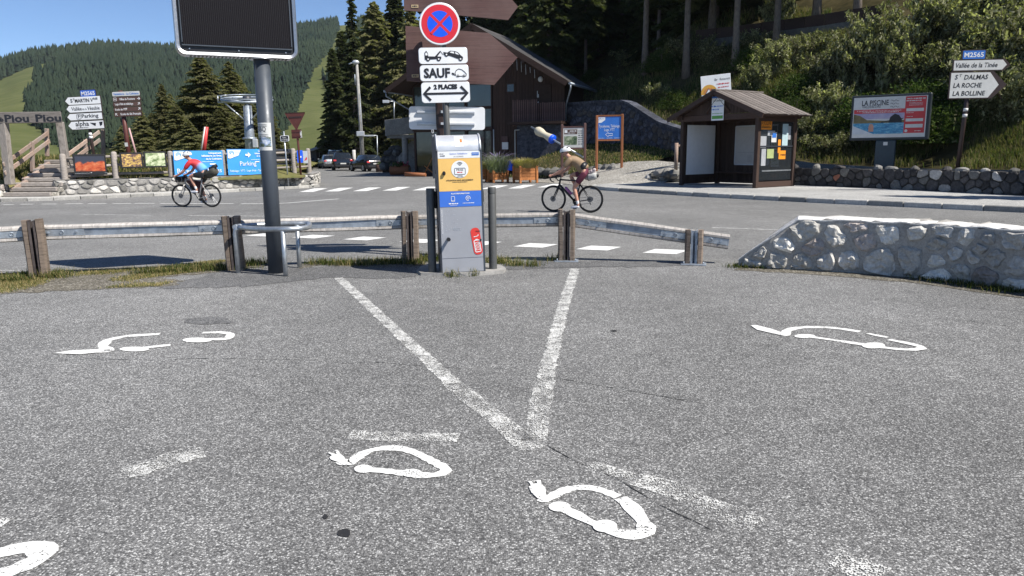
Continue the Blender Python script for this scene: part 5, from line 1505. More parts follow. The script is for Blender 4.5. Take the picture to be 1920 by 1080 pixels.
for (pl, pr, yt, yb, dz, mt, lab) in ((137.5, 199.5, 289, 328, 0, MP[0], 'large photo panel of a red autumn hillside on the fence'), (225, 268, 286, 315, 0, MP[1], 'photo panel of yellow leaves on the fence below the brown sign'), (269.5, 312, 284, 314, 0, MP[2], 'pale green photo panel on the fence left of the blue banners')):
    loc, rz, W_, H_ = face(pl, pr, yt, yb, wallY(pl, .12), wallY(pr, .12))
    t = thing('photo_panel', lab, 'photo panel', loc, rz, 'photo panels hung on the fence')
    m = MB(); m.box((0, 0, H_ / 2), (W_, .05, H_), ch=.008); m.build('frame', M_BLACK, t)
    m = MB(); m.rect(0, H_ / 2 + (.03 if pl < 140 else 0), W_ - .12, H_ - (.22 if pl < 140 else .12), -.028); m.build('picture', mt, t)
    m = MB()
    if pl < 140: scribble(m, -.3, .07, .5, .012, -.028); scribble(m, .52, .07, .1, .012, -.028); m.flat([(-.02, .06), (.04, .09), (.0, .11)], -.028)
    if m.v: m.build('caption', M_LGREY, t)
# banners
def banner(pl, pr, yt, yb, lab):
    loc, rz, W_, H_ = face(pl, pr, yt, yb, wallY(pl, .08), wallY(pr, .08))
    t = thing('banner', lab, 'banner', loc, rz, 'blue banners on the fence')
    m = MB(); n = 12; V = []
    for i in range(n + 1):
        x = -W_ / 2 + W_ * i / n
        for z in (0, H_ / 2, H_): V.append((x, .012 * noise.noise((x * 1.3, z * 2, 5)), z))
    m.add(V, [(i * 3 + j, (i + 1) * 3 + j, (i + 1) * 3 + j + 1, i * 3 + j + 1) for i in range(n) for j in range(2)], 0, True); m.build('sheet', M_CYAN, t)
    c = W_ * .27
    m = MB(); m.flat([(-W_ / 2 + .03, H_ - .03), (-W_ / 2 + .03, H_ * .66), (-W_ / 2 + .12, H_ * .64), (-W_ / 2 + c, H_ * .76), (-W_ / 2 + c + .12, H_ - .03)], -.022); m.build('logo_field', M_WHITE, t)
    m = MB(); q = (-W_ / 2 + .2, H_ * .85)
    for k in range(3): stroke(m, [(q[0] + (.105 - .028 * k) * math.cos(R(a)), q[1] - .01 * k + (.095 - .03 * k) * math.sin(R(a))) for a in range(-60 + 40 * k, 200 + 30 * k, 20)], .022, -.025)
    scribble(m, q[0] + .3, q[1] + .01, .26, .03, -.025, 0, 3); scribble(m, q[0] + .02, q[1] - .14, .2, .014, -.025, 0, 4); m.build('logo', M_CYAN, t)
    return t, W_, H_
t, W_, H_ = banner(326, 418.5, 282.5, 331.5, 'blue banner reading Bureau des Pistes behind the left cyclist')
for k, s in enumerate(('Uniquement', 'billetterie en ligne', 'de la Colmiane')): text(s, .10, W_ / 2 - .06, H_ - .11 - .115 * k, t, M_WHITE, 'RIGHT', -.026, width=(.55, .85, .68)[k], bold=.003)
text('Bureau des Pistes', .28, 0, .26, t, M_WHITE, 'CENTER', -.026, width=W_ * .90)
m = MB(); scribble(m, W_ / 2 - .66, H_ - .46, .5, .022, -.025, 0, 3); m.rect(W_ / 2 - .46, H_ - .56, .26, .05, -.025); m.build('small_print', M_WHITE, t)
t, W_, H_ = banner(426.5, 503, 279.5, 327.5, 'blue banner reading Parking with a white arrow, partly behind the screen pole')
text('Parking', .27, -.02, .46, t, M_WHITE, 'CENTER', -.026, width=.74); text("Télésiège - VTT - Luge d'été - Tyrolienne", .12, 0, .17, t, M_WHITE, 'CENTER', -.026, width=W_ * .93)
for k, s in enumerate(('Uniquement', 'billetterie en ligne', 'de la Colmiane')): text(s, .09, W_ / 2 - .04, H_ - .10 - .10 * k, t, M_WHITE, 'RIGHT', -.026, width=(.42, .58, .5)[k], bold=.002)
m = MB(); zz = .86; m.flat([(-.12, zz + .04), (.0, zz + .04), (.0, zz + .12), (.13, zz), (.0, zz - .12), (.0, zz - .04), (-.12, zz - .04)], -.026); scribble(m, .32, H_ - .46, .4, .02, -.026, 0, 5); m.rect(.4, H_ - .55, .2, .04, -.026); m.build('arrow', M_WHITE, t)
# dark slatted board and the two picture panels at the end of the fence
loc, rz, W_, H_ = face(512, 546.5, 279, 309, wallY(512, .5), wallY(546, .5))
t = thing('slatted_board', 'dark board of horizontal slats on the fence right of the screen pole', 'board', loc, rz)
for k in range(6): m = MB(); m.box((0, 0, H_ * (k + .5) / 6), (W_, .05, H_ / 6 - .018), ch=.006); m.build('slat', M_DGREY, t)
m = MB()
for sx in (-1, 1): m.box((sx * W_ * .42, .045, H_ / 2 - .15), (.06, .04, H_ + .3)); 
m.build('uprights', M_POSTDK, t)
for pl, pr, yt, yb, c, lab in ((557, 567.5, 282, 305, M_NSBLUE, 'small bright blue panel at the end of the fence'), (568, 577, 283, 306, M_LGREY, 'small grey and red picture panel at the end of the fence')):
    loc, rz, W_, H_ = face(pl, pr, yt, yb, wallY(pl, .12), wallY(pr, .12))
    t = thing('picture_panel', lab, 'panel', loc, rz)
    m = MB(); m.box((0, 0, H_ / 2), (W_, .03, H_), ch=.005); m.build('board', c, t)
    m = MB(); m.flat([(-.06, .1), (.08, .18), (.06, .3), (-.02, .2)], -.02) if pl > 560 else m.flat([(-.05, .2), (.07, .24), (.05, .32), (-.03, .26)], -.02); m.build('picture', M_RED2 if pl > 560 else M_WHITE, t)

# signposts on the left
def plate(par, x, z, w, h, mat, y=-.07, arrow=0, edge=M_POSTDK, name='plate', rim=.02):
    """arrow: -1 pointed left, 1 pointed right"""
    def out(e):
        hx, hz = w / 2 + e, h / 2 + e; k = h * .45
        if arrow < 0: return [(x - hx, z), (x - hx + k, z - hz), (x + hx, z - hz), (x + hx, z + hz), (x - hx + k, z + hz)]
        if arrow > 0: return [(x + hx, z), (x + hx - k, z + hz), (x - hx, z + hz), (x - hx, z - hz), (x + hx - k, z - hz)]
        return rrect(x, z, 2 * hx, 2 * hz, min(.04, hz * .4), 3)
    m = MB(); m.prism(out(rim), y, y + .04); o = m.build(name, edge, par)
    m = MB(); m.flat(out(0), y - .003); m.build('face', mat, o)
    return o
Yd = 31.0
p0 = P(178, 300, Yd)
ds = thing('direction_signpost', 'stack of white left-pointing direction plates under a blue M2565 plate', 'signpost', (p0.x, Yd, .9), 0, None, (0, R(-2.2), 0))
def dz_(py): return P(160, py, Yd).z - .9
def dx_(px, py): return P(px, py, Yd).x - p0.x
m = MB(); m.tube([(0, 0, -.6), (0, 0, dz_(172))], .06, 10); m.build('post', M_POSTDK, ds)
hx = .085
rows_d = [(124.5, 190.5, 188.5, 13.5, 'ST MARTIN V', .95), (127, 192.5, 203.5, 12.5, 'Vallée de la Vésubie', 1.05), (128.5, 194, 218.5, 11.5, 'Parking', .62), (130.5, 197, 234.5, 14, 'alpha', .5)]
for pl, pr, py, hh, s, tw in rows_d:
    xl, xr = dx_(pl, py), dx_(pr, py); xc = (xl + xr) / 2 + dz_(py) * math.tan(R(2.2)); h = hh / FPX * Yd * .98
    o = plate(ds, xc, dz_(py), xr - xl, h, M_WHITE, -.09, -1)
    if s == 'alpha':
        text(s, .26, xc - .15, dz_(py) + .03, o, M_INK, y=-.097, width=.55, bold=.004); m = MB(); scribble(m, xc - .17, dz_(py) - .10, .5, .03, -.097)
        m.flat([(xc + .16, dz_(py) + .09), (xc + .42, dz_(py) + .06), (xc + .38, dz_(py) - .06)], -.097); m.flat([(xc + .55, dz_(py) + .10), (xc + .7, dz_(py) + .11), (xc + .66, dz_(py) - .02), (xc + .57, dz_(py) - .06)], -.097); m.build('emblem', M_INK, o)
    elif s == 'Parking':
        text(s, .2, xc + .22, dz_(py), o, M_INK, y=-.097, width=.68, bold=.003); m = MB(); stroke(m, rrect(xc - .24, dz_(py), .17, .18, .02, 2), .016, -.097, 0, True); m.build('parking_symbol', M_INK, o); text('P', .16, xc - .24, dz_(py), o, M_INK, y=-.098, bold=.003)
    elif s[0] == 'V':
        text('Vallée', .2, xc - .30, dz_(py), o, M_INK, y=-.097, width=.42, bold=.002); text('de la', .12, xc + .02, dz_(py) - .02, o, M_INK, y=-.097, width=.18); text('Vésubie', .2, xc + .39, dz_(py), o, M_INK, y=-.097, width=.5, bold=.002)
    else:
        text('S', .2, xc - .46, dz_(py), o, M_INK, y=-.097, bold=.005); text('T', .11, xc - .36, dz_(py) + .05, o, M_INK, y=-.097, bold=.003); text('MARTIN V', .2, xc + .05, dz_(py), o, M_INK, y=-.097, width=.74, bold=.005); text('RIE', .11, xc + .52, dz_(py) + .05, o, M_INK, y=-.097, width=.18, bold=.003)
xl, xr = dx_(151.5, 175), dx_(183, 175); xc = (xl + xr) / 2 + dz_(175) * math.tan(R(2.2))
o = plate(ds, xc, dz_(175.5), .62, .25, M_BLUE, -.09); text('M2565', .21, xc, dz_(175.5), o, M_WHITE, y=-.097, width=.55, bold=.005)
m = MB()
for k in range(2): m.tube([(0, -.012, dz_(254) - .13 * k), (0, -.012, dz_(249) - .13 * k)], .068, 10)
m.build('white_bands', M_WHITE, ds)
Yt = 31.6; p0 = P(243.5, 300, Yt)
ts = thing('tourist_signpost', 'brown tourist information plates on a reddish brown post', 'signpost', (p0.x, Yt, .9), 0, None, (0, R(-1.8), 0))
def tz(py): return P(240, py, Yt).z - .9
m = MB(); m.tube([(0, 0, -.6), (0, 0, tz(170))], [.10, .085], 12); m.build('post', M_POSTBR, ts)
m = MB(); m.box((0, -.098, tz(271)), (.13, .004, .16)); m.build('sticker', M_WHITED, ts)
for (pl, pr, py, hh, mt, s, ink, ar) in ((213.5, 265, 176.5, 8.5, M_WHITED, 'Valdeblore - La Colmiane', M_DBLUE, 0), (214.5, 266.5, 186.3, 8.6, M_BROWN, 'Office du Tourisme', M_WHITE, 1), (215.5, 267, 195.8, 8.4, M_BROWN, "Luge d'été et télésiège", M_WHITE, 2), (216.5, 268, 205.3, 8.4, M_BROWN, 'Ecole de VTT', M_WHITE, 2), (217.5, 268.5, 214.6, 8.2, M_BROWN, 'Ecole du Ski Français', M_WHITE, 3)):
    xl, xr = P(pl, py, Yt).x - p0.x, P(pr, py, Yt).x - p0.x; xc = (xl + xr) / 2 + tz(py) * math.tan(R(1.8)); w = xr - xl; h = hh / FPX * Yt
    o = plate(ts, xc, tz(py), w, h - .02, mt, -.13, 0, M_POSTDK, rim=.008)
    tw = {0: w * .92, 1: w * .56, 2: w * (.66 if 'Luge' in s else .44), 3: w * .74}[ar]; ax = {0: 0, 1: .02, 2: -.12 if 'Luge' in s else -.26, 3: .12}[ar]
    text(s, .12, xc + ax, tz(py), o, ink, y=-.137, width=tw, bold=.002)
    if ar:
        m = MB(); A = {1: 0, 2: 45, 3: 135}[ar]; c0 = (xc + (w * .43 if ar < 3 else -w * .42), tz(py)); dv = Vector((math.cos(R(A)), math.sin(R(A)))); q = Vector((-dv.y, dv.x)); c_ = Vector(c0)
        stroke(m, [tuple(c_ - dv * .06), tuple(c_ + dv * .05)], .022, -.137); stroke(m, [tuple(c_ + dv * .0 + q * .05), tuple(c_ + dv * .06), tuple(c_ - q * .05)], .02, -.1375)
        if ar == 1: stroke(m, rrect(xc - w * .42, tz(py), .12, .12, .01, 2), .014, -.137, 0, True); stroke(m, [(xc - w * .42 - .04, tz(py)), (xc - w * .42 + .04, tz(py))], .02, -.1375)
        m.build('arrow', M_WHITE, o)
# slanted poles
def slant(name, lab, cat, px0, y0_, px1, y1_, Y, r, mat, stripe=None):
    a, b = P(px0, y0_, Y), P(px1, y1_, Y); t = thing(name, lab, cat, tuple(a)); m = MB(); m.tube([(0, 0, 0), tuple(b - a)], [r, r * .7], 8); m.build('pole', mat, t)
    if stripe:
        m = MB(); d = Vector((-r * .9, -r * .6, 0)); m.tube([tuple(d), tuple(b - a + d * .7)], r * .35, 6); m.build('edge_strip', stripe, t)
    return t
slant('slanted_pole', 'red slanted pole with a pale edge behind the left banner', 'pole', 381, 292, 388, 238, 36, .11, M_RED2, M_WHITED)
slant('slanted_pole', 'thin pinkish slanted pole beside the brown tourist signpost', 'pole', 258, 300, 242, 240, 34, .05, plain('pale_pink_metal', (.5, .32, .32), .5))
# street-name plate, back of the give-way sign
Yn = wallY(538, -.35); pb = P(541, 346, Yn)
t = thing('street_name_sign', 'small black street name plate on a thin grey pole in front of the wall', 'street sign', (pb.x, Yn, .1), 0, None, (0, R(-1.5), 0))
zz = P(538, 259.5, Yn).z - .1; zt = P(538, 246, Yn).z - .1
m = MB(); m.tube([(0, 0, 0), (0, 0, zt)], .035, 8); m.build('pole', M_GALV, t)
o = plate(t, .03, zz, .34, .21, M_INK, -.06, 0, M_WHITE, rim=.02); text('Route', .08, .03, zz + .045, o, M_WHITE, y=-.066, width=.16); text('du Télésiège', .08, .03, zz - .045, o, M_WHITE, y=-.066, width=.28)
Yg = 34.5; pb = P(561, 285, Yg)
t = thing('give_way_sign', 'maroon back of a triangular give-way sign with a small plate below', 'road sign', (pb.x, Yg, 1.0), 0, None, (0, R(-1.5), 0))
gz = lambda py: P(558, py, Yg).z - 1.0
m = MB(); m.tube([(0, 0, -.6), (0, 0, gz(213))], .05, 8); m.build('post', M_POSTBR, t)
zt, zb2 = gz(211.5), gz(242); hw = 18 / FPX * Yg
tri = [(-hw, zt), (hw, zt), (hw * .97, zt - .06), (.04, zb2), (-.04, zb2), (-hw * .97, zt - .06)]
m = MB(); m.prism(tri, -.075, -.05); o = m.build('triangle', M_POSTBR, t)
m = MB(); n = len(tri); V = [(x, -.075, z) for x, z in tri] + [(x * 1.02, -.095, z + (.012 if z > zb2 else -.012)) for x, z in tri]
m.add(V, [(i, (i + 1) % n, n + (i + 1) % n, n + i) for i in range(n)]); m.build('rim', M_POSTBR, o)
m = MB(); m.box((0, -.085, zt - .19), (hw * 1.3, .02, .05)); m.build('bracket', M_POSTDK, t)
for k, py in enumerate((247, 255.5)):
    m = MB(); m.prism(rrect(-.01, gz(py), .46, .20, .03, 3), -.075, -.055); m.box((0, -.085, gz(py)), (.40, .02, .035)); m.build('plate_back', [M_POSTBR, M_WHITED][0], t)
m = MB(); m.box((.19, -.08, gz(252)), (.08, .004, .3)); m.build('sticker', M_WHITED, t)

# chairlift wheel on its pylon
Yc = 46.0; pw = P(463, 187, Yc)
t = thing('chairlift_pylon', 'grey steel chairlift pylon carrying a large horizontal cable wheel', 'chairlift', (pw.x, Yc, 1.2))
zw = pw.z - 1.2
m = MB(); m.tube([(0, 0, -.3), (0, 0, zw - .35)], [.34, .24], 14); m.tube([(0, 0, zw - .35), (0, 0, zw + .1)], .16, 10); m.build('pylon', M_STEEL2, t)
m = MB(); m.tube([(0, 0, P(463, 262, Yc).z - 1.2), (0, 0, P(463, 258, Yc).z - 1.2)], .42, 14); m.build('flange', M_STEEL2, t)
MT = Matrix.Translation((0, 0, zw)) @ Matrix.Rotation(R(9), 4, 'X') @ Matrix.Rotation(R(3), 4, 'Y')
m = MB(); m.torus((0, 0, 0), 1.45, .085, 40, 8, 0, MT, 'Z'); m.torus((0, 0, .16), 1.48, .035, 40, 6, 0, MT, 'Z'); wh = m.build('wheel_rim', M_STEEL2, t)
for k in range(8):
    a = 2 * math.pi * k / 8 + .2; m = MB(); m.tube([MT @ Vector((.2 * math.cos(a), .2 * math.sin(a), -.1)), MT @ Vector((1.36 * math.cos(a), 1.36 * math.sin(a), 0))], .04, 6); m.build('spoke', M_STEEL2, t)
m = MB(); m.tube([MT @ Vector((0, 0, -.25)), MT @ Vector((0, 0, .22))], .24, 12); m.build('hub', M_DGREY, t)
m = MB(); m.tube([(-1.75, 0, zw - .15), (1.5, 0, zw - .05)], .06, 6); m.tube([(-1.75, 0, zw - .15), (-1.75, 0, zw + .25)], .04, 6); m.tube([(-1.75, 0, zw + .25), (-1.2, 0, zw + .28)], .03, 6); m.tube([(-.2, -.1, zw - 1.2), (-1.3, -.1, zw - .2)], .045, 6); m.tube([(.2, -.1, zw - 1.2), (1.2, -.1, zw - .2)], .045, 6); m.build('arms', M_GALV, t)
m = MB(); m.box((.42, -.3, zw - 2.6), (.3, .2, .5), ch=.03); m.build('control_box', M_LGREY, t)
m = MB(); m.tube([(.45, -.32, zw - 2.8), (.55, -.32, -.3)], .05, 6); m.build('cable_duct', plain('green_duct', (.03, .25, .13), .5), t)

# stairs and the wooden arch
st = thing('wooden_stairs', 'outdoor stairs of weathered logs climbing to the meadow under the wooden arch', 'stairs', tuple(G(60, 366, .115)))
SP = [(18, 101, 357, 366), (32, 103, 347.5, 356.5), (46, 117, 338.5, 347), (56, 118, 329.5, 338), (68, 118, 320, 329), (79, 117.5, 311, 319.5), (89, 116.5, 302.5, 310.5), (100, 116, 295.5, 301.5)]
for i, (pl, pr, yt, yb) in enumerate(SP):
    z0 = .115 + .165 * i; z1 = z0 + .165
    Y = 27.5 + .38 * i; a, b = Vector((-18.72, Y, 0)), Vector((-16.95, Y, 0))
    m = MB(); w = b.x - a.x; m.box((0, 0, 0), (w, .11, .165), ch=.03); m.build('riser', M_WOODGREY, st, ((a.x + b.x) / 2 - st.location.x, Y - st.location.y, z0 + .082 - st.location.z), (0, 0, R(rnd.uniform(-1, 1))))
    m = MB(); m.box((0, .26, 0), (w - .04, .44, .16)); m.build('tread', M_GRAVEL, st, ((a.x + b.x) / 2 + .02 - st.location.x, Y - st.location.y, z0 + .062 - st.location.z))
    if i in (1, 3, 5):
        m = MB(); m.box((0, .35, 0), (.13, .8, .14), ch=.02); m.build('side_log', M_WOODRAIL, st, (a.x + .1 - st.location.x, Y - st.location.y, z0 + .09 - st.location.z), (R(22), 0, R(-12)))
def beam_between(name, a, b, w, h, mat, par, roll=0.0, ch=.015):
    a = Vector(a); b = Vector(b); d = b - a; L = d.length; m = MB(); m.box((0, 0, 0), (L, w, h), ch=ch)
    q = d.to_track_quat('X', 'Z'); o = m.build(name, mat, par, (a + b) / 2 - par.location); o.rotation_mode = 'QUATERNION'; o.rotation_quaternion = q; return o
ar = thing('wooden_arch', 'weathered timber arch with a carved Piou Piou board over the stairs', 'arch', tuple(P(20, 345, 27.8)))
beam_between('post', P(19, 346, 27.8), P(6, 230, 27.8), .26, .26, M_WOODGREY, ar); beam_between('post', P(125, 312, 28.9), P(112, 229, 28.7), .24, .26, M_WOODGREY, ar)
A, B_ = P(-32, 222, 27.75), P(121, 220, 28.3)
bd = beam_between('board', A + Vector((0, -.19, 0)), B_ + Vector((0, -.19, 0)), .10, 20 / FPX * 28, wood('grey_carved_board', (.15, .135, .125), .5, (2, 14, 14), .85), ar, ch=.02)
Lb = (B_ - A).length
for s, pxx, w, sz_ in (('club', 4, .33, .20), ('Piou', 38, .80, .36), ('Piou', 97, .86, .36)):
    text(s, sz_, (pxx + 32) / 153 * Lb - Lb / 2, -.03 if s != 'club' else -.06, bd, M_INK, y=-.054, width=w, bold=.012)
for lab, posts, rails in (('wooden handrail climbing on the left side of the stairs', [(14, 330, 27.9, 300), (60, 322, 29.4, 266), (87.5, 293, 30.6, 241)], [((9, 309, 27.7), (93, 249, 30.6)), ((12, 325, 27.7), (96, 264, 30.6))]),
                          ('wooden handrail on the right side of the stairs, behind the autumn photo panel', [(160, 296, 31.0, 262), (193, 292, 32.2, 243)], [((128, 291.5, 29.8), (189, 247, 32.0)), ((140, 299, 30.2), (190, 262, 32.0))])):
    t = thing('handrail', lab, 'handrail', tuple(P(posts[0][0], posts[0][1], posts[0][2])), 0, 'handrails of the stairs')
    for px, yb, Y, yt in posts: beam_between('post', P(px + 1, yb, Y), P(px, yt, Y), .13, .13, M_WOODRAIL, t)
    for a, b in rails: beam_between('rail', P(*a) + Vector((0, -.1, 0)), P(*b) + Vector((0, -.1, 0)), .05, .16, M_WOODRAIL, t)
w0 = G(-8, 371, .1); f2, L2_ = path_map([G(-60, 374, .1), G(2, 370, .1), G(17, 368.5, .1)], 1)
t = thing('stair_wall', 'short block of pale stone wall at the left of the stairs', 'wall', tuple(G(-60, 374, .1)))
wall_core(t, f2, L2_, lambda s: .48, .4, M_MORTAR, 'mortar'); stone_face(t, f2, [(0, 0), (L2_, 0), (L2_, .47), (0, .47)], 12, 4, .02, .05, [M_STONEL, M_STONEP], [2, 1], 1.4, .01)
# ------------------------------------------------------------------ chalet, terrace, planters, boards
M_ROOF = wood('grey_slate_boards', (.055, .053, .052), .5, (10, 1.2, 10), .75)
M_ROOFS = wood('weathered_roof_boards', (.16, .14, .128), .5, (10, 1.2, 10), .7)
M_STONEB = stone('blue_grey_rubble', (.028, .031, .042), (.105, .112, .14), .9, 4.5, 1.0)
CA = R(-20.5)
ch = thing('chalet', 'dark brown timber chalet with a wide slate roof behind the signs', 'chalet', (-1.95, 48.2, 0), CA)
WX = 5.3; EX = 6.1; YF = 1.0; DP = 4.6; ZE = 5.55; ZA = 9.2
sl_ = (ZA - ZE) / EX
# walls: lower body, boarded front (boards one by one), side walls
m = MB(); zs = ZE + (EX - WX) * sl_
m.prism([(-WX, 0), (WX, 0), (WX, zs - .1), (0, ZA - .15), (-WX, zs - .1)], YF + .12, YF + DP); m.build('wall', M_WOODDK, ch)
s = .52; k = 0
while s < WX:
    w = random.Random(k).uniform(.16, .24); w = min(w, WX - s)
    if w < .05: break
    ztop = ZA - abs(s + w / 2) * sl_ - .25
    zb0 = 3.25 if s > 2.1 else .1
    m = MB(); m.box((0, 0, (zb0 + ztop) / 2), (w - .012, .035, ztop - zb0), ch=.006); m.build('plank', M_WOODDK, ch, (s + w / 2, YF + .10 - .01 * (k % 2), 0)); s += w; k += 1
# glazed bay on the left of the boards
for z0, z1 in ((3.15, 4.35), (4.45, 5.9)):
    for x0, x1 in ((-1.35, .42), (-3.2, -1.45), (-5.2, -3.3)):
        f_ = MB(); 
        for bx, bz, bw, bh in ((x0, (z0 + z1) / 2, .08, z1 - z0), (x1, (z0 + z1) / 2, .08, z1 - z0), ((x0 + x1) / 2, z0, x1 - x0, .08), ((x0 + x1) / 2, z1, x1 - x0, .08)): f_.box((bx, YF + .06, bz), (bw, .10, bh))
        w_ = f_.build('window', M_WOODDKH, ch); m = MB(); m.rect((x0 + x1) / 2, (z0 + z1) / 2, x1 - x0, z1 - z0, YF + .09); m.build('pane', plain('bay_glass', (.06, .075, .07), .08, 0, .3, .5, spec=.9), w_)
for x0, x1 in ((-1.35, .42), (-3.2, -1.45), (-5.2, -3.3)):
    f_ = MB()
    for bx, bz, bw, bh in ((x0, 1.5, .10, 3.0), (x1, 1.5, .10, 3.0), ((x0 + x1) / 2, 2.98, x1 - x0, .12), ((x0 + x1) / 2, .15, x1 - x0, .3)): f_.box((bx, YF + .05, bz), (bw, .12, bh))
    w_ = f_.build('shop_window', M_WOODDKH, ch); m = MB(); m.rect((x0 + x1) / 2, 1.5, x1 - x0, 2.9, YF + .09); m.build('pane', M_GLASSDK, w_)
m = MB(); m.box((-2.4, YF - .02, 3.06), (5.8, .14, .14)); m.build('cross_beam', M_WOODDKH, ch)
# small window, lamp, door
m = MB(); m.box((1.75, YF + .05, 5.55), (.62, .09, .62)); w_ = m.build('window', M_WOODDKH, ch); m = MB(); m.rect(1.75, 5.55, .44, .44, YF - .0); m.build('pane', M_GLASSDK, w_)
m = MB(); m.ball((3.75, YF + .02, 6.0), (.17, .10, .17)); m.build('wall_lamp', M_WHITED, ch)
m = MB(); m.box((3.95, YF + .05, 4.55), (1.0, .08, 2.3), ch=.01); dr = m.build('door', M_WOODDKH, ch); m = MB(); m.ball((3.6, YF, 4.6), .05); m.build('handle', M_LGREY, dr)
m = MB(); m.box((3.55, YF + .0, 5.1), (.03, .02, .4)); m.box((3.62, YF, 5.0), (.03, .02, .2)); m.build('door_ornament', M_LGREY, ch)
# roof: two slopes of slate courses, barge boards, gutter
for sx in (-1, 1):
    L = math.hypot(EX, ZA - ZE); ang = math.atan2(ZA - ZE, EX)
    rf = bpy.data.objects.new('roof', None); COL.objects.link(rf); rf.parent = ch
    n = 13
    for k in range(n):
        d0 = L * k / n; x = sx * d0 * math.cos(ang); z = ZA - d0 * math.sin(ang)
        m = MB(); w = L / n + .10; r2 = random.Random(k)
        MR = Matrix.Translation((x, 0, z + .05)) @ Matrix.Rotation(ang * sx, 4, 'Y')
        m.box((sx * w / 2, DP / 2 - .1, .02 + r2.uniform(-.006, .006)), (w, DP + 1.9, .045), 0, MR @ Matrix.Rotation(R(1.6) * sx, 4, 'Y')); m.build('roof_course', M_ROOF, rf)
    m = MB(); MR = Matrix.Translation((0, 0, ZA)) @ Matrix.Rotation(ang * sx, 4, 'Y'); m.box((sx * L / 2, DP / 2 - .1, -.07), (L - .1, DP + 1.7, .12), 0, MR); m.build('soffit', M_WOODDKH, rf)
    m = MB(); m.box((sx * L / 2, -1.08, -.06), (L, .06, .32), 0, MR); m.build('barge_board', M_WOODDKH, rf)
    m = MB(); xe = sx * (EX + .12); m.tube([(xe, -1.0, ZE - .05), (xe, DP + .8, ZE - .05)], .08, 8); m.build('gutter', M_STEEL2, rf)
    m = MB(); m.tube([(xe, -.8, ZE - .1), (xe, -.8, ZE - .35), (sx * (WX + .15), YF - .05, ZE - 1.15), (sx * (WX + .12), YF - .05, 3.4)], .05, 8); m.build('downpipe', M_STEEL2, rf)
for sx in (.55, -.55, 0):
    m = MB(); m.box((sx * EX, -.2, ZA - abs(sx) * EX * sl_ - .28), (.18, 1.8, .22)); m.build('purlin', M_WOODDKH, ch)
# hanging icicle lights under the right slope
r2 = random.Random(4)
for k in range(11):
    s = 1.2 + k * .28; m = MB(); z = ZA - s * sl_ - .42; m.tube([(s, -.9, z), (s + .02, -.9, z - r2.uniform(.25, .7))], .012, 4); m.build('icicle_light', M_WHITED, ch)
# balcony on a stone base
m = MB(); m.box((3.8, YF - .7, 3.3), (3.5, 1.5, .16)); bal = m.build('balcony', M_WOODDKH, ch)
for x0, x1, z0, z1, yy in ((2.1, 3.65, 3.15, 4.75, -.62), (3.72, 5.5, 3.2, 4.55, -.45)):
    k = 0; x = x0
    while x < x1:
        m = MB(); m.box((0, 0, (z1 - z0) / 2), (.088, .03, z1 - z0 + random.Random(k).uniform(-.04, .04)), ch=.006); m.build('slat', wood_sl if False else M_WOODBR, bal, (x + .05, YF + yy, z0)); x += .14; k += 1
    m = MB(); m.box(((x0 + x1) / 2, YF + yy + .06, z0 + .3), (x1 - x0, .07, .1)); m.box(((x0 + x1) / 2, YF + yy + .06, z1 - .15), (x1 - x0, .07, .1)); m.build('rail', M_WOODDKH, bal)
m = MB(); m.box((3.95, YF - .35, 1.6), (3.0, .9, 3.2)); m.build('stone_base', M_STONEB, ch)
for x, z, w, h, mt, nm in ((1.3, 2.1, .45, .9, M_WOODBR, 'notice_frame'), (1.35, 1.95, .42, .45, M_WHITED, 'notice'), (1.55, 1.15, .5, .06, M_WOODBR, 'shelf')):
    m = MB(); m.box((x, YF + .02 - (.03 if nm == 'notice' else 0), z), (w, .06, h)); m.build(nm, mt, ch)
m = MB(); m.tube([(.55, YF, .1), (.55, YF, 3.0)], .035, 6); m.tube([(2.35, YF - .9, .1), (2.35, YF - .9, 2.9), (2.65, YF - .9, 2.9)], .03, 6); m.build('pipes', M_WHITED, ch)
cw = ch.matrix_world if False else Matrix.Translation(ch.location) @ Matrix.Rotation(CA, 4, 'Z')
q = cw @ Vector((1.75, YF - .5, 0)); t = thing('blue_crate', 'bright blue crate standing against the chalet wall', 'crate', (q.x, q.y, .35), CA)
m = MB(); m.box((0, 0, .35), (.62, .4, .66), ch=.03); m.build('body', M_NSBLUE, t); m = MB(); m.box((0, 0, .70), (.68, .46, .05), ch=.01); m.build('rim', M_WHITED, t)
# terrace wing to the left
tw_ = thing('terrace', 'raised concrete terrace on a round pillar at the left of the chalet', 'terrace', tuple(P(733, 324, 54.5)))
def tb(name, a, b, h, w, mat, dz=0.0):
    o = beam_between(name, Vector(a) + Vector((0, 0, dz)), Vector(b) + Vector((0, 0, dz)), w, h, mat, tw_, ch=.02); return o
tb('parapet', (-9.0, 55.0, 3.35), (-5.6, 52.6, 3.55), 1.15, .25, M_CONCD); tb('parapet', (-9.0, 55.0, 3.35), (-8.2, 60, 3.4), 1.15, .25, M_CONCD)
m = MB(); m.prism([(-9.0, 55.0), (-5.6, 52.6), (-3.6, 58), (-8, 61)], 0, .22, 0, Matrix(((1, 0, 0, 0), (0, 0, 1, 0), (0, 1, 0, 2.62), (0, 0, 0, 1)))); m.v = [tuple(Vector(v) - tw_.location) for v in m.v]; m.build('slab', M_CONCD, tw_)
m = MB(); m.lathe([(.22, 0), (.22, 2.65)], 12); m.build('pillar', M_CONCD, tw_, P(761, 318, 54.2) - tw_.location - Vector((0, 0, P(761, 318, 54.2).z)))
m = MB(); m.prism([(P(747, 300, 56).x, 0), (P(784, 300, 56).x, 0), (P(784, 300, 56).x, 2.5), (P(772, 300, 56).x, 2.45), (P(747, 300, 56).x, 1.3)], 56.0, 56.3); m.v = [tuple(Vector(v) - tw_.location) for v in m.v]; m.build('stair_wall', M_CONCD, tw_)
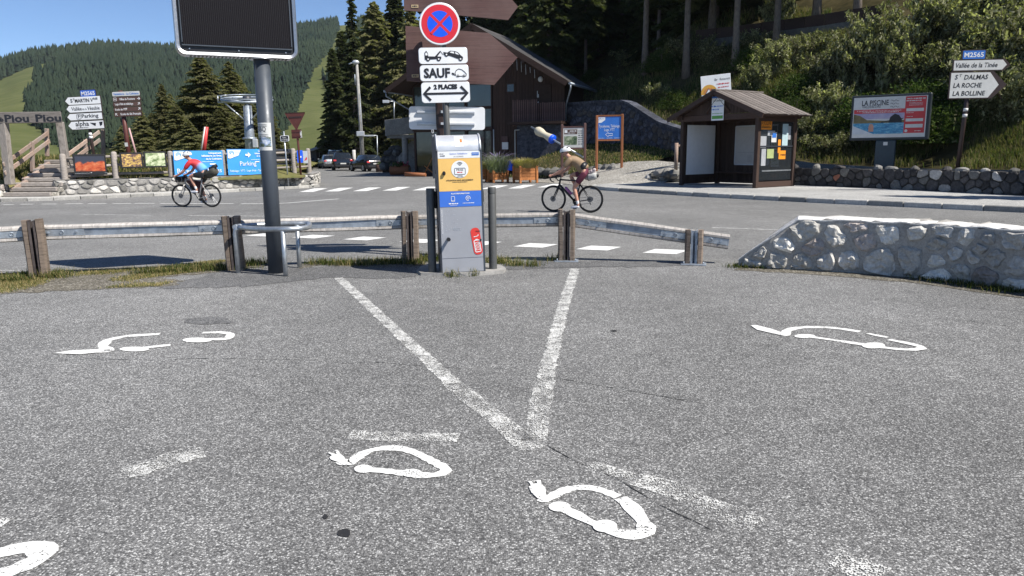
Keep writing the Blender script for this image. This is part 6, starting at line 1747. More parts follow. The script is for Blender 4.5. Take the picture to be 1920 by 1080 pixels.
m = MB(); a, b = P(786, 300, 56), P(815, 300, 54); 
for k in range(3):
    x = a.x + (b.x - a.x) * k / 2; m.box((x, 55.2, 1.3), (.12, .1, 2.6))
m.box(((a.x + b.x) / 2, 55.25, .5), (b.x - a.x, .06, .9)); m.v = [tuple(Vector(v) - tw_.location) for v in m.v]; dd = m.build('glazed_door', M_WOODDKH, tw_)
m = MB(); m.rect((a.x + b.x) / 2, 1.7, b.x - a.x, 1.6, 55.24); m.v = [tuple(Vector(v) - tw_.location) for v in m.v]; m.build('pane', M_GLASSDK, dd)
m = MB(); m.box((0, 0, 0), (.28, .2, .55), ch=.03); q = P(786.5, 288, 53.8); t = thing('mailbox', 'small yellow mailbox under the concrete terrace', 'mailbox', tuple(q)); m.build('box', M_YEL, t); m = MB(); m.box((0, -.11, .12), (.2, .02, .05)); m.build('slot', M_INK, t)
# signs half hidden behind the charger
q = P(826, 300, 47); t = thing('small_road_sign', 'small round no-parking sign behind the charger, under the terrace', 'road sign', (q.x, 47, 0)); z = P(826, 261, 47).z
m = MB(); m.tube([(0, 0, 0), (0, 0, z + .1)], .03, 6); m.build('pole', M_GALV, t); m = MB(); m.prism(disc(0, z, .30, n=20), -.06, -.04); m.build('disc', M_RED, t); m = MB(); m.flat(disc(0, z, .22, n=20), -.063); m.build('centre', M_NSBLUE, t)
q = P(813, 300, 46); t = thing('blue_post_sign', 'narrow blue post with white symbols between the terrace and the charger', 'post', (q.x, 46, 0)); z0, z1 = P(813, 268, 46).z, P(813, 235, 46).z
m = MB(); m.box((0, 0, z1 / 2), (.16, .08, z1)); m.build('post', M_DGREY, t); m = MB(); stroke(m, rrect(0, z1 - .35, .1, .2, .03, 2), .025, -.045, 0, True); stroke(m, [(-.04, z1 - .62), (.04, z1 - .56), (0, z1 - .7)], .025, -.045); m.build('symbol', M_WHITE, t)
# trestle by the charger
q = P(806, 326, 50); t = thing('folded_trestle', 'thin crossed wooden trestle leaning under the terrace', 'trestle', (q.x, q.y, 0))
m = MB(); m.tube([(-.45, 0, 0), (.25, 0, 1.35)], .03, 5); m.build('leg', M_WOODOR, t); m = MB(); m.tube([(.45, .05, 0), (-.35, .05, .7)], .03, 5); m.build('leg', M_WOODOR, t)
# lumps of rock and log planters in front of the terrace
def rock(name, label, p, s, mat, seed, group=None, parent=None):
    r2 = random.Random(seed); m = MB(); m.ball((0, 0, 0), 1, 9, 6); 
    m.v = [(x * s[0] * (1 + .35 * noise.noise((x * 1.4 + seed, y * 1.4, z * 1.4))), y * s[1] * (1 + .35 * noise.noise((x * 1.4, y * 1.4 + seed, z * 1.4))), z * s[2] * (1 + .35 * noise.noise((x * 1.4, y * 1.4, z * 1.4 + seed)))) for x, y, z in m.v]
    m.sm = [False] * len(m.f); o = m.build(name, mat, parent, p, (0, 0, r2.random() * 6))
    if parent is None: tag(o, label, 'rock', group)
    return o
rw = thing('boulder_wall', 'heap of dark boulders retaining the slope right of the parked cars', 'wall', tuple(P(730, 320, 58)))
k = 0
for row, (py, n, x0, x1) in enumerate(((312, 5, 716, 752), (300, 5, 718, 750), (288, 4, 724, 750), (280, 2, 734, 748))):
    for i in range(n):
        px = x0 + (x1 - x0) * (i + .5) / n + rnd.uniform(-1.5, 1.5); q = P(px, py, 57.5 + row * .25); rock('boulder', None, q - rw.location, (.36, .34, .30), [M_STONED, M_STONEM][k % 3 == 0], k, None, rw); k += 1
for i, (px, py, w, lab) in enumerate(((712, 322.5, .32, 'dark log stump planter beside the black hatchback'), (725.5, 323.5, .34, 'middle log stump planter in front of the boulders'), (739, 325.5, .32, 'log stump planter next to the red flowers'))):
    q = G(px, py); t = thing('stump_planter', lab, 'planter', (q.x, q.y, 0), 0, 'stump planters by the parked cars'); m = MB(); m.tube([(0, 0, 0), (0, 0, .62)], [w * 1.05, w], 12); m.build('log', M_WOODDK, t); link('foliage', bush_mesh(30 + i, .3, .3, .3, 120, .07, 0, 0, [M_BUSHDK, M_BUSH]), t, (0, 0, .55))
q = G(757, 329); t = thing('flower_log', 'hollowed log planter with red flowers in front of the terrace', 'planter', (q.x, q.y, 0), R(8))
m = MB(); m.tube([(-.9, .3, .36), (.42, -.15, .38)], .33, 14); m.build('log', M_WOODSIGN, t); m = MB(); m.tube([(.42, -.152, .38), (.435, -.157, .38)], .24, 14); m.build('end_grain', M_WOODRAIL, t)
link('foliage', bush_mesh(41, .55, .3, .35, 300, .06, .15, 0, [M_BUSHDK, M_BUSH]), t, (-.2, .05, .62)); link('flowers', bush_mesh(42, .42, .28, .38, 70, .06, .5, 0, [plain('red_petals', (.55, .02, .08), .6), plain('pink_petals', (.6, .1, .25), .6)]), t, (-.1, .0, .68))
q = G(779, 332); t = thing('log', 'short log lying on the ground right of the red flowers', 'log', (q.x, q.y, .14)); m = MB(); m.tube([(-.7, .25, .05), (.7, -.2, 0)], [.15, .12], 9); m.build('trunk', M_WOODSIGN, t)
# cedar planters
def planter(px, py, Wd, H, rz, lab, kind):
    q = G(px, py); t = thing('wooden_planter', lab, 'planter', (q.x, q.y, 0), rz, 'cedar planters in front of the chalet')
    Dd = Wd * .85
    for sx in (-1, 1):
        for sy in (-1, 1): m = MB(); m.box((0, 0, H / 2), (.11, .11, H), ch=.012); m.build('corner_post', M_WOODOR, t, (sx * Wd / 2, sy * Dd / 2, 0))
    for k in range(4):
        z = .14 + (H - .2) * (k + .5) / 4; hb = (H - .2) / 4 - .012
        for sy in (-1, 1): m = MB(); m.box((0, 0, 0), (Wd - .1, .035, hb), ch=.006); m.build('board', M_WOODOR, t, (0, sy * (Dd / 2 - .02), z))
        for sx in (-1, 1): m = MB(); m.box((0, 0, 0), (.035, Dd - .1, hb), ch=.006); m.build('board', M_WOODOR, t, (sx * (Wd / 2 - .02), 0, z))
    m = MB(); m.box((0, 0, H - .14), (Wd - .08, Dd - .08, .1)); m.build('soil', M_MORTARD, t)
    return t, q, H
M_LAV = leafmat('lavender_spikes', (.20, .16, .33), (.34, .29, .48), .3, 3)
M_LAVG = leafmat('lavender_leaves', (.13, .16, .11), (.22, .25, .18), .3, 3)
M_TUFT = leafmat('ornamental_grass', (.22, .20, .09), (.38, .32, .18), .4, 3)
def plant_blades(name, lab, cat, loc, r_, h, n, mats, mixp, w, seed, lean=.9):
    r = np.random.default_rng(seed); a = r.random(n) * 6.283; q = np.sqrt(r.random(n)) * r_
    B = np.stack([np.cos(a) * q, np.sin(a) * q, np.zeros(n)], 1); H = h * r.uniform(.55, 1.05, n); d = np.stack([np.cos(a), np.sin(a), 0 * a], 1) + r.normal(0, .35, (n, 3)) * [1, 1, 0]; ln = lean * (.25 + q / r_ * .6)
    sd = np.stack([-np.sin(a), np.cos(a), 0 * a], 1); m_ = B + d * (H * ln * .4)[:, None]; m_[:, 2] += H * .65; tp = B + d * (H * ln)[:, None]; tp[:, 2] += H * (1 - .45 * ln)
    V = np.stack([B - sd * w, B + sd * w, m_ + sd * w, m_ - sd * w, tp + sd * w * .5, tp - sd * w * .5], 1).reshape(-1, 3); i = np.arange(n)[:, None] * 6
    F = np.concatenate([i + [[0, 1, 2, 3]], i + [[3, 2, 4, 5]]]); mi = np.concatenate([np.zeros(n, int), (r.random(n) < mixp).astype(int)])
    o = link(name, np_mesh(name, V, F, mats, mi=mi), None, loc); return tag(o, lab, cat, 'plants in the cedar planters')
t, q, H = planter(985, 343, .92, .86, R(24), 'largest cedar planter, nearest the right cyclist', 0); plant_blades('ornamental_grass', 'straw-coloured ornamental grass in the largest planter', 'plant', (q.x, q.y, H - .12), .55, .66, 1000, [M_TUFT, M_DRY], .7, .009, 1, 1.0)
t, q, H = planter(934, 342, .80, .62, R(24), 'low cedar planter holding the lavender', 1); plant_blades('lavender', 'spiky purple-grey lavender in the low planter', 'plant', (q.x, q.y, H - .12), .50, 1.32, 420, [M_LAVG, M_LAV], .8, .010, 2, .95)
t, q, H = planter(903, 341.5, .80, .80, R(24), 'cedar planter half hidden behind the charger', 2); plant_blades('ornamental_grass', 'ornamental grass in the planter half hidden behind the charger', 'plant', (q.x, q.y, H - .12), .5, .5, 600, [M_TUFT, M_DRY], .5, .010, 3, 1.0)
# retaining wall of blue-grey rubble
rp = [Vector(p) for p in ((3.4, 47.9, 0), (5.2, 45.75, 0), (6.6, 43.75, 0), (7.9, 40.75, 0), (8.8, 37.3, 0), (10.1, 34.9, 0))]
frw, LR = path_map(rp, 1)
rtop = [(0, 4.5), (2.8, 4.5), (5.2, 4.4), (8.6, 3.05), (12, 2.45), (14.8, 1.6)]
rtop_f = lambda s: float(np.interp(s, [a for a, b in rtop], [b for a, b in rtop]))
rtw = thing('retaining_wall', 'curved blue-grey rubble retaining wall in the shade right of the chalet', 'wall', (rp[0].x, rp[0].y, 0))
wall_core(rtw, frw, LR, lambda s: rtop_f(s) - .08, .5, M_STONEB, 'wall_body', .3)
nseg = int(LR / .7)
for k in range(nseg):
    s0_, s1_ = LR * k / nseg, LR * (k + 1) / nseg - .015; V = []
    for s in (s0_, s1_):
        for d, z in ((.05, -.08), (.05, .04), (-.55, .04), (-.55, -.08)): V.append(frw(s, rtop_f(s) + z, d) - rtw.location)
    m = MB(); m.add(V, [(0, 1, 5, 4), (1, 2, 6, 5), (2, 3, 7, 6), (0, 3, 2, 1), (4, 5, 6, 7), (3, 0, 4, 7)]); m.build('cap_stone', M_STONEB, rtw)
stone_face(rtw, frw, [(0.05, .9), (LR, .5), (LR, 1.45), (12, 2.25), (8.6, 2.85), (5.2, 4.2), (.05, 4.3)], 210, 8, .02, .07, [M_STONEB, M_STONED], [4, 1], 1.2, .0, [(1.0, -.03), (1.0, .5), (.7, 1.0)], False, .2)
# boards on posts
def post_board(name, lab, px0, px1, ytop, ybase, Y, zb, rz, panel_y, mat, header=False):
    a, b = P(px0, ybase, Y), P(px1, ybase, Y); c = (a + b) / 2; W_ = (b.x - a.x) / math.cos(rz)
    t = thing(name, lab, 'board', (c.x, Y, zb), rz)
    H = P((px0 + px1) / 2, ytop, Y).z - zb
    for sx in (-1, 1): m = MB(); m.box((0, 0, H / 2 - .2), (.13, .13, H + .4 + .05 * sx), ch=.02); m.build('post', M_WOODSIGN if mat is M_DBLUE else M_WOODBR, t, (sx * W_ / 2, 0, 0))
    z1, z0 = P(px0, panel_y[0], Y).z - zb, P(px0, panel_y[1], Y).z - zb
    m = MB(); m.box((0, 0, (z0 + z1) / 2), (W_ - .12, .05, z1 - z0), ch=.006); pn = m.build('panel', mat, t)
    for zz in (z1 + .05, z0 - .05): m = MB(); m.box((0, 0, zz), (W_ - .1, .08, .08)); m.build('cross_rail', M_WOODSIGN if mat is M_DBLUE else M_WOODBR, t)
    return t, W_ - .12, z0, z1
t, W_, z0, z1 = post_board('map_board', 'brown framed piste map board behind the right cyclist', 1054, 1096, 232, 305, 40.5, .35, R(-10), (240, 277), M_WHITED)
t2 = NT('piste_map'); v = t2.coord(); t2.col(t2.ramp(t2.noise(v, 4, 6, .7), [(.35, (.03, .06, .03)), (.5, (.12, .17, .09)), (.62, (.45, .48, .35))])); t2.set(.5)
m = MB(); m.rect(-W_ * .13, z0 + (z1 - z0) * .36, W_ * .62, (z1 - z0) * .44, -.03); m.build('map_picture', t2.mat, t)
m = MB(); m.rect(-W_ * .13, z0 + (z1 - z0) * .80, W_ * .64, (z1 - z0) * .24, -.029); m.build('title_field', M_BROWN, t)
m = MB(); m.rect(-W_ * .36, z0 + (z1 - z0) * .82, .15, .15, -.033); scribble(m, -W_ * .02, z0 + (z1 - z0) * .84, .35, .05, -.033, 0, 2); scribble(m, -W_ * .1, z0 + (z1 - z0) * .74, .4, .035, -.033, 0, 3); m.build('title_print', M_WHITE, t)
m = MB()
for k in range(7):
    scribble(m, W_ * .29, z0 + (z1 - z0) * (.18 + .11 * k), .12, .05, -.03, 0, k); scribble(m, W_ * .41, z0 + (z1 - z0) * (.18 + .11 * k), .1, .05, -.03, 0, k + 20)
m.build('legend_print', M_DGREY, t)
t, W_, z0, z1 = post_board('direction_board', 'blue board with white lettering and a left arrow on two oak posts', 1119, 1165, 215, 302, 38.6, .9, R(-10), (219, 261), M_DBLUE)
text('Tyrolienne, Télésiège,', .20, 0, z0 + (z1 - z0) * .56, t, M_WHITE, y=-.03, width=W_ * .92); text('Luge, VTT', .19, 0, z0 + (z1 - z0) * .40, t, M_WHITE, y=-.03, width=W_ * .45)
m = MB(); m.flat([(-W_ / 2 + .02, z1 - .03), (-W_ / 2 + .02, z1 - .30), (-W_ / 2 + .16, z1 - .30), (-W_ / 2 + .36, z1 - .16), (-W_ / 2 + .36, z1 - .03)], -.029)
za = z0 + (z1 - z0) * .2; stroke(m, [(-.2, za), (-.05, za + .11), (-.05, za + .05), (.16, za + .05), (.16, za - .05), (-.05, za - .05), (-.05, za - .11)], .025, -.03, 0, True)
for k in range(3): scribble(m, -W_ * .35 + k * W_ * .35, z0 + .05, .3, .02, -.03, 0, k)
m.build('arrow', M_WHITE, t); m = MB(); stroke(m, [(-W_ / 2 + .1 + .05 * math.cos(R(a)), z1 - .13 + .06 * math.sin(R(a))) for a in range(0, 250, 25)], .02, -.033); scribble(m, -W_ / 2 + .25, z1 - .1, .15, .02, -.033); m.build('logo', M_DBLUE, t)
# cream float on a slanted pole
a, b = P(996, 238, 43), P(1051, 270, 41.5); d = b - a; L = d.length
t = thing('slanted_float', 'cream hourglass-shaped float with a blue band on a slanted grey pole', 'float', tuple(a)); t.rotation_mode = 'QUATERNION'; t.rotation_quaternion = d.to_track_quat('Z', 'Y')
m = MB(); m.tube([(0, 0, 0), (0, 0, L * 1.75)], .055, 8); m.build('pole', M_GALV, t)
m = MB(); m.lathe([(0, L * .16), (.16, L * .17), (.25, L * .24), (.25, L * .34), (.17, L * .46), (.19, L * .56), (.25, L * .70)], 18); m.build('body', plain('cream_plastic', (.55, .50, .38), .5), t)
m = MB(); m.lathe([(.254, L * .70), (.258, L * .75), (.20, L * .77), (0, L * .775)], 18); m.build('band', M_NSBLUE, t)
m = MB(); m.ball((0, -.23, L * .30), (.07, .05, .09)); m.build('opening', M_BLACK, t)
# stones along the edges
for i, (px, py, s) in enumerate(((1013, 323, .34), (1027, 324, .28), (1041, 323, .30), (1055, 323, .30), (1098, 323, .26), (1112, 322, .30), (1125, 320, .36), (1138, 318, .32), (1150, 317, .30))):
    Y = 44.2 - i * .62; q = P(px, py, Y); s *= 1.3; rock('edge_stone', 'grey stone edging the grass bank behind the planters and the right cyclist', q, (s * 1.1, s * .8, s * .75), M_STONEM, 70 + i, 'stones edging the grass bank')
bw = thing('stone_border', 'low rough stone border at the left corner of the wooden shelter', 'border', (7.0, 33.4, .1))
for i, (px, py, s) in enumerate(((1219, 333, .30), (1228, 330, .30), (1237, 332, .30), (1247, 333, .34), (1257, 334, .32), (1267, 335, .34), (1236, 325, .28), (1250, 325, .3), (1263, 326, .3))):
    q = P(px, py, 34.3 - .12 * i); rock('stone', None, q - bw.location, (s * 1.1, s * .8, s * .7), M_STONEM if i % 3 else M_STONEG, 90 + i, None, bw)
q = P(1267.5, 306, 33.6); t = thing('log_post', 'short pale log post with a stub rail left of the shelter', 'post', tuple(q)); z = P(1267.5, 268, 33.6).z - q.z
m = MB(); m.tube([(0, 0, -.3), (0, 0, z)], .085, 12); m.build('post', M_WOODRAIL, t); m = MB(); m.tube([(0, 0, z - .14), (.5, .1, z - .1)], .05, 8); m.build('rail', M_WOODRAIL, t)
for i in range(5):
    q = P(1150 + 22 * i, 334 - 1.5 * i, 36.2 - .4 * i); rock('gravel_stone', 'loose stone lying on the gravel path left of the shelter', q, (.14, .12, .08), M_STONEL, 200 + i, 'loose stones on the gravel')

# ------------------------------------------------------------------ the wooden shelter
SA = R(-55); SW, SD = 3.6, 2.2
M_SHW = wood('shelter_dark_boards', (.055, .034, .026), .5, (18, 18, 1.5), .7)
M_SHH = wood('shelter_dark_beams', (.060, .036, .028), .5, (1.5, 14, 14), .7)
SO = Vector((7.0, 30.6, .135)) + Vector((math.cos(SA), math.sin(SA), 0)) * SW / 2
sh = thing('bus_shelter', 'dark wooden roadside shelter with a pitched plank roof and posters', 'shelter', tuple(SO), SA)
for x in (-SW / 2, SW / 2):
    for y in (0, SD): m = MB(); m.box((0, 0, 1.31), (.16, .16, 2.62), ch=.012); m.build('post', M_SHW, sh, (x, y, 0))
def plank_wall(x0, x1, z0, z1f, place, k0=0, w0=.15):
    s = x0; k = k0
    while s < x1 - .02:
        w = min(w0 * random.Random(k).uniform(.85, 1.15), x1 - s); zt = z1f(s + w / 2)
        if zt - z0 > .04: m = MB(); m.box((0, 0, (zt - z0) / 2), (w - .008, .03, zt - z0), ch=.005); o = m.build('plank', M_SHW, sh); place(o, s + w / 2, z0)
        s += w; k += 1
def pl_back(o, s, z): o.location = (s, SD + .06, z)
def pl_left(o, s, z): o.location = (-SW / 2 - .06, s, z); o.rotation_euler = (0, 0, R(90))
plank_wall(-SW / 2 + .05, SW / 2 - .05, .05, lambda s: 2.66, pl_back, 0); plank_wall(.08, SD - .05, .05, lambda s: 2.66, pl_left, 50)
m = MB(); m.box((0, SD / 2, -.005), (SW, SD, .05)); m.build('floor', M_CONCD, sh)
# right side: low panel and framed glass
for z, h in ((.12, .2), (2.50, .14)): m = MB(); m.box((SW / 2, SD / 2, z), (.10, SD - .14, h)); m.build('side_beam', M_SHH, sh)
m = MB(); m.box((SW / 2, SD / 2, 1.34), (.012, SD - .16, 2.16))
tg = NT('shelter_glass'); tg.b.inputs['Base Color'].default_value = (.03, .035, .04, 1); tg.set(.08, 0, .8); tg.b.inputs['Alpha'].default_value = .55
m.build('side_pane', tg.mat, sh)
m = MB(); m.box((SW / 2 + .012, SD * .55, .62), (.02, SD * .8, .05)); m.build('glazing_bar', M_GALV, sh)
for z, y in ((2.64, 0), (2.64, SD)): m = MB(); m.box((0, y - .02, z), (SW + .5, .14, .22), ch=.01); m.build('tie_beam', M_SHH, sh)
for x in (-SW / 2, SW / 2): m = MB(); m.box((x, SD / 2, 2.68), (.14, SD + .3, .18)); m.build('wall_plate', M_SHH, sh)
HX = SW / 2 + .50; ZE2, ZR2 = 2.64, 3.60; ang = math.atan2(ZR2 - ZE2, HX); LS = math.hypot(HX, ZR2 - ZE2)
def pl_gab(o, s, z): o.location = (s, -.06, z)
plank_wall(-HX + .5, HX - .5, 2.76, lambda s: ZR2 - abs(s) * math.tan(ang) - .10, pl_gab, 100, .14)
for sx in (-1, 1): m = MB(); m.tube([(0, -.10, 3.40), (sx * .55, -.10, 2.82)], .045, 4); m.build('brace', M_SHH, sh)
for sx in (-1, 1):
    rf = bpy.data.objects.new('roof', None); COL.objects.link(rf); rf.parent = sh
    MR = Matrix.Translation((0, 0, ZR2)) @ Matrix.Rotation(ang * sx, 4, 'Y')
    n = 17; y0_, y1_ = -.40, SD + .25
    for k in range(n):
        w = (y1_ - y0_) / n; r2 = random.Random(k + 7); m = MB(); m.box((sx * (LS / 2 + .01 + r2.uniform(-.03, .03)), y0_ + w * (k + .5), .035 + (.012 if k % 2 else 0)), (LS + .02, w - .008 + (.03 if k % 2 else 0), .025), 0, MR); m.build('roof_board', M_ROOFS, rf)
    m = MB(); m.box((sx * LS / 2, (y0_ + y1_) / 2, -.015), (LS - .06, y1_ - y0_ - .06, .06), 0, MR); m.build('soffit', M_SHH, rf)
    m = MB(); m.box((sx * LS / 2, y0_ - .02, -.04), (LS + .02, .04, .17), 0, MR); m.build('barge_board', M_SHH, rf)
m = MB(); m.box((0, (SD - .1) / 2, ZR2 + .055), (.22, SD + .70, .05)); m.build('ridge_board', M_ROOFS, sh)
# sheets and posters
def sheet_on(par, name, x, z, w, h, y, mat, M=None): m = MB(); m.box((x, y, z), (w, .012, h), 0, M); return m.build(name, mat, par)
ML = Matrix.Rotation(R(90), 4, 'Z')      # faces for the left wall (local x -> y)
lt = MB(); n = 8; V = []
for i in range(n + 1):
    yy = .22 + 1.72 * i / n
    for z in (.42, 1.4, 2.42): V.append((-SW / 2 + .02 + .03 * noise.noise((yy * 2, z, 1)), yy, z))
lt.add(V, [(i * 3 + j, i * 3 + j + 1, (i + 1) * 3 + j + 1, (i + 1) * 3 + j) for i in range(n) for j in range(2)], 0, True); lt.build('white_sheet', M_WHITE, sh)
wbd = sheet_on(sh, 'map_board', -.12, 1.58, 1.62, 1.52, SD + .015, plain('pale_map', (.50, .48, .46), .4, 0, .05, 4)); 
m = MB(); stroke(m, rrect(-.12, 1.58, 1.64, 1.54, .02, 2), .05, SD + .004, 0, True); m.build('map_frame', M_LGREY, sh)
m = MB(); scribble(m, -.1, 1.30, 1.3, .02, SD + .004, 0, 2); scribble(m, .25, 2.24, .3, .04, SD + .004, 0, 3)
for k in range(6): scribble(m, -.2, 1.18 - .05 * k, .22, .018, SD + .004, 0, k); 
for k in range(5): stroke(m, [(-.7 + .3 * k, 1.5 + .2 * math.sin(k)), (-.5 + .2 * k, 1.75), (-.3 + .15 * k, 2.0 + .05 * k)], .006, SD + .004)
m.build('map_print', plain('faint_print', (.30, .29, .3), .5), sh); m = MB(); scribble(m, .42, 1.36, .3, .05, SD + .003, 0, 5); stroke(m, rrect(.42, 1.40, .36, .2, .01, 2), .012, SD + .003, 0, True); m.build('map_key', M_RED2, sh)
for x, z, w, h, k in ((.92, 2.15, .28, .46, 0), (.92, 1.62, .26, .46, 1), (1.0, 1.03, .36, .60, 2)):
    o = sheet_on(sh, 'poster', x, z, w, h, SD + .02, M_WHITED); m = MB(); m.rect(x, z + .05, w * .8, h * .5, SD + .012); scribble(m, x, z - h * .35, w * .8, .04, SD + .012, 0, k); m.build('poster_print', MP[2] if k else M_DGREY, o)
def side_sheet(name, y, z, w, h, mat, off=.012):
    m = MB(); m.box((SW / 2 + off, y, z), (.008, w, h)); return m.build(name, mat, sh)
M_ORANGE = plain('orange_poster', (.78, .27, .02), .5, 0, .05, 4)
def side_text(s, size, y, z, o, mat, width, off=.022):
    tx = text(s, size, 0, 0, None, mat, y=0, width=width); tx.data.transform(Matrix.Translation((SW / 2 + off, y, z)) @ Matrix.Rotation(R(90), 4, 'Z')); tx.parent = o
o = side_sheet('poster', .42, 2.30, .72, .34, M_ORANGE); side_text('LA BOLLINE', .2, .42, 2.37, o, M_INK, .62)
m = MB(); scribble(m, .42, 2.20, .6, .035, 0); scribble(m, .42, 2.25, .5, .025, 0, 0, 4); m.v = [(SW / 2 + .02, x, z) for x, y, z in m.v]; m.build('poster_print', M_INK, o)
o = side_sheet('poster', .95, 1.85, .30, .36, M_WHITED); side_sheet('poster_print', .95, 1.92, .24, .16, M_DBLUE, .02).parent = o
side_sheet('poster', .78, 2.00, .42, .18, M_LGREY, .008); side_sheet('poster', .33, 1.68, .34, .42, M_LGREY); side_sheet('poster', .38, 1.12, .26, .62, M_LGREY); side_sheet('poster', .78, 1.25, .40, .34, plain('green_leaflet', (.36, .42, .18), .5))
o = side_sheet('poster', 1.50, 1.2, .42, .32, M_ORANGE); side_sheet('poster', 1.30, 1.52, .16, .5, M_ORANGE, .010)
m = MB(); scribble(m, 1.54, 1.2, .3, .06, 0); m.v = [(SW / 2 + .02, x, z) for x, y, z in m.v]; m.build('poster_print', M_INK, o)
side_sheet('poster', 1.62, 1.92, .34, .86, plain('pale_blue_poster', (.42, .55, .58), .4), .016); side_sheet('poster', 1.86, 2.02, .22, .5, M_LGREY, .008)
m = MB(); m.box((SW / 2 + .02, SD / 2, 1.52), (.02, SD - .2, .05)); m.build('glazing_bar', M_DGREY, sh)
o = sheet_on(sh, 'timetable_board', .02, 2.97, .58, .90, -.13, M_WHITE); text('La Colmiane', .10, .02, 3.26, o, M_INK, y=-.14, width=.44)
m = MB(); m.rect(.02, 3.385, .58, .06, -.139); scribble(m, -.17, 3.05, .2, .06, -.139); scribble(m, .08, 3.05, .36, .045, -.139, 0, 2); scribble(m, -.1, 2.93, .35, .05, -.139, 0, 3); m.build('board_print', M_DBLUE, o)
m = MB(); m.rect(.02, 2.64, .52, .12, -.139); scribble(m, .02, 2.78, .5, .03, -.139, 0, 6); m.build('board_green', plain('print_green', (.10, .32, .06), .5), o)
m = MB(); m.box((0, SD - .22, .48), (SW - .3, .36, .05), ch=.01); m.build('bench', M_SHH, sh)
# restaurant board behind the shelter
Yr = 34.5; a, b = P(1318.5, 165, Yr), P(1373, 160, Yr); zb_, zt_ = P(1346, 196, Yr).z, P(1346, 140, Yr).z
t = thing('restaurant_board', 'white hand-painted Bar Restaurant board rising behind the shelter roof', 'board', ((a.x + b.x) / 2, Yr, zb_), R(-8), None, (0, R(-5.5), R(-8)))
W_, H_ = (b.x - a.x), zt_ - zb_
m = MB(); m.box((0, 0, H_ / 2), (W_, .04, H_), ch=.006); m.build('panel', M_WHITE, t)
m = MB(); c = (-W_ * .24, H_ * .42); m.flat(disc(c[0], c[1], .36, n=20, a0=-10, a1=190), -.024); m.build('painted_sun', plain('painted_yellow', (.62, .33, .05), .5), t)
m = MB(); m.flat(disc(c[0], c[1] - .02, .25, n=16, a0=0, a1=180), -.026); m.build('painted_disc', plain('painted_orange', (.55, .22, .06), .5), t)
m = MB(); m.flat([(c[0] - .34, c[1] - .3), (c[0] - .02, c[1] + .18), (c[0] + .12, c[1] - .02), (c[0] + .34, c[1] - .3)], -.028); m.build('painted_peak', M_WHITE, t)
m = MB(); stroke(m, [(c[0] - .34, c[1] - .3), (c[0] - .02, c[1] + .18), (c[0] + .12, c[1] - .02), (c[0] + .34, c[1] - .3)], .03, -.029); 
for k in range(3): m.flat([(c[0] - .2 + .15 * k, c[1] - .4), (c[0] - .15 + .15 * k, c[1] - .2), (c[0] - .1 + .15 * k, c[1] - .4)], -.030)
m.build('painted_trees', M_INK, t); text('Bar   Restaurant', .15, W_ * .22, H_ * .84, t, M_INK, y=-.026, width=W_ * .52, shear=.2)
m = MB()
for k in range(3): scribble(m, W_ * .24, H_ * (.68 - .11 * k), W_ * (.42, .36, .2)[k], .06, -.026, 0, k)
m.build('painted_lines', M_RED2, t); m = MB(); scribble(m, W_ * .24, H_ * .32, W_ * .3, .05, -.026, 0, 9); m.build('painted_line', M_INK, t)
for sx in (-1, 1): m = MB(); m.box((sx * W_ * .38, .06, -.7), (.08, .08, 3.2)); m.build('post', M_WOODBR, t)

# ------------------------------------------------------------------ right verge
dp = [Vector(p) for p in ((11.15, 30.0, .13), (12.35, 28.2, .13), (13.1, 26.6, .13), (14.1, 24.2, .13), (15.0, 21.8, .13), (16.4, 18.8, .13), (18.0, 15.2, .13), (20.5, 10.5, .13))]
fd, LD = path_map(dp, 1)
dw = thing('dry_stone_wall', 'dark fieldstone wall with odd bricks along the pavement below the billboard', 'wall', tuple(dp[0]))
HD = .70
wall_core(dw, fd, LD, lambda s: HD - .05 + .04 * noise.noise((s * 1.2, 3, 0)), .5, M_MORTARD, 'core', .4, .03)
stone_face(dw, fd, [(0, 0), (LD * .78, 0), (LD * .78, HD), (0, HD)], 115, 33, .010, .045, [M_STONED, M_STONEM, M_STONEG, M_BRICK], [12, 4, .8, 1.0], 1.15, .012, [(1.0, -.05), (1.0, .6), (.86, 1.0)], True, .12)
for i in range(20):
    s = LD * .78 * (i + rnd.random() * .8) / 20; q = fd(s, HD + .0, -.12 - .1 * rnd.random()); rock('top_stone', None, q - dw.location, (.17 * rnd.uniform(.7, 1.5), .13, .09 * rnd.uniform(.7, 1.9)), rnd.choice([M_STONED, M_STONEM, M_STONEM, M_STONEG]), 120 + i, None, dw)
# swimming pool billboard
Yp = 27.3; a = P(1658, 317, Yp)
bb = thing('billboard', 'dark framed billboard for La Piscine with a pool picture on a thick foot', 'billboard', (a.x, Yp, .72), R(-34))
def bz(py): return P(1660, py, Yp).z - .72
z0, z1 = bz(263), bz(177); Wb = 2.58; Hb = z1 - z0
m = MB(); m.box((-.02, .06, z0 / 2 - .1), (.66, .24, z0 + .2), ch=.02); m.build('foot', plain('petrol_grey', (.025, .045, .06), .5), bb)
m = MB(); m.box((.04, .08, (z0 + z1) / 2), (Wb, .26, Hb), ch=.03); m.build('cabinet', plain('dark_frame', (.018, .025, .03), .45), bb)
yq = -.054; Wp, Hp = Wb - .2, Hb - .18; zc2 = (z0 + z1) / 2 + .01; xc2 = .02
def bl(u, v): return (xc2 - Wp / 2 + u * Wp, zc2 - Hp / 2 + v * Hp)
def brect(u0, v0, u1, v1, y, mat, name): m = MB(); m.flat([bl(u0, v0), bl(u1, v0), bl(u1, v1), bl(u0, v1)], y); return m.build(name, mat, bb)
brect(0, 0, 1, 1, yq, M_WHITED, 'poster'); brect(.71, .10, .985, .985, yq - .003, M_RED2, 'red_column'); brect(.01, .60, .71, .70, yq - .003, M_RED2, 'red_strip')
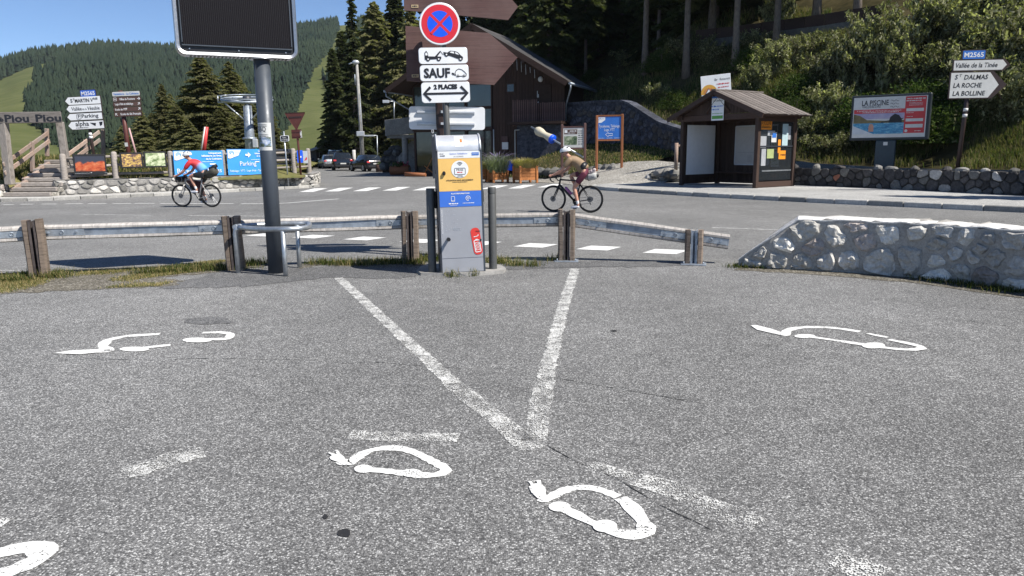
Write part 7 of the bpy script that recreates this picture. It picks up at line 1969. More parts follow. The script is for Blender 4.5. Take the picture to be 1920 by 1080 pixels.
brect(.01, .46, .71, .60, yq - .003, photo_mat('evening_sky_picture', [(.3, (.22, .22, .42)), (.6, (.45, .40, .52)), (.8, (.6, .5, .45))], 1.6), 'picture_sky')
brect(.01, .09, .71, .36, yq - .003, photo_mat('pool_water_picture', [(.35, (.03, .14, .30)), (.5, (.06, .28, .46)), (.62, (.18, .42, .55)), (.75, (.6, .7, .75))], 7, (1, 1, 3)), 'picture_pool')
m = MB(); m.flat([bl(.01, .36), bl(.71, .36), bl(.71, .42), bl(.60, .44), bl(.45, .41), bl(.20, .44), bl(.10, .55), bl(.01, .59)], yq - .005); m.build('picture_hills', plain('picture_olive', (.16, .13, .06), .6, 0, .4, 6), bb)
m = MB(); m.flat([bl(.01, .09), bl(.30, .09), bl(.12, .22), bl(.01, .30)], yq - .005); m.build('picture_deck', M_LGREY, bb)
m = MB(); m.flat([bl(.50, .36), bl(.52, .50), bl(.58, .58), bl(.64, .54), bl(.68, .44), bl(.68, .36)], yq - .006); m.flat([bl(.40, .36), bl(.70, .45), bl(.70, .47), bl(.40, .38)], yq - .006); m.build('picture_tree', M_INK, bb)
m = MB(); m.flat([bl(.23, .15), bl(.30, .15), bl(.30, .28), bl(.28, .34), bl(.245, .34), bl(.23, .28)], yq - .006); m.build('picture_bather', M_SKIN, bb)
text('LA PISCINE', .26, bl(.30, .86)[0], bl(0, .86)[1], bb, M_INK, y=yq - .005, width=Wp * .37, bold=.004); text('VALDEBLORE', .12, bl(.25, .755)[0], bl(0, .765)[1], bb, M_DGREY, y=yq - .005, width=Wp * .26)
m = MB()
for k in range(3): stroke(m, [(bl(.51, 0)[0] + i * .03, bl(0, .90 - .075 * k)[1] + .025 * math.sin(i * 1.4)) for i in range(10)], .014, yq - .005)
m.build('wave_mark', M_INK, bb)
text('À 50 MÈTRES DE LA STATION DE LA COLMIANE !', .07, bl(.36, 0)[0], bl(0, .665)[1], bb, M_WHITE, y=yq - .006, width=Wp * .62); m = MB(); scribble(m, bl(.38, 0)[0], bl(0, .625)[1], Wp * .5, .03, yq - .006)
for u, v, w, h in ((.845, .66, .23, .075), (.845, .415, .23, .07), (.845, .27, .23, .085)): x, z = bl(u, v); m.rect(x, z, w * Wp, h * Hp, yq - .006)
scribble(m, bl(.85, 0)[0], bl(0, .93)[1], Wp * .24, .05, yq - .006, 0, 2); scribble(m, bl(.82, 0)[0], bl(0, .88)[1], Wp * .2, .045, yq - .006, 0, 3); 
for k in range(3): scribble(m, bl(.85, 0)[0], bl(0, .83 - .03 * k)[1], Wp * .18, .018, yq - .006, 0, k)
scribble(m, bl(.78, 0)[0], bl(0, .59)[1], Wp * .1, .02, yq - .006, 0, 7); scribble(m, bl(.78, 0)[0], bl(0, .50)[1], Wp * .08, .02, yq - .006, 0, 8); scribble(m, bl(.90, 0)[0], bl(0, .15)[1], Wp * .08, .03, yq - .006, 0, 8); m.flat(disc(*bl(.745, .155), .05, n=12), yq - .006)
m.build('white_print', M_WHITED, bb)
m = MB(); m.box((-.02, -.066, z0 - .12), (.14, .01, .12)); m.build('label', M_WHITED, bb)
# St Dalmas signpost
Ysd = 24.4; a = P(1796, 305, Ysd)
sd_ = thing('arrow_signpost', 'white arrow signs to St Dalmas and La Bolline on a brown pole', 'signpost', (a.x, Ysd, .75), 0, None, (0, R(2.2), R(-6)))
def qz(py): return P(1800, py, Ysd).z - .75
m = MB(); m.tube([(0, 0, -.3), (0, 0, qz(98))], .065, 12); m.build('pole', M_POSTDK, sd_)
k = Ysd / FPX * 1.02
def sx_(px): return (px - 1799) * k
yS = -.10
def arrow_plate(pl, pr, ptip, yt, yb, mat):
    zt, zb = qz(yt), qz(yb); zm = (zt + zb) / 2
    m = MB(); m.prism([(sx_(pl) - .03, zb - .03), (sx_(pr), zb - .03), (sx_(ptip) + .03, zm), (sx_(pr), zt + .03), (sx_(pl) - .03, zt + .03)], yS, yS + .05); o = m.build('arrow_plate', M_POSTDK, sd_, None, (0, R(-2.2), 0))
    return o, zt, zb, zm
o, zt, zb, zm = arrow_plate(1771, 1842, 1864, 137, 184, M_WHITED)
m = MB(); m.flat([(sx_(1771), zb), (sx_(1836), zb), (sx_(1852), zm), (sx_(1836), zt), (sx_(1771), zt)], yS - .003); m.build('face', M_WHITED, o)
for i, s in enumerate(('LA BOLLINE', 'LA ROCHE', 'DALMAS')):
    text(s, .2, sx_(1776) if i < 2 else sx_(1793), zb + (zt - zb) * (.18 + .32 * i), o, M_INK, 'LEFT', y=yS - .006, width=(.98, .86, .72)[i], shear=.15, bold=.004)
text('S', .2, sx_(1777), zb + (zt - zb) * .82, o, M_INK, 'LEFT', y=yS - .006, shear=.15, bold=.004); text('T', .11, sx_(1784.5), zb + (zt - zb) * .88, o, M_INK, 'LEFT', y=yS - .006, shear=.15, bold=.003)
o, zt, zb, zm = arrow_plate(1774, 1858, 1867, 114, 132.5, M_WHITED)
m = MB(); m.flat([(sx_(1774), zb), (sx_(1855), zb), (sx_(1862), zm), (sx_(1855), zt), (sx_(1774), zt)], yS - .003); m.build('face', M_WHITED, o); text('Vallée de la Tinée', .2, sx_(1777), zm, o, M_INK, 'LEFT', y=yS - .006, width=1.25, shear=.2, bold=.003)
zt, zb = qz(96), qz(111.5); m = MB(); m.prism(rrect(sx_(1806), (zt + zb) / 2, .72, zt - zb + .06, .03, 3), yS, yS + .04); o = m.build('road_number_plate', M_POSTDK, sd_, None, (0, R(-2.2), 0)); m = MB(); m.flat(rrect(sx_(1806), (zt + zb) / 2, .66, zt - zb, .02, 3), yS - .003); m.build('face', M_DBLUE, o); text('M2565', .2, sx_(1806), (zt + zb) / 2, o, M_WHITE, y=yS - .006, width=.58, bold=.004)
for z in (qz(203), qz(214)): m = MB(); m.tube([(0, -.008, z - .1), (0, -.008, z)], .07, 10); m.build('white_band', M_WHITED, sd_)
# upper stone wall on the hillside and a walker
up = [hill_px(x, y) for x, y in ((1300, 93), (1380, 86), (1450, 78), (1540, 68), (1650, 52))]
up = [p for p in up if p]
if len(up) > 2:
    fu, LU = path_map(up, 1); uw = thing('upper_wall', 'long pale stone wall with a dark top course high on the wooded slope', 'wall', tuple(up[0]))
    wall_core(uw, fu, LU, lambda s: .55, .4, M_STONEM, 'stone_course', .5)
    n = int(LU / 1.4)
    for kk in range(n):
        s0_, s1_ = LU * kk / n, LU * (kk + 1) / n - .03; a, b = fu(s0_, .56, -.25), fu(s1_, .56, -.25)
        V = [a + Vector((0, 0, -.02)), b + Vector((0, 0, -.02)), b + Vector((0, 0, .62)), a + Vector((0, 0, .62))]; d = Vector((.12, .25, 0)); V += [v + d for v in V]; m = MB(); m.add([v - uw.location for v in V], [(0, 1, 2, 3), (7, 6, 5, 4), (0, 4, 5, 1), (3, 2, 6, 7), (0, 3, 7, 4), (1, 5, 6, 2)]); m.build('dark_panel', M_WOODDKH, uw)
# ------------------------------------------------------------------ cyclists
def skin_mesh(name, chains, mat, sub=2, smooth=True):
    """chains: list of (verts [(x,y,z,r)], edges, root index); one skinned surface each, all in one mesh"""
    me = bpy.data.meshes.new(name); V = []; E = []; RR = []; roots = []
    for vs, es, rt in chains:
        o = len(V); V += [v[:3] for v in vs]; RR += [v[3] for v in vs]; E += [(a + o, b + o) for a, b in es]; roots.append(o + rt)
    me.from_pydata(V, E, []); ob = bpy.data.objects.new(name, me); COL.objects.link(ob)
    sk = ob.modifiers.new('skin', 'SKIN'); sk.branch_smoothing = .6; sk.use_smooth_shade = smooth
    for i, d in enumerate(me.skin_vertices[0].data):
        r = RR[i]; d.radius = r if isinstance(r, tuple) else (r, r); d.use_root = i in roots
    sb = ob.modifiers.new('sub', 'SUBSURF'); sb.levels = sub; sb.render_levels = sub
    dg = bpy.context.evaluated_depsgraph_get(); out = bpy.data.meshes.new_from_object(ob.evaluated_get(dg)); bpy.data.objects.remove(ob); bpy.data.meshes.remove(me)
    out.name = name; out.materials.clear(); out.materials.append(mat); return out
def chain(pts): return (pts, [(i, i + 1) for i in range(len(pts) - 1)], 0)
def ik(h, f, l1, l2):
    d = math.hypot(f[0] - h[0], f[1] - h[1]); d = min(d, l1 + l2 - .005); a = math.acos((l1 * l1 + d * d - l2 * l2) / (2 * l1 * d)); b = math.atan2(f[1] - h[1], f[0] - h[0])
    return (h[0] + l1 * math.cos(b + a), h[1] + l1 * math.sin(b + a))
M_SOCK = plain('white_socks', (.68, .68, .68), .8); M_SHOE = plain('white_shoes', (.60, .61, .66), .5, 0, .3, 30); M_HELM = plain('white_helmet', (.72, .72, .71), .35, 0, .05)
M_CARBON = plain('black_frame_paint', (.018, .018, .020), .35); M_SILVERF = plain('pale_frame_paint', (.45, .44, .43), .35, .2, .2, 8)
M_RIM = plain('black_rim', (.015, .015, .016), .35); M_SPOKE = plain('steel_spokes', (.45, .46, .48), .3, .8); M_CHROME = plain('chain_steel', (.18, .18, .19), .35, .8)
BB = (.41, .27)
def make_bike(lab, loc, rz, frame_mat, crank_deg, bottle_mat, group='bicycles ridden along the road'):
    t = thing('bicycle', lab, 'bicycle', loc, rz, group); t.rotation_euler = (R(-2), 0, rz)
    WBs = 1.0; Rw = .345
    for ax in (0, WBs):
        w = bpy.data.objects.new('wheel', None); COL.objects.link(w); w.parent = t; w.location = (ax, 0, Rw)
        m = MB(); m.torus((0, 0, 0), Rw - .018, .0185, 44, 8); m.build('tyre', M_RUBBER, w)
        m = MB(); m.torus((0, 0, 0), Rw - .045, .014, 40, 6); m.build('rim', M_RIM, w)
        m = MB()
        for k in range(22):
            a = 2 * math.pi * k / 22; a2 = a + (.35 if k % 2 else -.35); y = .028 * (1 if k % 4 < 2 else -1)
            m.tube([(.022 * math.cos(a2), y, .022 * math.sin(a2)), ((Rw - .05) * math.cos(a), 0, (Rw - .05) * math.sin(a))], .0016, 3, caps=False, smooth=False)
        o = m.build('spokes', M_SPOKE, w); o['kind'] = 'stuff'
        m = MB(); m.tube([(0, -.05, 0), (0, .05, 0)], .022, 10); m.build('hub', M_CARBON, w)
        m = MB(); m.prism(disc(0, 0, .075, n=20), .045, .048) ; m.build('brake_disc', M_CHROME, w)
        if ax == 0:
            m = MB()
            for k in range(6): m.prism(disc(0, 0, .062 - .006 * k, n=18), -.045 + .005 * k, -.042 + .005 * k)
            m.build('cassette', M_CHROME, w)
    st_, ht, hb, fo = (.26, 0, .80), (.80, 0, .86), (.835, 0, .71), (1.0, 0, .345)
    m = MB(); bb = (BB[0], 0, BB[1])
    m.tube([hb, bb], [.030, .026], 10); m.tube([(.806, 0, .835), st_], [.022, .018], 10); m.tube([bb, (.235, 0, .86)], [.022, .017], 10); m.tube([ht, hb], .024, 10); m.tube([(BB[0], -.05, BB[1]), (BB[0], .05, BB[1])], .026, 10)
    for s in (-1, 1):
        m.tube([(BB[0], s * .03, BB[1]), (.1, s * .062, .32), (0, s * .065, .345)], [.014, .011, .009], 8); m.tube([(.29, s * .015, .74), (.05, s * .06, .40), (0, s * .065, .345)], [.011, .010, .009], 8)
    m.build('frame', frame_mat, t)
    m = MB(); m.tube([(.84, 0, .70), (.853, 0, .66)], .026, 8)
    for s in (-1, 1): m.tube([(.845, s * .02, .69), (.87, s * .055, .62), (.955, s * .058, .44), (1.0, s * .055, .345)], [.018, .018, .014, .010], 8)
    m.build('fork', frame_mat, t)
    m = MB(); m.tube([(.235, 0, .84), (.20, 0, .955)], .0145, 8); m.build('seat_post', M_CARBON, t)
    m = MB(); m.prism([(.05, .965), (.12, .985), (.32, .968), (.33, .955), (.22, .945), (.07, .94)], -.03, .03); m.ball((.10, 0, .965), (.08, .07, .022), 10, 6); m.build('saddle', M_BLACK, t)
    m = MB(); m.tube([(.795, 0, .87), (.79, 0, .905), (.88, 0, .925)], .017, 8)
    m.tube([(.88, -.20, .925), (.88, .20, .925)], .0145, 8)
    for s in (-1, 1): m.tube([(.88, s * .20, .925), (.94, s * .21, .925), (.985, s * .212, .905), (.995, s * .215, .86), (.965, s * .22, .805), (.90, s * .22, .79)], .0145, 8)
    m.build('handlebar', M_CARBON, t)
    for s in (-1, 1): m = MB(); m.tube([(.955, s * .212, .925), (1.0, s * .212, .945), (1.02, s * .212, .965)], [.017, .018, .012], 8); m.tube([(1.0, s * .212, .94), (1.025, s * .212, .88), (1.005, s * .212, .82)], .007, 6); m.build('brake_hood', M_BLACK, t)
    th = R(crank_deg); m = MB(); m.prism(disc(BB[0], BB[1], .088, n=24), -.062, -.056); m.prism(disc(BB[0], BB[1], .075, n=20), -.056, -.05)
    for s, a in ((-1, th), (1, th + math.pi)): m.tube([(BB[0], s * .07, BB[1]), (BB[0] + .17 * math.cos(a), s * .085, BB[1] + .17 * math.sin(a))], .012, 6)
    m.build('crankset', M_CARBON, t)
    for s, a in ((-1, th), (1, th + math.pi)): m = MB(); m.box((BB[0] + .17 * math.cos(a), s * .125, BB[1] + .17 * math.sin(a)), (.085, .06, .018), ch=.005); m.build('pedal', M_BLACK, t)
    m = MB(); m.tube([(0, -.045, .40), (BB[0], -.058, BB[1] + .085)], .005, 4); m.tube([(0.02, -.045, .235), (BB[0], -.058, BB[1] - .088)], .005, 4); m.tube([(.0, -.05, .345), (.03, -.05, .26), (.0, -.05, .20)], .012, 6); m.build('chain', M_CHROME, t)
    m = MB(); a, b = Vector((.72, 0, .60)), Vector((.55, 0, .42)); o_ = Vector((-.045, 0, .045)); m.tube([tuple(a + o_), tuple(a + (b - a) * .15 + o_), tuple(b + o_)], [.022, .036, .036], 10); m.build('bottle', bottle_mat, t)
    return t
def make_rider(lab, loc, rz, crank_deg, jersey, shorts, helmet, hair=None, skin=M_SKIN, group='cyclists riding along the road'):
    t = thing('person', lab, 'person', loc, rz, group); t.rotation_euler = (R(-2), 0, rz)
    hip = (.13, 1.0); th = R(crank_deg)
    V = [(.12, 0, 1.01, (.14, .16)), (.20, 0, 1.13, (.125, .15)), (.33, 0, 1.255, (.13, .16)), (.47, 0, 1.35, (.13, .17)), (.565, 0, 1.40, (.065, .07)), (.615, 0, 1.45, (.060, .062)), (.655, 0, 1.50, (.088, .082)), (.685, 0, 1.565, (.088, .082)), (.69, 0, 1.60, (.05, .05))]
    E = [(i, i + 1) for i in range(8)]
    # chin and nose on the face side
    o = len(V); V += [(.73, 0, 1.47, .034)]; E += [(6, o)]
    legs = []
    for s, a in ((-1, th), (1, th + math.pi)):
        ped = (BB[0] + .17 * math.cos(a), BB[1] + .17 * math.sin(a)); ank = (ped[0] - .085, ped[1] + .115)
        k = ik(hip, ank, .445, .44); y = s * .10; o = len(V)
        V += [(hip[0], y, hip[1] - .01, .092), (hip[0] + (k[0] - hip[0]) * .45, y * 1.05, hip[1] + (k[1] - hip[1]) * .45, .082), (k[0], y * 1.1, k[1], .056), (k[0] + (ank[0] - k[0]) * .35, y * 1.08, k[1] + (ank[1] - k[1]) * .35, .055), (ank[0], y * 1.1, ank[1], .034), (ank[0] + .02, y * 1.12, ank[1] - .065, .034), (ped[0] + .06, y * 1.15, ped[1] + .035, .028)]
        E += [(0, o)] + [(o + i, o + i + 1) for i in range(6)]; legs.append((s, k, ank, ped, y))
    arms = []
    for s in (-1, 1):
        o = len(V); V += [(.475, s * .175, 1.345, .062), (.60, s * .205, 1.20, .048), (.705, s * .225, 1.075, .042), (.84, s * .218, 1.0, .036), (.925, s * .212, .965, .027), (.975, s * .212, .962, .033)]
        E += [(3, o)] + [(o + i, o + i + 1) for i in range(5)]
    chains = [(V, E, 0)]
    for s in (-1, 1):          # four fingers curled round the hood and a thumb on the inner side
        for j, (dx, dl) in enumerate(((.015, 1.0), (.0, 1.08), (-.016, 1.0), (-.032, .85))):
            y0 = s * .212; chains.append(chain([(.985 + dx, y0 + s * .005, .972, .0085), (1.005 + dx, y0 + s * .030, .962, .0085), (1.008 + dx, y0 + s * .034, .962 - .030 * dl, .0078), (1.0 + dx, y0 + s * .018, .962 - .048 * dl, .007)]))
        chains.append(chain([(.960, s * .200, .970, .010), (.985, s * .180, .958, .0095), (1.005, s * .183, .940, .008)]))
    link('body', skin_mesh('body', chains, skin), t)
    # face: nose, ears, sunglasses
    m = MB(); m.add([(.765, .016, 1.50), (.765, -.016, 1.50), (.752, 0, 1.535), (.795, 0, 1.497)], [(0, 1, 3), (1, 2, 3), (2, 0, 3)], 0, True); m.ball((.672, .088, 1.505), (.022, .010, .03), 8, 5); m.ball((.672, -.088, 1.505), (.022, .010, .03), 8, 5); m.build('nose_and_ears', skin, t)
    m = MB(); pts = [(.67 + .088 * math.cos(R(a)), .083 * math.sin(R(a))) for a in range(-85, 86, 17)]
    m.add([(x + .014, y, z) for x, y in pts for z in (1.515, 1.548)], [(2 * i, 2 * i + 2, 2 * i + 3, 2 * i + 1) for i in range(10)], 0, True); m.build('sunglasses', M_BLACK, t)
    m = MB(); m.add([(.757, .022, 1.474), (.757, -.022, 1.474), (.757, -.018, 1.466), (.757, .018, 1.466)], [(0, 1, 2, 3)]); m.build('mouth', plain('lips', (.35, .12, .10), .5), t)
    # jersey
    JV = [(.13, 0, 1.05, (.156, .175)), (.20, 0, 1.14, (.144, .168)), (.33, 0, 1.265, (.148, .180)), (.47, 0, 1.362, (.146, .186)), (.545, 0, 1.392, (.082, .09))]; JE = [(0, 1), (1, 2), (2, 3), (3, 4)]
    for s in (-1, 1): o = len(JV); JV += [(.478, s * .178, 1.352, .086), (.59, s * .205, 1.214, .068), (.63, s * .211, 1.165, .063)]; JE += [(3, o), (o, o + 1), (o + 1, o + 2)]
    link('jersey', skin_mesh('jersey', [(JV, JE, 0)], jersey), t)
    SV = [(.115, 0, 1.00, (.150, .168)), (.17, 0, 1.09, (.128, .155))]; SE = [(0, 1)]
    for s, k, ank, ped, y in legs: o = len(SV); SV += [(hip[0], y, hip[1] - .01, .105), (hip[0] + (k[0] - hip[0]) * .4, y * 1.05, hip[1] + (k[1] - hip[1]) * .4, .094), (hip[0] + (k[0] - hip[0]) * .78, y * 1.09, hip[1] + (k[1] - hip[1]) * .78, .076)]; SE += [(0, o), (o, o + 1), (o + 1, o + 2)]
    link('shorts', skin_mesh('shorts', [(SV, SE, 0)], shorts), t)
    for s, k, ank, ped, y in legs:
        link('sock', skin_mesh('sock', [chain([(ank[0] + (k[0] - ank[0]) * .30, y * 1.09, ank[1] + (k[1] - ank[1]) * .30, .047), (ank[0] + (k[0] - ank[0]) * .12, y * 1.1, ank[1] + (k[1] - ank[1]) * .12, .041), (ank[0] + .005, y * 1.11, ank[1] - .02, .040)])], M_SOCK), t)
        link('shoe', skin_mesh('shoe', [chain([(ank[0] - .035, y * 1.12, ank[1] - .065, .036), (ank[0] + .03, y * 1.13, ank[1] - .062, .044), (ped[0] + .03, y * 1.15, ped[1] + .045, .041), (ped[0] + .11, y * 1.17, ped[1] + .032, .030)])], M_SHOE), t)
    # helmet: a ribbed shell with dark vents
    m = MB(); n, kk = 20, 7; V = []; F = []
    for i in range(kk + 1):
        a = R(8 + 92 * i / kk)
        for j in range(n):
            w = 2 * math.pi * j / n; rr2 = math.sin(a) * (1 + .035 * math.cos(w * 5)); V.append((.665 + (.145 if math.cos(w) > 0 else .150) * rr2 * math.cos(w), .108 * rr2 * math.sin(w), 1.562 + .112 * math.cos(a) + .02 * math.cos(w) * math.sin(a) * -1))
    for i in range(kk):
        for j in range(n): F.append((i * n + j, i * n + (j + 1) % n, (i + 1) * n + (j + 1) % n, (i + 1) * n + j))
    m.add(V, F, 0, True); m.add(V[:n], [tuple(range(n))], 0, True); hl = m.build('helmet', helmet, t)
    for y0_, ln in ((-.055, .13), (0, .16), (.055, .13)):
        m = MB(); pts = [(.665 + .149 * math.sin(R(a)) * (1 if 1 else 0), y0_ * (1 + .2 * math.cos(R(a))), 1.562 + (.115 - abs(y0_) * .32) * math.cos(R(a)) - .02 * math.sin(R(a))) for a in range(-62, 63, 18)]
        m.tube(pts[1:3], .011, 6); m.tube(pts[4:6], .011, 6); m.build('vent', M_BLACK, hl)
    for s in (-1, 1): m = MB(); m.tube([(.68, s * .098, 1.555), (.69, s * .088, 1.49), (.715, s * .03, 1.445)], .006, 5); m.build('strap', M_BLACK, t)
    return t
M_BEIGE = plain('beige_jersey', (.27, .185, .11), .75, 0, .1, 14); M_PLUM = plain('plum_shorts', (.115, .018, .04), .7, 0, .15, 10); M_BLKS = plain('black_shorts', (.014, .015, .018), .6)
t_ = NT('red_blue_jersey'); v = t_.coord(); sx = t_.n('ShaderNodeSeparateXYZ'); t_.l(v, sx.inputs[0])
f_ = t_.math('ADD', t_.math('MULTIPLY', sx.outputs[0], .8), t_.math('MULTIPLY', sx.outputs[2], .5))
t_.col(t_.ramp(f_, [(.66, (.12, .40, .78)), (.80, (.18, .36, .62)), (.88, (.55, .06, .07)), (1.0, (.60, .03, .04))])); t_.set(.75)
ZRD = .002
# right rider
hd = R(180 - 24); rear = G(1107, 399.0); rear.z = ZRD
bk1 = make_bike('black road bike with a purple bottle under the right cyclist', rear, hd, M_CARBON, 78, plain('purple_bottle', (.35, .12, .32), .4))
rd1 = make_rider('cyclist in a beige jersey, plum shorts and white helmet, bent over the bars', rear, hd, 78, M_BEIGE, M_PLUM, M_HELM)
m = MB(); m.ball((.165, 0, 1.165), (.105, .158, .125), 14, 8); m.build('back_pocket', M_BLACK, rd1, (0, 0, 0))
bg1 = thing('saddle_bag', 'pale rolled saddle bag strapped behind the right cyclist', 'bag', rear, hd)
m = MB(); m.tube([(.15, 0, .88), (.06, 0, .90), (-.10, 0, .93), (-.17, 0, .94)], [.05, .095, .095, .07], 12); m.build('roll', plain('pale_bag', (.42, .42, .40), .7, 0, .3, 14), bg1)
m = MB(); m.torus((.04, 0, .905), .098, .008, 18, 5, 0, Matrix.Translation((.04, 0, .905)) @ Matrix.Rotation(R(85), 4, 'Z') @ Matrix.Translation((-.04, 0, -.905))); m.ball((-.18, 0, .94), (.03, .06, .05)); m.build('strap', M_BLACK, bg1)
m = MB(); m.ball((-.05, 0, 1.04), (.09, .07, .055), 10, 6); m.ball((-.10, .02, 1.085), (.05, .05, .04), 8, 6); m.sm = [False] * len(m.f); m.build('crumpled_jacket', plain('pale_pink_cloth', (.50, .42, .40), .8, 0, .4, 20), bg1)
# left rider
hd2 = R(180 - 12); rear2 = G(398, 388.6); rear2.z = ZRD
bk2 = make_bike('pale grey touring road bike under the left cyclist', rear2, hd2, M_SILVERF, -112, M_BLACK)
rd2 = make_rider('cyclist in a red and blue jersey, black shorts and white helmet', rear2, hd2, -112, t_.mat, M_BLKS, M_HELM)
m = MB(); m.rect(0, 0, .13, .03); 
bg2 = thing('saddle_bag', 'large dark olive saddle pack rising behind the left cyclist', 'bag', rear2, hd2)
m = MB(); m.tube([(.17, 0, .90), (.05, 0, .95), (-.16, 0, 1.06), (-.24, 0, 1.10)], [.05, .11, .13, .10], 12); m.build('pack', plain('olive_black_bag', (.05, .048, .038), .75, 0, .4, 12), bg2)
m = MB(); m.tube([(-.02, 0, 1.14), (-.26, 0, 1.24)], .055, 10); m.build('roll', M_BLACK, bg2)
m = MB(); m.tube([(.02, -.12, .93), (-.02, -.125, 1.0), (-.05, -.10, 1.08)], .012, 5); m.tube([(-.14, -.14, 1.02), (-.17, -.135, 1.10), (-.2, -.09, 1.17)], .012, 5); m.build('straps', M_GREYP, bg2)
hb2 = thing('handlebar_bag', 'black cylindrical bag on the left cyclist handlebar', 'bag', rear2, hd2)
m = MB(); m.tube([(.97, -.23, .84), (.97, -.20, .84), (.97, .20, .84), (.97, .23, .84)], [.05, .085, .085, .05], 14); m.build('roll', M_BLKS, hb2); m = MB()
for s in (-.1, .1): m.torus((.97, s, .84), .088, .008, 16, 5)
m.build('straps', M_GREYP, hb2)
fb2 = thing('frame_bag', 'dark red frame bag inside the left cyclist bike frame', 'bag', rear2, hd2)
m = MB(); m.prism([(.33, .78), (.77, .82), (.77, .74), (.52, .52), (.42, .42), (.36, .55)], -.028, .028); m.build('pouch', plain('dark_red_bag', (.06, .016, .02), .7), fb2)
# a third rider almost wholly past the left edge
rear3 = G(-18, 392); rear3.z = ZRD; hd3 = R(180 - 8)
bk3 = dup(bk2, rear3, None, 'bicycle cut by the left edge, only its rear tyre in view'); bk3.rotation_euler = (R(-2), 0, hd3)
rd3 = dup(rd1, rear3, None, 'cyclist almost entirely past the left edge of the picture'); rd3.rotation_euler = (R(-2), 0, hd3)
bg3 = thing('saddle_bag', 'salmon pink saddle bag cut by the left edge of the picture', 'bag', rear3, hd3)
m = MB(); m.tube([(.16, 0, .90), (.05, 0, .93), (-.20, 0, .98), (-.29, 0, .99)], [.05, .09, .09, .06], 12); m.build('roll', plain('salmon_bag', (.60, .24, .17), .6), bg3)

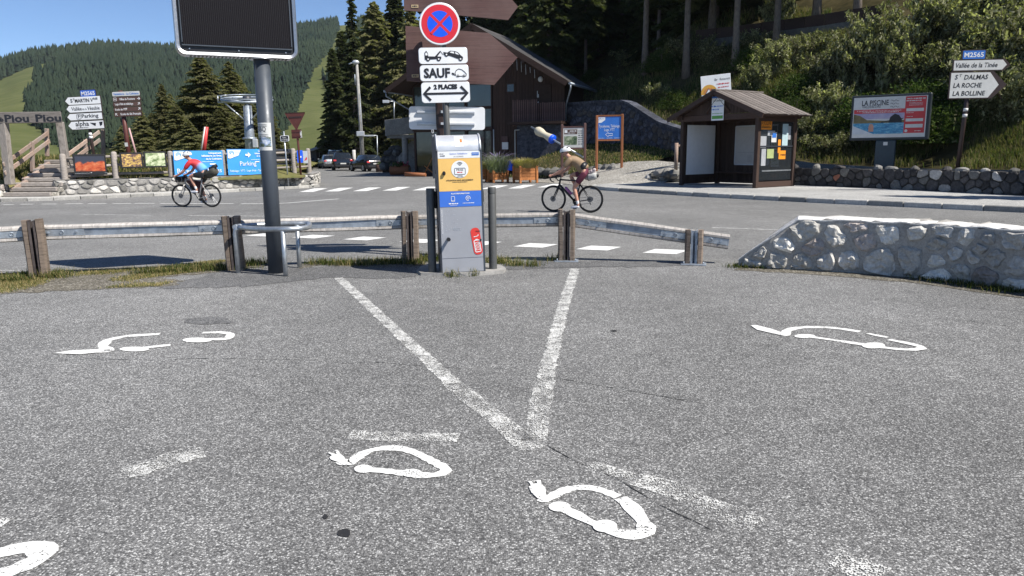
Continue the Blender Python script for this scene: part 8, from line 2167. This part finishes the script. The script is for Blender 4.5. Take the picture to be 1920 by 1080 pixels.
# ------------------------------------------------------------------ car park
def car(lab, loc, rz, paintm, kind='hatch', tail=True, rack=False):
    t = thing('parked_car', lab, 'car', loc, rz, 'cars in the car park')
    S = {'hatch': [(-2.08, .42, .62, .66, .70, .66, .55), (-2.05, .30, .85, .92, .84, .80, .66), (-1.95, .26, .92, 1.02, .88, .84, .64), (-1.45, .24, .93, 1.40, .89, .86, .60), (-.9, .22, .92, 1.46, .90, .87, .62), (.0, .22, .90, 1.46, .90, .87, .62), (.35, .22, .89, 1.38, .90, .87, .62), (1.05, .22, .88, .93, .90, .86, .70), (1.7, .24, .80, .84, .87, .80, .60), (2.02, .30, .66, .70, .78, .70, .55), (2.1, .42, .56, .58, .66, .6, .5)],
         'suv': [(-2.2, .45, .70, .74, .76, .74, .62), (-2.18, .34, .98, 1.05, .90, .87, .72), (-2.08, .30, 1.06, 1.16, .92, .89, .70), (-1.80, .28, 1.07, 1.60, .93, .90, .66), (-1.0, .28, 1.06, 1.68, .93, .91, .68), (.1, .28, 1.04, 1.68, .93, .91, .68), (.45, .28, 1.02, 1.60, .93, .91, .67), (1.1, .28, 1.00, 1.05, .93, .90, .74), (1.8, .30, .92, .96, .90, .84, .66), (2.12, .36, .76, .80, .80, .74, .6), (2.2, .5, .62, .64, .7, .64, .55)]}[kind if kind != 'van' else 'suv']
    if kind == 'van': S = [(x, b, zb + .08, zt + (.30 if zt > 1.2 else .10), w, wb_, wt + .06) for x, b, zb, zt, w, wb_, wt in S]
    m = MB(); V = []; rings = len(S); prof_n = 12
    for x, b, zb, zt, w, wb_, wt in S:
        half = [(w * .88, b), (w, b + .16), (w * 1.01, (b + zb) / 2 + .1), (wb_, zb), (wt * 1.02, zt - .04), (wt * .8, zt)]
        V += [(x, y, z) for y, z in half] + [(x, -y, z) for y, z in reversed(half)]
    F = []; MI = []
    for i in range(rings - 1):
        for j in range(prof_n):
            a, b_ = i * prof_n + j, i * prof_n + (j + 1) % prof_n; F.append((a, b_, b_ + prof_n, a + prof_n))
            glass = j in (3, 7) and (S[i][3] - S[i][2] > .3 or S[i + 1][3] - S[i + 1][2] > .3) and S[i][3] > 1.0 and S[i + 1][3] > .9
            top = j in (4, 5, 6) and abs(S[i][3] - S[i + 1][3]) > .3
            MI.append(1 if (glass or top) else 0)
    m.add(V, F, 0, True); m.m = MI; m.add(V[:prof_n], [tuple(range(prof_n))]); m.add(V[-prof_n:], [tuple(reversed(range(prof_n)))])
    m.build('body', [paintm, M_GLASSDK], t)
    wr = .33 if kind == 'hatch' else .36; wx = (-1.28, 1.32)
    for x in wx:
        for s in (-1, 1):
            w_ = bpy.data.objects.new('wheel', None); COL.objects.link(w_); w_.parent = t; w_.location = (x, s * .80, wr); w_.rotation_euler = (0, 0, 0 if s < 0 else math.pi)
            mm = MB(); mm.prism(disc(0, 0, wr, n=20), -.12, .10); mm.build('tyre', M_RUBBER, w_)
            mm = MB(); mm.prism(disc(0, 0, wr * .64, n=16), -.128, -.12); mm.build('rim', M_LGREY, w_)
            mm = MB()
            for k in range(5): a = 2 * math.pi * k / 5; mm.prism(disc(.11 * math.cos(a), .11 * math.sin(a), .045, n=8), -.131, -.128)
            mm.build('rim_holes', M_BLACK, w_)
    xr = S[1][0]; zl = S[1][2] - .04
    for s in (-1, 1):
        mm = MB(); mm.box((xr + .06, s * S[1][5] * .86, zl), (.16, .30, .17), ch=.03); mm.build('tail_light', M_RED2, t)
        mm = MB(); mm.box((S[-2][0] - .1, s * .62, .70 if kind == 'hatch' else .82), (.22, .34, .14), ch=.03); mm.build('headlight', M_LGREY, t)
        mm = MB(); mm.box((.55, s * .98, 1.0 if kind == 'hatch' else 1.14), (.10, .18, .13), ch=.03); mm.build('mirror', paintm, t)
    mm = MB(); mm.box((xr - .02, 0, .66), (.02, .52, .11)); mm.build('number_plate', M_WHITED, t)
    mm = MB(); mm.box((xr - .0, 0, .42), (.14, 1.5, .16), ch=.03); mm.build('rear_bumper', M_BLACK, t)
    if rack:
        for s in (-1, 1): mm = MB(); mm.tube([(-1.6, s * .62, 1.70 + (.3 if kind == 'van' else 0)), (.2, s * .62, 1.72 + (.3 if kind == 'van' else 0))], .02, 6); mm.build('roof_rail', M_GALV, t)
    return t
M_CARBLK = plain('black_car_paint', (.012, .013, .017), .18, .2, .05, 3, spec=.8); M_CARW = plain('white_car_paint', (.62, .63, .64), .25, 0, .04, 3); M_CARS = plain('silver_car_paint', (.34, .36, .38), .28, .6, .05, 3); M_CARNV = plain('navy_car_paint', (.02, .035, .08), .22, .2, .05, 3); M_CARLB = plain('pale_blue_car_paint', (.22, .32, .42), .28, .2, .05, 3)
def car_px(lab, px, py, hdg, mt, kind, **k):
    q = G(px, py); car(lab, (q.x, q.y, 0), math.atan2(hdg[1], hdg[0]), mt, kind, **k)
car_px('black hatchback parked nearest the boulders, seen from its rear left', 688, 321, (-.56, .83), M_CARBLK, 'hatch')
car_px('black sport utility car seen from behind, left of the black hatchback', 642, 319.2, (-.27, .96), M_CARBLK, 'suv')
car_px('silver car half hidden behind the black sport utility car', 617, 315.8, (-.40, .91), M_CARS, 'hatch')
car_px('pale blue van with roof rails behind the black sport utility car', 629, 314.6, (-.30, .95), M_CARLB, 'van', rack=True)
car_px('dark navy car in front of the small hut', 605, 313.5, (-.45, .89), M_CARNV, 'hatch')
car_px('white van seen from the side at the left of the hut', 584, 312.2, (-.9, .43), M_CARW, 'van')
# hut
Yh = 90; a = P(620, 300, Yh); hz = lambda py: P(622, py, Yh).z
ht = thing('hut', 'small dark timber hut with a pitched roof behind the parked cars', 'hut', (a.x, Yh, 0), R(24))
ze, za = hz(281), hz(270.5); HW2 = 1.95
m = MB(); m.prism([(-HW2, 0), (HW2, 0), (HW2, ze), (0, za - .1), (-HW2, ze)], -1.8, 2.6); m.build('wall', M_WOODDK, ht)
for sx in (-1, 1):
    m = MB(); d = .45; sl2 = (za - ze) / HW2; m.prism([(0, za + .02), (sx * (HW2 + d), ze - d * sl2 + .02), (sx * (HW2 + d), ze - d * sl2 + .12), (0, za + .14)], -2.4, 3.0); m.build('roof', M_ROOFS, ht)
m = MB(); m.box((-.55, -1.82, 1.05), (.75, .06, 1.3)); m.build('window', M_WHITED, ht); m = MB(); m.box((.9, -1.82, 1.5), (1.1, .06, .5)); m.build('hatch', M_CONCD, ht); m = MB(); m.box((-1.6, -1.83, 1.0), (.12, .08, 2.0)); m.build('post', M_WOODGREY, ht)
# concrete pole with its fittings
Yq = 72; a, b = P(680, 296, Yq), P(669, 119, Yq); t = thing('concrete_pole', 'tall pale concrete utility pole with a small box near its foot', 'pole', (a.x, Yq, 0))
d = b - Vector((a.x, Yq, 0)); m = MB(); m.tube([(0, 0, -.2), tuple(d * .5), tuple(d)], [.22, .175, .12], 10); m.build('shaft', M_CONCD, t)
m = MB(); m.ball(tuple(d + Vector((-.1, 0, .1))), (.35, .25, .22), 10, 6); m.tube([tuple(d + Vector((-.3, 0, .1))), tuple(d + Vector((-.75, 0, -.05)))], .06, 6); m.build('lamp_head', M_LGREY, t)
z = P(675, 251, Yq).z; k = z / d.z; m = MB(); m.box((d.x * k, -.28, z), (.75, .25, .45), ch=.04); m.build('junction_box', M_LGREY, t)
m = MB(); m.tube([(d.x * .8 - .25, -.1, d.z * .80), (d.x * .8 - .25, -.1, d.z * .9)], .05, 6); m.tube([(d.x * .5 + .2, -.15, d.z * .12), (d.x * .9 + .15, -.12, d.z * .72)], .03, 5); m.build('cable_tubes', M_STEEL2, t)
m = MB(); m.tube([(-.75, -.3, 0), (-.75, -.3, 1.9)], .16, 8); m.build('base_tube', M_CONC, t)
for px, ytop, ybot, xa, Y, lab in ((739, 190, 226, 720, 58, 'thin post with a small box lamp on the concrete terrace'), (707, 254, 285, 688, 66, 'low thin post with a flat arm above the parked cars')):
    a, b, c = P(px, ybot, Y), P(px, ytop, Y), P(xa, ytop, Y); t = thing('lamp_post', lab, 'post', tuple(a)); m = MB(); m.tube([(0, 0, -1.2 if Y > 60 else 0), tuple(b - a)], .045, 6); m.tube([tuple(b - a), tuple(c - a)], .035, 6); m.build('post', M_GALV, t); m = MB(); q = c - a; m.box((q.x + .15, q.y, q.z - .02), (.5 if Y < 60 else .9, .2, .22 if Y < 60 else .12), ch=.02); m.build('lamp', M_LGREY, t)
# walker on the upper path
q = hill_px(1399, 66)
if q is not None:
    y = q.y + 3.0; x = (q.x / q.y) * y; z = P(1399, 26, y).z - 1.66
    t = thing('person', 'distant walker in a blue top and red shorts on the upper path', 'person', (x, y, z), R(-90))
    V = [(0, 0, .95, .13), (0, 0, 1.15, .12), (0, 0, 1.38, .13), (0, 0, 1.48, .055), (.01, 0, 1.58, .085), (.01, 0, 1.66, .06), (0, .09, .88, .085), (.05, .10, .5, .058), (-.02, .10, .09, .042), (.1, .10, .04, .03), (0, -.09, .88, .085), (-.02, -.10, .5, .058), (-.14, -.10, .10, .042), (-.04, -.10, .04, .03), (0, .18, 1.38, .055), (-.02, .22, 1.1, .042), (.06, .21, .86, .032), (0, -.18, 1.38, .055), (.02, -.22, 1.1, .042), (.10, -.20, .87, .032)]
    E = [(0, 1), (1, 2), (2, 3), (3, 4), (4, 5), (0, 6), (6, 7), (7, 8), (8, 9), (0, 10), (10, 11), (11, 12), (12, 13), (2, 14), (14, 15), (15, 16), (2, 17), (17, 18), (18, 19)]
    link('body', skin_mesh('body', [(V, E, 0)], M_SKIN), t)
    link('shirt', skin_mesh('shirt', [([(0, 0, .98, .145), (0, 0, 1.15, .135), (0, 0, 1.38, .145), (0, .18, 1.38, .07), (-.01, .21, 1.2, .055), (0, -.18, 1.38, .07), (.01, -.21, 1.2, .055)], [(0, 1), (1, 2), (2, 3), (3, 4), (2, 5), (5, 6)], 0)], plain('slate_blue_top', (.10, .12, .22), .8)), t)
    link('shorts', skin_mesh('shorts', [([(0, 0, .93, .142), (0, .09, .86, .10), (.03, .10, .62, .085), (0, -.09, .86, .10), (-.01, -.10, .62, .085)], [(0, 1), (1, 2), (0, 3), (3, 4)], 0)], M_RED2), t)
    m = MB(); m.ball((-.01, 0, 1.63), (.095, .09, .08), 10, 6); m.build('hair', plain('dark_hair', (.03, .022, .018), .7), t)

# ------------------------------------------------------------------ thin summer haze over the valley
hm = bpy.data.materials.new('haze_air'); hm.use_nodes = True; nt = hm.node_tree; nt.nodes.remove(nt.nodes['Principled BSDF'])
pv = nt.nodes.new('ShaderNodeVolumePrincipled'); pv.inputs['Color'].default_value = (.82, .90, 1.0, 1); pv.inputs['Density'].default_value = .00008; pv.inputs['Anisotropy'].default_value = .2
nt.links.new(pv.outputs[0], nt.nodes['Material Output'].inputs['Volume'])
m = MB(); m.box((0, 1150, 99), (6300, 2900, 206)); hz_ = m.build('haze', hm); hz_['kind'] = 'stuff'
